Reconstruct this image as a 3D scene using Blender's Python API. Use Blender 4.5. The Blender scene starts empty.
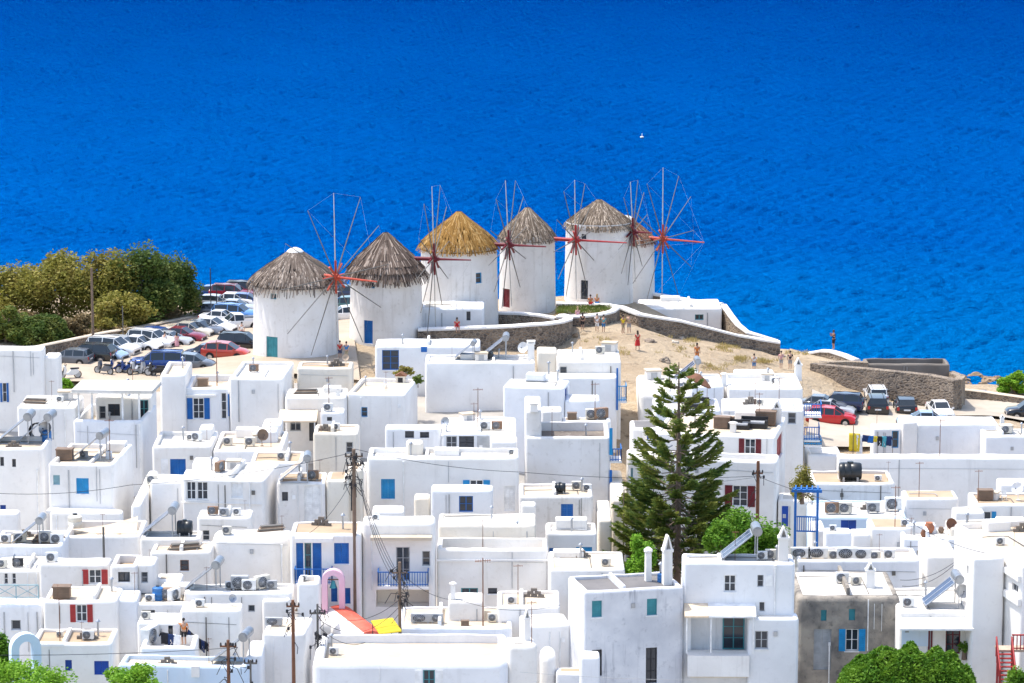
import bpy, bmesh, math, random
import numpy as np
from mathutils import Vector, Matrix, noise
R = math.radians
random.seed(7)
S = bpy.context.scene
COL = S.collection
# ---------------------------------------------------------------- camera
F, CX, CY, CAMZ = 3300.0, 512.0, 341.5, 65.0
PITCH = math.atan(590 / F)
cam = bpy.data.cameras.new('camera')
camo = bpy.data.objects.new('camera', cam); COL.objects.link(camo)
cam.sensor_width = 36; cam.lens = 36 * F / 1024
cam.clip_start = 1; cam.clip_end = 20000
camo.location = (0, 0, CAMZ); camo.rotation_euler = (math.pi / 2 - PITCH, 0, 0)
S.camera = camo
# ---------------------------------------------------------------- light
SUN_EL = 66.0
SUN_AZ = (-0.93, 0.36)          # horizontal direction towards the sun: from the left, a little from behind the town
wd = bpy.data.worlds.new('World'); S.world = wd; wd.use_nodes = True
nt = wd.node_tree
sky = nt.nodes.new('ShaderNodeTexSky'); sky.sky_type = 'NISHITA'; sky.sun_disc = False
sky.sun_elevation = R(SUN_EL)
sky.sun_rotation = math.atan2(SUN_AZ[0], SUN_AZ[1])
sky.altitude = 60; sky.air_density = 1.0; sky.dust_density = 2.2; sky.ozone_density = 1.0
bg = nt.nodes['Background']; bg.inputs[1].default_value = 0.15
nt.links.new(sky.outputs[0], bg.inputs[0])
sl = bpy.data.lights.new('sun', 'SUN'); sl.energy = 2.3; sl.angle = R(0.5); sl.color = (1, 0.95, 0.87)
so = bpy.data.objects.new('sun', sl); COL.objects.link(so)
ce = math.cos(R(SUN_EL)); nn = math.hypot(*SUN_AZ)
sdir = Vector((SUN_AZ[0] / nn * ce, SUN_AZ[1] / nn * ce, math.sin(R(SUN_EL))))
so.rotation_euler = sdir.to_track_quat('Z', 'Y').to_euler(); so.location = (-60, 200, 120)
S.view_settings.view_transform = 'Standard'; S.view_settings.look = 'None'
S.view_settings.exposure = 1.16; S.view_settings.gamma = 1
S.render.engine = 'CYCLES'
S.cycles.use_denoising = True
S.cycles.max_bounces = 8; S.cycles.diffuse_bounces = 6; S.cycles.glossy_bounces = 2
S.cycles.transmission_bounces = 2; S.cycles.transparent_max_bounces = 4
S.cycles.caustics_reflective = False; S.cycles.caustics_refractive = False

# ---------------------------------------------------------------- photo geometry helpers
FW = Vector((0, math.cos(PITCH), -math.sin(PITCH))); UP = Vector((0, math.sin(PITCH), math.cos(PITCH)))
CO = Vector((0, 0, CAMZ))
def ray(px, py): return FW + Vector((1, 0, 0)) * ((px - CX) / F) + UP * ((CY - py) / F)
def atY(px, py, Y):
    d = ray(px, py); return CO + d * (Y / d.y)
def atZ(px, py, z):
    d = ray(px, py); return CO + d * ((z - CAMZ) / d.z)
def proj(p):
    q = Vector(p) - CO; D = q.dot(FW)
    return CX + F * q.x / D, CY - F * q.dot(UP) / D
def scale_at(p): return F / (Vector(p) - CO).dot(FW)     # pixels per metre

# ---------------------------------------------------------------- materials
MATS = {}
def _nodes(name):
    m = bpy.data.materials.new(name); m.use_nodes = True
    n = m.node_tree; b = n.nodes['Principled BSDF']
    return m, n, b
def _noise(n, scale, detail=3, vec=None, rough=.55):
    t = n.nodes.new('ShaderNodeTexNoise'); t.inputs['Scale'].default_value = scale
    t.inputs['Detail'].default_value = detail; t.inputs['Roughness'].default_value = rough
    if vec: n.links.new(vec, t.inputs['Vector'])
    return t.outputs['Fac']
def _ramp(n, fac, a, b):
    r = n.nodes.new('ShaderNodeMapRange'); r.inputs[1].default_value = a; r.inputs[2].default_value = b
    n.links.new(fac, r.inputs[0]); return r.outputs[0]
def _mix(n, fac, a, b):
    m = n.nodes.new('ShaderNodeMix'); m.data_type = 'RGBA'
    for i, v in ((0, fac), (6, a), (7, b)):
        if hasattr(v, 'is_output'): n.links.new(v, m.inputs[i])
        else: m.inputs[i].default_value = v if i == 0 else (*v, 1)
    return m.outputs[2]
def _math(n, op, a, b):
    m = n.nodes.new('ShaderNodeMath'); m.operation = op
    for i, v in enumerate((a, b)):
        if hasattr(v, 'is_output'): n.links.new(v, m.inputs[i])
        else: m.inputs[i].default_value = v
    return m.outputs[0]
def _pos(n, sc=(1, 1, 1)):
    g = n.nodes.new('ShaderNodeNewGeometry'); m = n.nodes.new('ShaderNodeMapping'); m.inputs['Scale'].default_value = sc
    n.links.new(g.outputs['Position'], m.inputs['Vector']); return m.outputs[0]
def _bump(n, b, h, strength, dist):
    u = n.nodes.new('ShaderNodeBump'); u.inputs['Strength'].default_value = strength; u.inputs['Distance'].default_value = dist
    n.links.new(h, u.inputs['Height']); n.links.new(u.outputs[0], b.inputs['Normal'])
def simple(name, col, rough=.6, metal=0, var=.15, sc=2.0, spec=.4):
    m, n, b = _nodes(name)
    v = _noise(n, sc, 3, _pos(n))
    c2 = tuple(c * (1 - var) for c in col); c1 = tuple(min(1, c * (1 + var * .6)) for c in col)
    n.links.new(_mix(n, _ramp(n, v, .35, .65), c2, c1), b.inputs['Base Color'])
    b.inputs['Roughness'].default_value = rough; b.inputs['Metallic'].default_value = metal
    b.inputs['Specular IOR Level'].default_value = spec
    MATS[name] = m; return m
def plaster(name, col, col2, stain=(.45, .42, .38), dirt=.2, streak=.3, bump=.25, bs=.35):
    m, n, b = _nodes(name)
    p = _pos(n)
    big = _ramp(n, _noise(n, bs, 4, p), .38, .66)
    c = _mix(n, big, col, col2)
    fine = _ramp(n, _noise(n, 2.2, 5, p, .65), .56, .78)
    c = _mix(n, _math(n, 'MULTIPLY', fine, dirt), c, stain)
    st = _ramp(n, _noise(n, 1.0, 4, _pos(n, (2.6, 2.6, .22)), .6), .55, .75)
    lo = _ramp(n, _noise(n, .25, 2, _pos(n, (1, 1, .6))), .42, .62)
    c = _mix(n, _math(n, 'MULTIPLY', _math(n, 'MULTIPLY', st, lo), streak), c, stain)
    n.links.new(c, b.inputs['Base Color']); b.inputs['Roughness'].default_value = .9
    b.inputs['Specular IOR Level'].default_value = .15
    _bump(n, b, _noise(n, 3.5, 5, p, .6), bump, .06)
    MATS[name] = m; return m
plaster('white', (.845, .825, .79), (.755, .73, .695), (.44, .41, .37), dirt=.22, streak=.30)
plaster('white_worn', (.78, .76, .735), (.68, .65, .61), (.36, .32, .27), dirt=.45, streak=.5)
plaster('cream', (.76, .71, .62), (.70, .63, .52), (.42, .36, .28), dirt=.3, streak=.4)
plaster('grey_wash', (.75, .75, .76), (.55, .56, .59), (.19, .20, .235), dirt=.5, streak=1.0, bs=.42)
plaster('white_warm', (.83, .80, .75), (.74, .70, .64), (.44, .39, .33), dirt=.3, streak=.35)
plaster('white_cool', (.80, .805, .81), (.71, .715, .725), (.42, .41, .40), dirt=.25, streak=.35)
plaster('old_stone', (.40, .355, .295), (.17, .158, .145), (.035, .033, .03), dirt=.7, streak=1.0, bump=1, bs=.6)
plaster('blue_wash_and_shade', (.62, .72, .82), (.55, .68, .80), dirt=.1, streak=.2)  # pale blue wash; on the shaded walls its blue is painted shade
plaster('roof_white', (.66, .64, .60), (.56, .53, .47), (.50, .45, .38), dirt=.35, streak=0)
plaster('roof_cream', (.60, .52, .41), (.52, .43, .32), (.40, .33, .25), dirt=.45, streak=0)
plaster('roof_tan', (.46, .35, .24), (.37, .28, .19), (.30, .24, .18), dirt=.55, streak=0)
plaster('roof_grey', (.20, .19, .185), (.15, .145, .145), (.09, .09, .09), dirt=.5, streak=0)
plaster('roof_rubble', (.22, .19, .16), (.12, .10, .09), (.5, .46, .40), dirt=.8, streak=0, bump=1)
plaster('pink_wash', (.74, .50, .60), (.68, .42, .53), dirt=.15, streak=.2)
plaster('red_vault', (.62, .09, .06), (.70, .16, .11), (.75, .4, .35), dirt=.3, streak=0)
plaster('paving', (.40, .37, .33), (.32, .30, .27), dirt=.3, streak=0)
plaster('concrete', (.21, .185, .16), (.16, .14, .12), (.2, .2, .19), dirt=.4, streak=.4)
def stone(name, c1, c2, mortar, sc):
    m, n, b = _nodes(name); p = _pos(n, (1, 1, 1.5))
    v = n.nodes.new('ShaderNodeTexVoronoi'); v.inputs['Scale'].default_value = sc; n.links.new(p, v.inputs['Vector'])
    e = n.nodes.new('ShaderNodeTexVoronoi'); e.feature = 'DISTANCE_TO_EDGE'; e.inputs['Scale'].default_value = sc; n.links.new(p, e.inputs['Vector'])
    sep = n.nodes.new('ShaderNodeSeparateColor'); n.links.new(v.outputs['Color'], sep.inputs[0])
    c = _mix(n, sep.outputs[0], c1, c2)
    c = _mix(n, _math(n, 'MULTIPLY', _ramp(n, _noise(n, .6, 4, p), .4, .7), .5), c, mortar)
    c = _mix(n, _ramp(n, e.outputs['Distance'], .0, .07), mortar, c)
    n.links.new(c, b.inputs['Base Color']); b.inputs['Roughness'].default_value = .95; b.inputs['Specular IOR Level'].default_value = .1
    _bump(n, b, e.outputs['Distance'], .9, .25)
    MATS[name] = m
stone('stone', (.30, .23, .17), (.13, .11, .095), (.44, .37, .28), 2.6)
stone('stone_dark', (.24, .19, .145), (.09, .08, .075), (.38, .31, .24), 2.6)
for nm, c, r_ in (('blue', (.004, .125, .42), .45), ('blue_deep', (.004, .06, .34), .45), ('blue_light', (.012, .27, .56), .45), ('teal', (.05, .27, .31), .55),
                 ('teal_pale', (.25, .42, .47), .5),
                 ('red', (.36, .03, .03), .5), ('red_dark', (.15, .012, .02), .5), ('red_wood', (.42, .06, .03), .6), ('brown', (.16, .08, .05), .6),
                 ('wood', (.20, .14, .10), .8), ('wood_pale', (.46, .36, .27), .8), ('wood_grey', (.15, .14, .125), .85), ('spar_pale', (.50, .48, .44), .8), ('green_paint', (.03, .25, .20), .5),
                 ('white_paint', (.80, .80, .79), .5), ('grey_paint', (.40, .41, .42), .5), ('cloth_beige', (.72, .58, .42), .9), ('cloth_cream', (.62, .50, .36), .9),
                 ('yellow', (.75, .55, .03), .7), ('orange', (.62, .20, .05), .8), ('black', (.015, .015, .017), .5), ('dark', (.03, .03, .035), .7),
                 ('rust', (.20, .09, .05), .85), ('plastic_black', (.02, .025, .03), .35), ('plastic_blue', (.03, .16, .42), .4), ('terracotta', (.42, .16, .08), .8),
                 ('straw_yellow', (.52, .36, .13), .95), ('skin', (.55, .33, .23), .6), ('skin_tan', (.38, .20, .13), .6), ('hair_dark', (.03, .02, .015), .6), ('hair_blond', (.42, .29, .14), .6),
                 ('cloth_white', (.78, .78, .78), .9), ('cloth_black', (.02, .02, .025), .9), ('cloth_red', (.55, .03, .03), .9), ('cloth_blue', (.05, .20, .45), .9),
                 ('cloth_teal', (.08, .38, .45), .9), ('cloth_navy', (.02, .04, .12), .9), ('cloth_pink', (.62, .32, .36), .9), ('cloth_orange', (.62, .20, .05), .9), ('cloth_khaki', (.40, .33, .22), .9),
                 ('cloth_grey', (.30, .31, .33), .9), ('ac_beige', (.66, .62, .53), .5), ('ac_white', (.78, .78, .76), .4), ('ac_brown', (.26, .16, .10), .6), ('rope', (.42, .42, .42), .9), ('wire', (.03, .03, .035), .7),
                 ('tyre', (.015, .015, .016), .8), ('pot', (.35, .17, .1), .8)):
    simple(nm, c, r_)
simple('steel', (.36, .38, .41), .38, .8); simple('galv', (.42, .44, .47), .45, .7); simple('rim', (.5, .5, .52), .3, .9)
def glassm(name, col, rough=.08, spec=.6):
    m = simple(name, col, rough, 0, .1, 1, spec)
glassm('glass', (.025, .035, .05)); glassm('glass_blue', (.03, .10, .17)); glassm('solar', (.02, .035, .09), .1); glassm('car_glass', (.02, .028, .035), .05)
glassm('lamp_red', (.45, .01, .01), .2); glassm('lamp_white', (.75, .75, .75), .1)

# ---------------------------------------------------------------- mesh builder
class MB:
    def __init__(s): s.v = []; s.f = []; s.m = []; s.cm = 0
    def face(s, pts, mi=None):
        i = len(s.v); s.v += [tuple(p) for p in pts]; s.f.append(tuple(range(i, i + len(pts)))); s.m.append(s.cm if mi is None else mi)
    def box(s, x0, x1, y0, y1, z0, z1, mi=None):
        i = len(s.v)
        s.v += [(x0, y0, z0), (x1, y0, z0), (x1, y1, z0), (x0, y1, z0), (x0, y0, z1), (x1, y0, z1), (x1, y1, z1), (x0, y1, z1)]
        for q in ((0, 3, 2, 1), (4, 5, 6, 7), (0, 1, 5, 4), (1, 2, 6, 5), (2, 3, 7, 6), (3, 0, 4, 7)):
            s.f.append(tuple(i + k for k in q)); s.m.append(s.cm if mi is None else mi)
    def tube(s, p0, p1, r0, r1=None, n=8, caps=True, mi=None):
        r1 = r0 if r1 is None else r1
        p0 = Vector(p0); p1 = Vector(p1); d = (p1 - p0)
        if d.length < 1e-6: return
        d.normalize(); a = d.orthogonal().normalized(); b = d.cross(a); i = len(s.v); mi = s.cm if mi is None else mi
        for p, r in ((p0, r0), (p1, r1)):
            for k in range(n):
                t = 2 * math.pi * k / n; s.v.append(tuple(p + (a * math.cos(t) + b * math.sin(t)) * r))
        for k in range(n):
            s.f.append((i + k, i + (k + 1) % n, i + n + (k + 1) % n, i + n + k)); s.m.append(mi)
        if caps:
            s.f.append(tuple(i + k for k in reversed(range(n)))); s.f.append(tuple(i + n + k for k in range(n))); s.m += [mi, mi]
    def path(s, pts, r, n=6):
        for a, b in zip(pts[:-1], pts[1:]): s.tube(a, b, r, n=n, caps=False)
    def lathe(s, prof, n=24, c=(0, 0, 0), mi=None):
        i = len(s.v); mi = s.cm if mi is None else mi
        for r, z in prof:
            for k in range(n):
                t = 2 * math.pi * k / n; s.v.append((c[0] + r * math.cos(t), c[1] + r * math.sin(t), c[2] + z))
        for j in range(len(prof) - 1):
            for k in range(n):
                s.f.append((i + j * n + k, i + j * n + (k + 1) % n, i + (j + 1) * n + (k + 1) % n, i + (j + 1) * n + k)); s.m.append(mi)
    def ball(s, c, r, n=10, sq=(1, 1, 1)):
        prof = [(max(1e-4, math.sin(math.pi * j / n)) , -math.cos(math.pi * j / n)) for j in range(n + 1)]
        i = len(s.v); s.lathe(prof, n + 2)
        for k in range(i, len(s.v)):
            x, y, z = s.v[k]; s.v[k] = (c[0] + x * r * sq[0], c[1] + y * r * sq[1], c[2] + z * r * sq[2])
    def prism(s, poly, axis, a, b):          # poly in the other two axes, extruded along axis from a to b
        def P(q, t):
            return (t, q[0], q[1]) if axis == 'x' else (q[0], t, q[1]) if axis == 'y' else (q[0], q[1], t)
        n = len(poly); s.face([P(q, a) for q in poly]); s.face([P(q, b) for q in reversed(poly)])
        for k in range(n):
            s.face([P(poly[k], a), P(poly[k], b), P(poly[(k + 1) % n], b), P(poly[(k + 1) % n], a)])
    def xform(s, M, start=0):
        for k in range(start, len(s.v)): s.v[k] = tuple(M @ Vector(s.v[k]))
    def build(s, name, mats, parent=None, smooth=None, fix=True):
        me = bpy.data.meshes.new(name); me.from_pydata(s.v, [], s.f); 
        if not isinstance(mats, (list, tuple)): mats = [mats]
        for q in mats: me.materials.append(MATS[q] if isinstance(q, str) else q)
        if len(mats) > 1: me.polygons.foreach_set('material_index', s.m)
        if fix or smooth:
            bm = bmesh.new(); bm.from_mesh(me)
            if smooth: bmesh.ops.remove_doubles(bm, verts=bm.verts, dist=.0008)
            if fix: bmesh.ops.recalc_face_normals(bm, faces=bm.faces)
            bm.to_mesh(me); bm.free()
        if smooth:
            me.polygons.foreach_set('use_smooth', [True] * len(me.polygons)); me.set_sharp_from_angle(angle=R(smooth))
        o = bpy.data.objects.new(name, me); COL.objects.link(o)
        if parent: o.parent = parent
        return o
def empty(name, loc, rz=0):
    o = bpy.data.objects.new(name, None); COL.objects.link(o); o.location = loc; o.rotation_euler = (0, 0, rz); o.empty_display_size = .2
    return o
def tag(o, label, cat, group=None, kind=None):
    if label: o['label'] = label
    if cat: o['category'] = cat
    if group: o['group'] = group
    if kind: o['kind'] = kind
    return o
def kids(o): return [c for c in COL.objects if c.parent == o]
KID = {}
def freeze(o):                    # remember the family of a prototype, so that copies need no search
    KID[o.name] = [(c, [g for g in COL.objects if g.parent == c]) for c in COL.objects if c.parent == o]
    return o
def dup(o, loc, rz=0, sc=1, label=None, cat=None, group=None, swap=None):
    r = o.copy(); COL.objects.link(r); r.location = loc; r.rotation_euler = (0, 0, rz); r.scale = (sc,) * 3 if not isinstance(sc, tuple) else sc
    tag(r, label, cat, group)
    def fixm(q):
        if swap and q.type == 'MESH':
            for s_ in q.material_slots:
                if s_.material and s_.material.name in swap:
                    nm = swap[s_.material.name]; s_.link = 'OBJECT'; s_.material = MATS[nm]
    fixm(r)
    for c, gs in KID[o.name]:
        c2 = c.copy(); COL.objects.link(c2); c2.parent = r; fixm(c2)
        for g in gs:
            g2 = g.copy(); COL.objects.link(g2); g2.parent = c2; fixm(g2)
    return r
# ================================================================ SETTING: sea, terrain
_cp = []
for px, py, z in ((293, 362, 13), (384, 345, 13), (459, 328, 13), (526, 312, 13), (598, 302, 13), (560, 318, 13), (600, 330, 12.9), (590, 324, 13.1), (629, 334, 12.7), (640, 345, 12.5), (560, 350, 12.4), (700, 362, 11.4), (750, 378, 10.0), (785, 374, 9.0), (690, 345, 11.8), (720, 352, 10.8),
                  (640, 375, 12), (780, 358, 8.2), (700, 338, 10.6), (740, 348, 9.4), (850, 430, 7), (830, 405, 7), (930, 412, 6.6), (900, 408, 7), (990, 410, 5), (1040, 420, 5),
                  (60, 368, 12), (130, 360, 12), (220, 345, 12), (220, 303, 12), (120, 335, 12), (20, 345, 12), (0, 330, 12), (-60, 340, 12), (150, 312, 11.5)):
    p = atZ(px, py, z); _cp.append((p.x, p.y, z))
for x, y, z in ((-60, 60, 24), (0, 60, 24), (60, 60, 24), (-60, 110, 13), (0, 110, 13), (60, 110, 13), (-60, 160, 4.5), (-30, 160, 4.5), (0, 160, 4.5), (30, 160, 4), (60, 160, 4), (-60, 180, 4.5), (-30, 180, 4.5), (0, 180, 4), (30, 180, 3.5), (60, 180, 3.5), (-60, 200, 5), (-30, 200, 4.5), (0, 200, 4), (30, 200, 3), (60, 200, 3),
                (-45, 215, 5), (-15, 215, 4.5), (15, 215, 4), (45, 215, 3), (-60, 235, 6.5), (-30, 235, 5.5), (0, 235, 5), (15, 235, 4.5), (30, 235, 3.5), (60, 235, 3), (-60, 254, 8.5), (-30, 254, 8), (0, 254, 7), (15, 258, 6.5), (30, 256, 4.5), (45, 256, 4), (60, 256, 3.5), (0, 270, 11), (-110, 300, 11), (110, 300, 2), (110, 200, 3), (-110, 200, 5),
                (50, 312, 1.5), (56, 318, 1.2), (62, 312, 2), (50, 325, .6), (58, 335, .4), (45, 330, .6), (70, 325, .8), (48, 340, .2), (36, 316, 5.5), (40, 322, 4), (90, 330, .6)):
    _cp.append((x, y, z))
_cp = np.array(_cp)
_cx = [-140, -40, -10, 12, 15, 22, 27, 33, 42, 46, 53, 80, 140]
_cy = [334, 335, 331, 330, 327, 320, 321, 326, 328, 340, 344, 352, 360]
def gz_arr(x, y):
    d2 = (x[..., None] - _cp[:, 0]) ** 2 + ((y[..., None] - _cp[:, 1])) ** 2
    w = 1 / (d2 + 6) ** 1.7
    z = (w * _cp[:, 2]).sum(-1) / w.sum(-1)
    c = np.interp(x, _cx, _cy) + 1.5 * np.sin(x * .7) + 1.0 * np.sin(x * 1.9 + 1)
    t = np.clip((c - y) / 7, 0, 1); t = t * t * (3 - 2 * t)
    return -4 + (z + 4) * t
def gz(x, y): return float(gz_arr(np.array([float(x)]), np.array([float(y)]))[0])
def ground_px(px, py):            # where the ray of a pixel meets the terrain
    d = ray(px, py); lo = 90.0
    for k in range(1200):
        y = lo + k * .25; p = CO + d * (y / d.y)
        if p.z <= gz(p.x, p.y): break
    return Vector((p.x, p.y, gz(p.x, p.y)))
def build_terrain():
    xs = np.concatenate([np.arange(-180, -72, 6), np.arange(-72, 74, 1.1), np.arange(76, 180, 6)]); ys = np.concatenate([np.arange(40, 255, 3), np.arange(256, 362, 1.0), np.arange(364, 400, 6)])
    X, Y = np.meshgrid(xs, ys); Z = gz_arr(X, Y)
    v = []
    for j in range(len(ys)):
        for i in range(len(xs)):
            x, y = X[j, i], Y[j, i]
            n = noise.fractal(Vector((x * .35, y * .35, 0)), 1, 2, 4) * .22 if y > 255 else 0
            v.append((x, y, Z[j, i] + n))
    W = len(xs); f = [(j * W + i, j * W + i + 1, (j + 1) * W + i + 1, (j + 1) * W + i) for j in range(len(ys) - 1) for i in range(W - 1)]
    me = bpy.data.meshes.new('ground'); me.from_pydata(v, [], f); me.polygons.foreach_set('use_smooth', [True] * len(f))
    m, n, b = _nodes('earth'); p = _pos(n)
    c = _mix(n, _ramp(n, _noise(n, .16, 5, p), .35, .65), (.56, .45, .315), (.46, .35, .235))
    c = _mix(n, _math(n, 'MULTIPLY', _ramp(n, _noise(n, .9, 6, p, .65), .57, .69), .8), c, (.22, .16, .105))
    c = _mix(n, _math(n, 'MULTIPLY', _ramp(n, _noise(n, .5, 5, _pos(n, (1.3, 2.5, 1))), .58, .72), .6), c, (.60, .51, .39))
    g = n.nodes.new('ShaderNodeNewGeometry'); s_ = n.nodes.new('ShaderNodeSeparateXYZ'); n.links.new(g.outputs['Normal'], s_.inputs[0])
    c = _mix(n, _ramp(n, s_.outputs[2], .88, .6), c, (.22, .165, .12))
    n.links.new(c, b.inputs['Base Color']); b.inputs['Roughness'].default_value = 1; b.inputs['Specular IOR Level'].default_value = .05
    _bump(n, b, _noise(n, 1.6, 8, p, .7), 1, .6)
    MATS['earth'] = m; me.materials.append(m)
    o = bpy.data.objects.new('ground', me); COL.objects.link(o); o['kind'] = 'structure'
build_terrain()
def build_sea():
    m, n, b = _nodes('sea_water')
    g = n.nodes.new('ShaderNodeNewGeometry'); s_ = n.nodes.new('ShaderNodeSeparateXYZ'); n.links.new(g.outputs['Position'], s_.inputs[0])
    depth = _ramp(n, s_.outputs[1], 330, 900)
    c = _mix(n, depth, (.0, .074, .295), (.0, .0165, .128))
    c = _mix(n, _ramp(n, s_.outputs[1], 440, 335), c, (.0, .14, .36))
    sw = _ramp(n, _noise(n, .012, 4, _pos(n, (1, .25, 1))), .35, .65)
    c = _mix(n, _math(n, 'MULTIPLY', sw, .4), c, (.0, .016, .12))
    h1 = _noise(n, 1.6, 4, _pos(n, (.42, 1.15, 1)), .6)
    u = n.nodes.new('ShaderNodeBump'); u.inputs['Strength'].default_value = 1; u.inputs['Distance'].default_value = .9; n.links.new(h1, u.inputs['Height'])
    df = n.nodes.new('ShaderNodeBsdfDiffuse'); gl = n.nodes.new('ShaderNodeBsdfGlossy'); gl.inputs['Roughness'].default_value = .25; gl.inputs['Color'].default_value = (.0, .22, .70, 1)
    n.links.new(c, df.inputs['Color']); n.links.new(u.outputs[0], df.inputs['Normal']); n.links.new(u.outputs[0], gl.inputs['Normal'])
    mx = n.nodes.new('ShaderNodeMixShader'); mx.inputs[0].default_value = .13; n.links.new(df.outputs[0], mx.inputs[1]); n.links.new(gl.outputs[0], mx.inputs[2]); n.links.new(mx.outputs[0], n.nodes['Material Output'].inputs[0])
    # one sheet of water: choppy waves where they can be seen, flat beyond
    xs = np.concatenate([[-9000, -3000, -900, -300], np.arange(-165, 165.1, .5), [300, 900, 3000, 9000]]); ys = np.concatenate([[200, 290], 312 * np.exp(np.arange(0, 1.13, .0018)), [1050, 1300, 2000, 4000, 9000]])
    X, Y = np.meshgrid(xs, ys); Z = np.zeros_like(X); rg = np.random.default_rng(4)
    for k in range(60):
        lam = 1.5 * (2.3 ** rg.random()); th = rg.normal(1.57, .7); q = 2 * math.pi / lam; ph = q * (X * math.cos(th) + Y * math.sin(th)) + rg.random() * 6.283 + 1.5 * np.sin(X * .09 * rg.random() + Y * .05 * rg.random() + k)
        Z += lam * .0175 * np.sin(ph)
    Z = Z * np.clip((165 - np.abs(X)) / 20, 0, 1) * np.clip((960 - Y) / 60, 0, 1) * np.clip((Y - 312) / 8, 0, 1)
    W = len(xs); me = bpy.data.meshes.new('sea'); v = np.stack([X, Y, Z], -1).reshape(-1, 3)
    jj, ii = np.meshgrid(np.arange(len(ys) - 1), np.arange(W - 1), indexing='ij'); k0 = (jj * W + ii).reshape(-1); f = np.stack([k0, k0 + 1, k0 + W + 1, k0 + W], -1)
    me.vertices.add(len(v)); me.vertices.foreach_set('co', v.reshape(-1)); me.loops.add(f.size); me.loops.foreach_set('vertex_index', f.reshape(-1).astype(np.int32)); me.polygons.add(len(f)); me.polygons.foreach_set('loop_start', np.arange(0, f.size, 4, dtype=np.int32)); me.polygons.foreach_set('use_smooth', [True] * len(f)); me.update(); me.validate()
    me.materials.append(m); o = bpy.data.objects.new('sea', me); COL.objects.link(o); o['kind'] = 'structure'
build_sea()
# ================================================================ HOUSE BUILDER
STYLE = {  # frame, pane/leaf, shutters, muntins
    'b': ('blue', None, 'closed'), 'bd': ('blue_deep', None, 'closed'), 'bl': ('blue_light', None, 'closed'), 't': ('teal', None, 'closed'), 'tp': ('teal_pale', None, 'closed'), 'r': ('red', None, 'closed'), 'rd': ('red_dark', None, 'closed'), 'wc': ('white_paint', None, 'closed'), 'gc': ('grey_paint', None, 'closed'),
    'bo': ('white_paint', 'blue', 'open'), 'blo': ('white_paint', 'blue_light', 'open'), 'ro': ('white_paint', 'red', 'open'), 'rdo': ('white_paint', 'red_dark', 'open'), 'to': ('white_paint', 'teal', 'open'),
    'bg': ('blue', None, 'glass'), 'rg': ('red', None, 'glass'), 'rdg': ('red_dark', None, 'glass'), 'tg': ('teal', None, 'glass'), 'w': ('white_paint', None, 'glass'), 'n': ('brown', None, 'glass'), 'g': ('grey_paint', None, 'glass'), 'd': ('dark', None, 'glass'), 'blg': ('blue_light', None, 'glass')}
def leaf(mb, x0, x1, z0, z1, y, t=.04):         # a boarded or louvred leaf, seen from -y
    fr = min(.07, (x1 - x0) * .18)
    mb.box(x0, x0 + fr, y - t, y, z0, z1); mb.box(x1 - fr, x1, y - t, y, z0, z1)
    mb.box(x0 + fr, x1 - fr, y - t, y, z0, z0 + fr); mb.box(x0 + fr, x1 - fr, y - t, y, z1 - fr, z1)
    mb.box(x0 + fr, x1 - fr, y - t * .35, y - .002, z0 + fr, z1 - fr)
    k = max(3, int((z1 - z0) / .16))
    for i in range(k):
        z = z0 + fr + (z1 - z0 - 2 * fr) * (i + .5) / k
        mb.box(x0 + fr, x1 - fr, y - t * .8, y - t * .4, z - .025, z + .025)
def opening(parent, T, x0, x1, z0, z1, style, door=False, rec=.14):
    """window or door in an opening of a wall; T maps (s, out, z) to the house's own axes; out<0 is in front of the wall"""
    fm, lm, kind = STYLE[style]; name = 'door' if door else 'window'; W = x1 - x0
    def put(mb, nm, mat, par): mb.xform(T); return mb.build(nm, mat, par)
    mb = MB(); t = min(.07, W * .12); y0, y1 = rec - .03, rec + .05
    ox0, ox1 = x0, x1
    mb.box(ox0, ox0 + t, y0, y1, z0, z1); mb.box(ox1 - t, ox1, y0, y1, z0, z1); mb.box(ox0 + t, ox1 - t, y0, y1, z1 - t, z1); mb.box(ox0 + t, ox1 - t, y0, y1, z0, z0 + t)
    if kind != 'closed':
        if W > .7: mb.box((ox0 + ox1) / 2 - t * .45, (ox0 + ox1) / 2 + t * .45, y0, y1 - .01, z0 + t, z1 - t)
        nm = 2 if (z1 - z0) > 1.6 else 1
        if z1 - z0 > .7:
            for i in range(nm):
                z = z0 + (z1 - z0) * (i + 1) / (nm + 1); mb.box(ox0 + t, ox1 - t, y0 + .01, y1 - .01, z - .018, z + .018)
    fr = put(mb, name, fm, parent)
    if kind == 'closed':
        n = 2 if W > .75 else 1
        for i in range(n):
            mb = MB(); a = x0 + t + (W - 2 * t) * i / n; b = x0 + t + (W - 2 * t) * (i + 1) / n
            leaf(mb, a + .006, b - .006, z0 + t, z1 - t, rec + .03); put(mb, 'leaf' if door else 'shutter', fm, fr)
    else:
        mb = MB(); mb.box(x0 + t, x1 - t, rec + .015, rec + .03, z0 + t, z1 - t); put(mb, 'pane', 'glass', fr)
    if kind == 'open':
        w = W * .5
        for a, b in ((x0 - w, x0 - .01), (x1 + .01, x1 + w)):
            mb = MB(); leaf(mb, a, b, z0, z1, -.015); put(mb, 'shutter', lm, fr)
    if not door and W > .5:
        mb = MB(); mb.box(x0 - .06, x1 + .06, -.06, rec - .035, z0 - .07, z0 - .004); put(mb, 'sill', 'white_paint', fr)
    return fr
HOUSES = []
class House: pass
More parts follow.
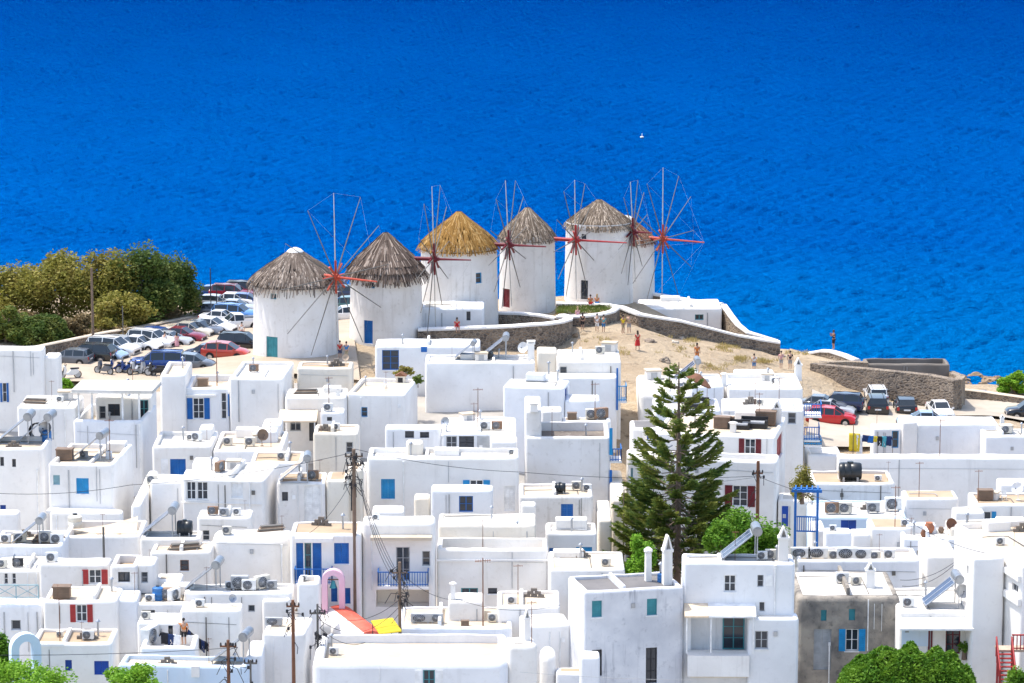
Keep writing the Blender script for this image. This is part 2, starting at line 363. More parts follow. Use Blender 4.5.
def house(label, x0, x1, yt, yb=None, z=14.5, rot=0, dep=None, wall='white', roof='roof_white', par=.28, feats=(), d='', r=.19, base=None, name='house', cat='house', group=None, Y=None):
    if wall == 'white': wall = ('white', 'white', 'white_warm', 'white_cool')[int(x0 * 3 + yt * 7) % 4]
    h = House(); a = R(rot); h.u = Vector((math.cos(a), math.sin(a), 0)); h.v = Vector((-math.sin(a), math.cos(a), 0)); h.rot = a
    if Y is not None: P0 = atY(x0, yt, Y); z = P0.z
    else: P0 = atZ(x0, yt, z)
    D0 = (P0 - CO).dot(FW); k = (x1 - CX) / F
    w = (k * D0 - P0.x) / (h.u.x - k * h.u.y * math.cos(PITCH))
    if dep is None:
        lo, hi = .3, 60
        for _ in range(40):
            m = (lo + hi) / 2
            if proj(P0 + h.u * (w / 2) + h.v * m)[1] > yb: lo = m
            else: hi = m
        dep = lo
    h.w, h.dep, h.z, h.P0 = w, dep, z, P0; h.label = label; h.d = d or label
    b = base if base is not None else min(gz(*(P0 + h.u * s + h.v * t).xy) for s in (0, w) for t in (0, dep)) - .4
    H = z - b; h.base = b; h.H = H; h.par = par
    e = empty(name, (P0.x, P0.y, b), a); tag(e, label, cat, group); h.e = e
    planes = {'F': (Vector((0, 0, 0)), Vector((1, 0, 0)), Vector((0, 1, 0)), w), 'R': (Vector((w, 0, 0)), Vector((0, 1, 0)), Vector((-1, 0, 0)), dep), 'L': (Vector((0, dep, 0)), Vector((0, -1, 0)), Vector((1, 0, 0)), dep), 'B': (Vector((w, dep, 0)), Vector((-1, 0, 0)), Vector((0, -1, 0)), w)}
    h.planes = planes
    Minv = Matrix.Rotation(-a, 4, 'Z') @ Matrix.Translation(-Vector((P0.x, P0.y, b)))
    h.Minv = Minv; h.M = Minv.inverted()
    def T(face):
        o, s, i, L = planes[face]
        return Matrix(((s.x, i.x, 0, o.x), (s.y, i.y, 0, o.y), (0, 0, 1, 0), (0, 0, 0, 1)))
    def loc(face, px, py):
        o, s, i, L = planes[face]; c = Minv @ CO; dd = (Minv.to_3x3() @ ray(px, py)); t = (o - c).dot(i) / dd.dot(i); p = c + dd * t
        return (p - o).dot(s), p.z
    h.T, h.loc = T, loc
    holes = {f: [] for f in 'FRLB'}; todo = []
    for ft in feats:
        kd, fc = (ft[0], 'F') if len(ft[0]) < 2 or ft[0][1] != ':' else (ft[0][2:], ft[0][0])
        s0, z1 = loc(fc, ft[1], ft[2]); s1, z0 = loc(fc, ft[3], ft[4])
        s0, s1 = min(s0, s1), max(s0, s1); z0, z1 = min(z0, z1), max(z0, z1); L = planes[fc][3]
        if kd in ('w', 'd', 'porch'):
            if kd == 'w' and STYLE[ft[5]][2] == 'open': q = (s1 - s0) * .25; hs = (s0 + q, s1 - q)
            else: hs = (s0, s1)
            hs = (max(hs[0], r + .03), min(hs[1], L - r - .03)); z0 = max(z0, .05); z1 = min(z1, H - r - .05)
            if hs[1] - hs[0] < .1 or z1 - z0 < .1: continue
            holes[fc].append((hs[0], hs[1], z0, z1, 1.3 if kd == 'porch' else .26)); todo.append((kd, fc, hs[0], hs[1], z0, z1, ft))
        else: todo.append((kd, fc, s0, s1, z0, z1, ft))
    mb = MB()
    for fc in 'FRLB':
        M_ = T(fc); L = planes[fc][3]; top = H - r; st = len(mb.v)
        xs = sorted({r, L - r} | {q for hh in holes[fc] for q in hh[:2]}); zs = sorted({0, top} | {q for hh in holes[fc] for q in hh[2:4]})
        for i in range(len(xs) - 1):
            for j in range(len(zs) - 1):
                cx, cz = (xs[i] + xs[i + 1]) / 2, (zs[j] + zs[j + 1]) / 2
                if any(q[0] < cx < q[1] and q[2] < cz < q[3] for q in holes[fc]): continue
                mb.face([(xs[i], 0, zs[j]), (xs[i + 1], 0, zs[j]), (xs[i + 1], 0, zs[j + 1]), (xs[i], 0, zs[j + 1])])
        for (a0, a1, b0, b1, dp) in holes[fc]:
            mb.face([(a0, 0, b0), (a0, 0, b1), (a0, dp, b1), (a0, dp, b0)]); mb.face([(a1, 0, b0), (a1, dp, b0), (a1, dp, b1), (a1, 0, b1)])
            mb.face([(a0, 0, b1), (a1, 0, b1), (a1, dp, b1), (a0, dp, b1)]); mb.face([(a0, 0, b0), (a0, dp, b0), (a1, dp, b0), (a1, 0, b0)])
            mb.face([(a0, dp, b0), (a0, dp, b1), (a1, dp, b1), (a1, dp, b0)])
        mb.xform(M_, st)
    def ring(off, zz, wob=0, sd=0):
        pts = []
        for (cx, cy, sx, sy, a0) in ((r, r, 0, 0, 180), (w - r, r, 1, 0, 270), (w - r, dep - r, 1, 1, 0), (r, dep - r, 0, 1, 90)):
            for q in range(5):
                an = R(a0 + 90 * q / 4)
                if off <= r: pts.append([cx + (r - off) * math.cos(an), cy + (r - off) * math.sin(an), zz])
                else: pts.append([off if sx == 0 else w - off, off if sy == 0 else dep - off, zz])
        out = []; nseg = (max(1, int(w / .9)), max(1, int(dep / 1.2)))
        for k in range(4):
            out += pts[k * 5:k * 5 + 5]; p, q = pts[k * 5 + 4], pts[(k * 5 + 5) % 20]
            for j in range(1, nseg[k % 2]):
                t = j / nseg[k % 2]; out.append([p[0] + (q[0] - p[0]) * t, p[1] + (q[1] - p[1]) * t, zz])
        if wob:
            for p in out: p[2] += wob * noise.noise(Vector((p[0] * .8 + P0.x, p[1] * .8 + P0.y, sd)))
        return out
    # rounded corners, from the ground to the coping, then the coping itself
    prof = [(0, 0, 0), (0, H - r, 0)] + [(r - r * math.cos(R(t)), H - r + r * math.sin(R(t)), .08) for t in (30, 60, 90)]
    inn = min(r + .14, w * .4, dep * .4)
    prof += [(inn - .05, H, .08), (inn, H - .05, .08), (inn, H - par - .02, 0)] if par > .07 else [(inn, H - .01, 0)]
    rings = [ring(*q, sd=1.7) for q in prof]; n = len(rings[0])
    for (A, B) in zip(rings[:-1], rings[1:]):
        first = A is rings[0]; i = len(mb.v); mb.v += [tuple(p) for p in A] + [tuple(p) for p in B]
        ci = set()
        if first:
            # vertical corner strips only (the flat walls are already there)
            c = 0; nseg = (max(1, int(w / .9)), max(1, int(dep / 1.2)))
            for kq in range(4): ci |= set(range(c, c + 4)); c += 5 + nseg[kq % 2] - 1
        for q in range(n):
            if first and q not in ci: continue
            mb.f.append((i + q, i + (q + 1) % n, i + n + (q + 1) % n, i + n + q)); mb.m.append(0)
    wo = mb.build('wall', wall, e, smooth=38)
    rz = H - par if par > .07 else H + .004
    h.rz = rz + b
    mb = MB(); nx, ny = max(1, int(w / 1.5)), max(1, int(dep / 1.5)); i0 = inn - .015
    G = [[(i0 + (w - 2 * i0) * i / nx, i0 + (dep - 2 * i0) * j / ny, rz + .04 * noise.noise(Vector((i * 1.3 + P0.x, j * 1.3, P0.y)))) for i in range(nx + 1)] for j in range(ny + 1)]
    for j in range(ny):
        for i in range(nx): mb.face([G[j][i], G[j][i + 1], G[j + 1][i + 1], G[j + 1][i]])
    mb.build('roof', roof, e, smooth=60)
    # low upstands and pipes across the roof
    rq = random.Random(int(x0 * 5 + yt * 11)); rzz = H - par if par > .07 else H + .004
    if w > 3.2 and dep > 2.4 and par < .5:
        if rq.random() < .6:
            s = rq.uniform(.3, .7) * w; mq = MB(); hh = rq.uniform(.25, .55); mq.box(s - .11, s + .11, inn, dep - inn, rzz - .05, rzz + hh); q = mq.build('roof_upstand', wall, e); md = q.modifiers.new('b', 'BEVEL'); md.width = .05; md.segments = 2
        if rq.random() < .6:
            s = rq.uniform(.35, .8) * dep; mq = MB(); x1_ = rq.uniform(.4, .9) * w; mq.path([(inn + .1, s, rzz + .07), (x1_ * .6, s + .1, rzz + .09), (x1_, s - .05, rzz + .07), (x1_ + .05, inn + .1, rzz + .07)], .028, 6); mq.build('roof_pipe', rq.choice(('wood_grey', 'galv', 'plastic_black')), e, smooth=40)
        if rq.random() < .35:
            s = rq.uniform(.2, .8) * w; b_ = rq.uniform(.7, 1.3); mq = MB(); t_ = dep - inn; mq.box(max(inn, s - b_), min(w - inn, s + b_), max(inn, t_ - 1.1), t_, rzz - .03, rzz + rq.uniform(.35, .8)); q = mq.build('roof_step', wall, e); md = q.modifiers.new('b', 'BEVEL'); md.width = .07; md.segments = 2
    # service cables, drain spouts and small boxes on the wall
    rw = random.Random(int(x0 * 7 + yt * 3)); mbs = MB(); vis = max(.6, min(H - .4, 3.4)); blocked = [(q[0] - .35, q[1] + .35) for q in holes['F']]
    free = [s for s in (rw.uniform(.3, max(.4, w - .3)) for _ in range(10)) if not any(a < s < b for a, b in blocked)]
    wm = rw.choice(('galv', 'grey_paint', 'wood_grey', 'white_paint'))
    if w > 2.2 and free:
        for s in free[:rw.choice((1, 1, 2, 3))]:
            z0_ = H - rw.uniform(.15, .5); k = rw.random(); mbs = MB()
            if k < .45: mbs.tube((s, -.03, z0_ - rw.uniform(1.0, vis)), (s, -.03, z0_), .02, n=5); mbs.build('wall_cable', wm, e, smooth=40)
            elif k < .7: mbs.tube((s, -.04, z0_ - vis), (s, -.04, z0_), .04, n=6); mbs.build('downpipe', wm, e, smooth=40)
            else: mbs.box(s - .12, s + .12, -.07, -.005, z0_ - .9, z0_ - .6); mbs.build('meter_box', wm, e)
        if w > 3.5 and rw.random() < .5:
            zc = H - rw.uniform(.5, 1.1)
            if not any(q[3] > zc - .3 for q in holes['F']): mbs = MB(); mbs.tube((.3, -.025, zc), (w - .3, -.025, zc - rw.uniform(0, .25)), .014, n=4); mbs.build('wall_cable', wm, e)
    for (kd, fc, s0, s1, z0, z1, ft) in todo: FEAT[kd](h, T(fc), s0, s1, z0, z1, *ft[5:])
    HOUSES.append(h); return h
def _put(h, T, mb, nm, mat, smooth=None, par=None): mb.xform(T); return mb.build(nm, mat, par or h.e, smooth)
def f_w(h, T, s0, s1, z0, z1, st='bl'): opening(h.e, T, s0, s1, z0, z1, st)
def f_d(h, T, s0, s1, z0, z1, st='b'): opening(h.e, T, s0, s1, z0, z1, st, door=True)
def f_porch(h, T, s0, s1, z0, z1, mat=None):
    if mat: mb = MB(); mb.box(s0 + .05, s1 - .05, 1.24, 1.29, z0 + .02, z1 - .02); _put(h, T, mb, 'back_wall', mat)
    else: a = s0 + (s1 - s0) * .58; opening(h.e, T, a, s1 - .12, z0 + .05, z1 - .25, 'tg', True, 1.22)
def f_ledge(h, T, s0, s1, z0, z1, mat='white', out=.18): mb = MB(); mb.box(s0, s1, -out, -.002, z0, z1); _put(h, T, mb, 'ledge', mat)
def f_pipe(h, T, s0, s1, z0, z1, mat='white_paint'):
    mb = MB(); s = (s0 + s1) / 2; mb.tube((s, -.06, z0), (s, -.06, z1), .045); mb.box(s - .07, s + .07, -.12, -.01, z1 - .15, z1 + .05); _put(h, T, mb, 'downpipe', mat, 40)
def f_awn(h, T, s0, s1, z0, z1, mat='cloth_cream', out=1.6, posts=0):
    mb = MB(); mb.prism([(-.004, z1), (-out, z0 + .12), (-out, z0), (-out + .06, z0), (-.004, z1 - .14)], 'x', s0, s1)
    a = _put(h, T, mb, 'awning', mat)
    for i in range(posts):
        s = s0 + .15 + (s1 - s0 - .3) * i / max(1, posts - 1); m2 = MB(); m2.tube((s, -out + .12, max(z0 - 2.3, .1)), (s, -out + .12, z0 + .05), .05); _put(h, T, m2, 'post', 'white_paint', 40, a)
def f_balc(h, T, s0, s1, z0, z1, mat='blue', out=1.1, slab='white', step=.17):
    mb = MB(); mb.box(s0, s1, -out, -.002, z0 - .18, z0); b = _put(h, T, mb, 'balcony', slab)
    m = MB(); pts = [(s0 + .04, -.06), (s0 + .04, -out + .05), (s1 - .04, -out + .05), (s1 - .04, -.06)]
    for (p, q) in zip(pts[:-1], pts[1:]):
        m.tube((*p, z1), (*q, z1), .045, n=6); m.tube((*p, z0 + .12), (*q, z0 + .12), .03, n=6)
        L = math.dist(p, q); k = max(2, int(L / step))
        for i in range(k + 1):
            t = i / k; x, y = p[0] + (q[0] - p[0]) * t, p[1] + (q[1] - p[1]) * t; m.box(x - .022, x + .022, y - .022, y + .022, z0 + .002, z1)
    _put(h, T, m, 'railing', mat, None, b)
def f_plate(h, T, s0, s1, z0, z1, mat='blue'): mb = MB(); mb.box(s0, s1, -.05, -.004, z0, z1); _put(h, T, mb, 'panel', mat)
def f_stairs(h, T, s0, s1, z0, z1, mat='white'):
    mb = MB(); n = max(3, int((z1 - z0) / .2)); poly = []
    for i in range(n): x = s0 + (s1 - s0) * i / n; poly += [(x, z0 + (z1 - z0) * i / n), (x, z0 + (z1 - z0) * (i + 1) / n)]
    poly += [(s1, z1), (s1, z0)]; mb.prism(poly, 'y', -.9, -.01); _put(h, T, mb, 'stairs', mat)
def f_box(h, T, s0, s1, z0, z1, mat='white', out=.8): mb = MB(); mb.box(s0, s1, -out, -.003, z0, z1); _put(h, T, mb, 'bay', mat)
FEAT = {'w': f_w, 'd': f_d, 'porch': f_porch, 'ledge': f_ledge, 'pipe': f_pipe, 'awn': f_awn, 'balc': f_balc, 'plate': f_plate, 'stairs': f_stairs, 'box': f_box}
def onroof(h, px, py): return atZ(px, py, h.rz)
def chimney(h, px, pyb, pyt, wpx, kind='gable', mat='white'):     # a chimney is part of its house
    p = onroof(h, px, pyb); q = h.Minv @ p; s = scale_at(p); w = wpx / s; H = (pyb - pyt) / s; mb = MB()
    x, y, z = q.x, q.y, q.z - .03; a = w / 2
    b = H * (.72 if kind == 'gable' else .85)
    mb.lathe([(a * 1.41, 0), (a * 1.3, b)], 4); mb.xform(Matrix.Translation((x, y, z)) @ Matrix.Rotation(math.pi / 4, 4, 'Z'))
    o = mb.build('chimney', mat, h.e)
    m2 = MB()
    if kind == 'gable':
        for sx in (-1, 1): m2.prism([(sx * a * 1.0, b), (sx * a * .55, b), (-sx * a * .02, H * .97), (sx * a * .1, H)], 'y', -a, a)
        m2.box(-a * .5, a * .5, a * .75, a * .95, b - .02, b + (H - b) * .5); m2.box(-a * 1.15, a * 1.15, -a * 1.15, a * 1.15, b * .93, b + .01)
    elif kind == 'mush':
        m2.lathe([(a * .9, b), (a * 1.5, b + (H - b) * .2), (a * 1.5, b + (H - b) * .55), (a * .7, H), (.01, H * 1.02)], 12)
    else:
        m2.box(-a * 1.2, a * 1.2, -a * 1.2, a * 1.2, b, b + (H - b) * .35)
        for sx in (-1, 1):
            for sy in (-1, 1): m2.box(sx * a * .9 - .05, sx * a * .9 + .05, sy * a * .9 - .05, sy * a * .9 + .05, b + (H - b) * .35, b + (H - b) * .7)
        m2.box(-a * 1.2, a * 1.2, -a * 1.2, a * 1.2, b + (H - b) * .7, H)
    m2.xform(Matrix.Translation((x, y, z))); m2.build('cap', mat, o)
def leafm(name, c1, c2, c3):
    m, n, b = _nodes(name); g = n.nodes.new('ShaderNodeNewGeometry'); rnd = g.outputs['Random Per Island']
    c = _mix(n, rnd, c1, c2); c = _mix(n, _math(n, 'MULTIPLY', _ramp(n, _noise(n, .7, 3, _pos(n)), .45, .65), .6), c, c3)
    n.links.new(c, b.inputs['Base Color']); b.inputs['Roughness'].default_value = .65; b.inputs['Specular IOR Level'].default_value = .25
    b.inputs['Subsurface Weight'].default_value = 0; MATS[name] = m
    t = n.nodes.new('ShaderNodeBsdfTranslucent'); mx = n.nodes.new('ShaderNodeMixShader'); mx.inputs[0].default_value = .3; n.links.new(c, t.inputs[0]); n.links.new(b.outputs[0], mx.inputs[1]); n.links.new(t.outputs[0], mx.inputs[2]); n.links.new(mx.outputs[0], n.nodes['Material Output'].inputs[0])
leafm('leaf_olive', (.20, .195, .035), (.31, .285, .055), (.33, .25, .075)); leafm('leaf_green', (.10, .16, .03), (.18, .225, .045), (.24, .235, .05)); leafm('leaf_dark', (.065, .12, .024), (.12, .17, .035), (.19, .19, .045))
leafm('leaf_hedge', (.055, .16, .012), (.14, .28, .02), (.20, .34, .03)); leafm('leaf_bright', (.12, .30, .02), (.26, .46, .04), (.22, .38, .03)); leafm('leaf_dry', (.26, .19, .09), (.34, .26, .14), (.22, .17, .09)); leafm('needle', (.06, .125, .028), (.165, .21, .036), (.29, .275, .05))
leafm('dry_grass', (.42, .32, .12), (.52, .42, .18), (.35, .28, .1))
def leafquad(mb, c, s, rnd, up=.4):
    a = Vector((rnd.gauss(0, 1), rnd.gauss(0, 1), rnd.gauss(0, up))).normalized(); b = a.cross(Vector((rnd.gauss(0, 1), rnd.gauss(0, 1), rnd.gauss(0, 1)))).normalized()
    c = Vector(c); mb.face([c - a * s, c + b * s * .55, c + a * s, c - b * s * .55])
# ================================================================ WINDMILLS
def straw(name, c1, c2, c3):
    m, n, b = _nodes(name); g = n.nodes.new('ShaderNodeNewGeometry'); rnd = g.outputs['Random Per Island']
    c = _mix(n, rnd, c1, c2); c = _mix(n, _math(n, 'GREATER_THAN', rnd, .8), c, c3)
    c = _mix(n, _math(n, 'MULTIPLY', _ramp(n, _noise(n, .9, 4, _pos(n)), .45, .7), .45), c, c1)
    n.links.new(c, b.inputs['Base Color']); b.inputs['Roughness'].default_value = 1; b.inputs['Specular IOR Level'].default_value = .05; MATS[name] = m
straw('thatch_grey', (.11, .085, .07), (.25, .205, .17), (.38, .32, .27))
straw('thatch_dark', (.075, .055, .045), (.21, .16, .13), (.37, .30, .25))
straw('thatch_gold', (.20, .105, .03), (.37, .215, .07), (.46, .30, .125))
straw('thatch_brown', (.10, .075, .055), (.27, .215, .165), (.43, .355, .28))
straw('thatch_red', (.14, .06, .035), (.27, .15, .10), (.36, .26, .19))
def windmill(label, x0, x1, cx_apex, y_base, y_eave, y_apex, thatch, hub, tip_up, axle_tip, z=13.0, eave=1.12, tier=0, rag=.5, tip='white', feats=(), spar_mat='wood_grey', hub_mat='red_wood', phase=0.0, axang=55):
    pc = atZ((x0 + x1) / 2, y_base, z); s = scale_at(pc); Rb = (x1 - x0) / 2 / s
    base = Vector((pc.x, pc.y + Rb, gz(pc.x, pc.y + Rb) - .6)); s = scale_at(Vector((base.x, base.y, z)))
    Rb = (x1 - x0) / 2 / s
    e = empty('windmill', base); tag(e, label, 'windmill', 'thatched windmills on the headland')
    zt = atY(512, y_eave, base.y - Rb).z - base.z; za = atY(512, y_apex, base.y).z - base.z
    n = 48; Rt = Rb * .955
    # wall in strips with the openings left out: a ring of quads, openings as inset boxes stand in reveals
    fe = []
    for (kd, fx0, fy0, fx1, fy1, st) in feats:
        c = []
        for (px, py) in ((fx0, fy0), (fx1, fy1)):
            d = ray(px, py); o = CO - Vector((base.x, base.y, 0)); A = d.x ** 2 + d.y ** 2; B = 2 * (o.x * d.x + o.y * d.y); Cc = o.x ** 2 + o.y ** 2 - (Rb * .975) ** 2
            t = (-B - math.sqrt(max(0, B * B - 4 * A * Cc))) / (2 * A); p = o + d * t; c.append((math.atan2(p.y, p.x), p.z - base.z))
        fe.append((kd, c[0][0], c[1][0], c[1][1], c[0][1], st))
    angs = sorted({round(2 * math.pi * k / n - math.pi, 5) for k in range(n)} | {round(q, 5) for f_ in fe for q in f_[1:3]})
    zs = sorted({0, zt + .5} | {q for f_ in fe for q in f_[3:5]} | {zt * k / 6 for k in range(1, 6)})
    rad = lambda zz: Rb + (Rt - Rb) * min(1, zz / zt)
    mb = MB(); P = lambda a_, zz, dr=0: ((rad(zz) - dr) * math.cos(a_), (rad(zz) - dr) * math.sin(a_), zz)
    for i in range(len(angs)):
        a0 = angs[i]; a1 = angs[(i + 1) % len(angs)]; a1 += 2 * math.pi if a1 < a0 else 0
        for j in range(len(zs) - 1):
            ca, cz = (a0 + a1) / 2, (zs[j] + zs[j + 1]) / 2
            if any(f_[1] < ca < f_[2] and f_[3] < cz < f_[4] for f_ in fe): continue
            mb.face([P(a0, zs[j]), P(a1, zs[j]), P(a1, zs[j + 1]), P(a0, zs[j + 1])])
    for (_, a0, a1, b0, b1, st) in fe:
        for (q0, q1) in (((a0, b0), (a0, b1)), ((a0, b1), (a1, b1)), ((a1, b1), (a1, b0)), ((a1, b0), (a0, b0))):
            mb.face([P(*q0), P(*q1), P(*q1, .3), P(*q0, .3)])
        mb.face([P(a0, b0, .3), P(a1, b0, .3), P(a1, b1, .3), P(a0, b1, .3)])
    mb.build('wall', 'white_worn', e, smooth=40)
    for (kd, a0, a1, b0, b1, st) in fe:
        am = (a0 + a1) / 2; u = Vector((-math.sin(am), math.cos(am), 0)); i_ = Vector((-math.cos(am), -math.sin(am), 0)); rr = rad((b0 + b1) / 2); hw = rr * (a1 - a0) / 2; o = -i_ * rr
        T = Matrix(((u.x, i_.x, 0, o.x), (u.y, i_.y, 0, o.y), (0, 0, 1, 0), (0, 0, 0, 1)))
        opening(e, T, -hw, hw, b0, b1, st, door=(kd == 'd'), rec=.16)
    # cap: a cone under layers of straw
    Re = Rb * eave; H = za - zt; rnd = random.Random(int(x0))
    mb = MB(); mb.lathe([(Re * .93, zt - .02), (Re * .5, zt + H * .52), (.35, za - .25), (.01, za - .1)], 32); 
    sl_ = math.hypot(Re, H); rows = tier or 14; per = 230
    rad_c = lambda t: Re * (1 - t) * (1 + .13 * math.sin(math.pi * t)) + .2 * t
    for k in range(rows):
        t0 = k / rows
        for q in range(int(per * (1 - t0 * .75)) * (2 if tier else 1)):
            a = rnd.random() * 2 * math.pi; t = max(0, t0 + rnd.uniform(-.02, .05) * (.35 if tier else 1)); L = rnd.uniform(.14, .24) * (1.25 if tier else 1)
            t1 = min(1, t + L); w = rnd.uniform(.02, .055); lift = (.12 if tier else .05) + rnd.random() * .08; drop = rnd.uniform(.1, rag) if k == 0 else rnd.uniform(.0, .1)
            r0 = rad_c(t) + lift; z0 = zt + H * t - drop; r1 = rad_c(t1) + .03; z1 = zt + H * t1 + .06; a2 = a + rnd.uniform(-.05, .05); da = w / max(r0, .4); db = w / max(r1, .4)
            mb.face([(r0 * math.cos(a - da), r0 * math.sin(a - da), z0), (r0 * math.cos(a + da), r0 * math.sin(a + da), z0 + rnd.uniform(-.06, .06)), (r1 * math.cos(a2 + db), r1 * math.sin(a2 + db), z1), (r1 * math.cos(a2 - db), r1 * math.sin(a2 - db), z1)])
    mb.build('roof', thatch, e, fix=False)
    if tip:
        mb = MB(); mb.lathe([(.78, za - .5), (.74, za - .28), (.5, za - .08), (.25, za + .04), (.01, za + .08)], 20); mb.build('cap_tip', tip, e, smooth=60)
    # windshaft and the wheel of spars; it faces right and towards the town
    ax = Vector((math.sin(R(axang)), -math.cos(R(axang)), 0)); side = Vector((ax.y, -ax.x, 0)) * -1
    th = (hub[0] - (x0 + x1) / 2) / s / ax.x
    hz = atY(hub[0], hub[1], base.y + ax.y * th).z - base.z
    hc = ax * th + Vector((0, 0, hz)); Rw = (hub[1] - tip_up) / s / 1.0; La = (axle_tip - hub[0]) / s / ax.x
    mb = MB(); mb.tube(hc - ax * (th - .3), hc + ax * .5, .2, .17, 10); mb.tube(hc + ax * .5, hc + ax * La, .11, .06, 8); mb.tube(hc - ax * .28, hc + ax * .28, .34, .30, 12)
    up = Vector((0, 0, 1))
    for k in range(4):      # red stocks through the hub
        d = side * math.cos(math.pi * k / 4 + phase) + up * math.sin(math.pi * k / 4 + phase)
        mb.tube(hc - d * 1.45 + ax * (.12 * k - .2), hc + d * 1.45 + ax * (.12 * k - .2), .10, n=6)
    mb.build('windshaft', hub_mat, e, smooth=40)
    rp = MB(); tips = []
    for k in range(12):
        an = 2 * math.pi * k / 12 + phase; d = side * math.cos(an) + up * math.sin(an); L = Rw * rnd.uniform(.95, 1.03)
        m2 = MB(); m2.tube(hc + d * .3, hc + d * L, .06, .032, 6); m2.build('spar', spar_mat if k % 3 else ('spar_pale' if k % 2 else spar_mat), e, smooth=40); tips.append(hc + d * L)
    nose = hc + ax * La
    for k in range(12):
        if (k * 5 + int(x0)) % 3: rp.tube(tips[k], tips[(k + 1) % 12], .004, n=3, caps=False)
        if k % 2 == 0: rp.tube(tips[k], nose, .004, n=3, caps=False)
    rp.build('rigging', 'rope', e)
    return e

# ================================================================ ROOFTOP KIT (one of each; the rest are copies)
FAR = (0, 40, -60)
KIT = {}
def proto(key, o): freeze(o); KIT[key] = o; return o
def kit_ac():
    e = empty('air_conditioner', FAR); mb = MB(); mb.box(-.43, .43, -.16, .16, .1, .72); c = mb.build('casing', 'ac_white', e)
    md = c.modifiers.new('b', 'BEVEL'); md.width = .03; md.segments = 2
    mb = MB(); mb.tube((-.08, -.163, .41), (-.08, -.175, .41), .26, n=24); mb.build('fan', 'dark', e)
    mb = MB()
    for r_ in (.27, .2, .13, .06):
        mb.lathe([(r_, -.012), (r_ + .018, 0), (r_, .012), (r_ - .006, 0), (r_, -.012)], 20)
    for k in range(6):
        t = math.pi * k / 6; mb.tube((.26 * math.cos(t), .26 * math.sin(t), 0), (-.26 * math.cos(t), -.26 * math.sin(t), 0), .008, n=4)
    mb.xform(Matrix.Translation((-.08, -.19, .41)) @ Matrix.Rotation(math.pi / 2, 4, 'X')); mb.build('grille', 'galv', e)
    for x in (-.3, .3): mb = MB(); mb.box(x - .04, x + .04, -.2, .2, 0, .098); mb.build('foot', 'galv', e)
    return proto('ac', e)
def kit_solar():
    e = empty('solar_heater', FAR); mb = MB(); mb.tube((-.65, .35, 1.55), (.65, .35, 1.55), .25, n=20); mb.tube((-.72, .35, 1.55), (.72, .35, 1.55), .17, n=14); mb.build('tank', 'steel', e, smooth=40)
    mb = MB(); mb.face([(-.65, -1.35, .22), (.65, -1.35, .22), (.65, .1, 1.4), (-.65, .1, 1.4)]); mb.face([(-.65, -1.35, .14), (-.65, .1, 1.32), (.65, .1, 1.32), (.65, -1.35, .14)])
    mb.build('collector', 'solar', e); m = MB()
    for (a, b) in (((-.65, -1.35, .2), (.65, -1.35, .2)), ((.65, -1.35, .2), (.65, .1, 1.38)), ((.65, .1, 1.38), (-.65, .1, 1.38)), ((-.65, .1, 1.38), (-.65, -1.35, .2)), ((0, -1.35, .2), (0, .1, 1.38))): m.tube(a, b, .04, n=6)
    for x in (-.6, .6):
        m.tube((x, -1.3, 0), (x, -1.3, .22), .03, n=6); m.tube((x, .35, 0), (x, .35, 1.3), .035, n=6); m.tube((x, -1.3, .03), (x, .35, .03), .025, n=6)
    m.build('stand', 'galv', e); return proto('solar', e)
def kit_dish():
    e = empty('satellite_dish', FAR); mb = MB()
    pr = [(.02 + .5 * k / 8, .18 * (k / 8) ** 2) for k in range(9)]
    mb.lathe(pr, 24); mb.lathe([(r_ + .004, z - .012) for r_, z in pr], 24)
    mb.xform(Matrix.Translation((0, -.1, 1.0)) @ Matrix.Rotation(R(70), 4, 'X')); mb.build('reflector', 'galv', e, smooth=50, fix=False)
    mb = MB(); mb.tube((0, 0, 0), (0, 0, 1.05), .035); mb.tube((0, 0, .95), (0, -.1, 1.0), .03); mb.box(-.15, .15, -.15, .15, 0, .03); mb.build('mast', 'galv', e, smooth=40)
    mb = MB(); mb.tube((0, -.16, .62), (0, -.62, 1.1), .015, n=6); mb.tube((0, -.66, 1.12), (0, -.54, 1.1), .04); mb.build('feed_arm', 'dark', e); return proto('dish', e)
def kit_antenna():
    e = empty('television_aerial', FAR); mb = MB(); mb.tube((0, 0, 0), (0, 0, 3.0), .03, .024, 8); mb.build('mast', 'rust', e, smooth=40)
    mb = MB(); mb.tube((-.34, 0, 2.85), (.34, 0, 2.9), .016, n=6)
    for k in range(7):
        x = -.3 + .6 * k / 6; h_ = .12 + .08 * k / 6; mb.tube((x, -h_ * 1.4, 2.87), (x, h_ * 1.4, 2.87), .012, n=5); pass
    mb.build('crossbar', 'rust', e); return proto('antenna', e)
def kit_tank():
    e = empty('water_tank', FAR); mb = MB(); pr = [(.01, -.75), (.5, -.72), (.56, -.62), (.58, -.4), (.56, -.38), (.58, -.36), (.58, 0), (.56, .02), (.58, .04), (.58, .4), (.56, .62), (.5, .72), (.01, .75)]
    mb.lathe(pr, 24); mb.xform(Matrix.Translation((0, 0, .66)) @ Matrix.Rotation(math.pi / 2, 4, 'Y')); mb.build('barrel', 'plastic_black', e, smooth=50)
    mb = MB(); mb.tube((0, 0, 1.2), (0, 0, 1.3), .2, n=14); mb.build('lid', 'plastic_black', e)
    for x in (-.45, .45): mb = MB(); mb.prism([(-.5, 0), (.5, 0), (.5, .35), (.3, .2), (0, .1), (-.3, .2), (-.5, .35)], 'x', x - .06, x + .06); mb.build('cradle', 'galv', e)
    return proto('tank', e)
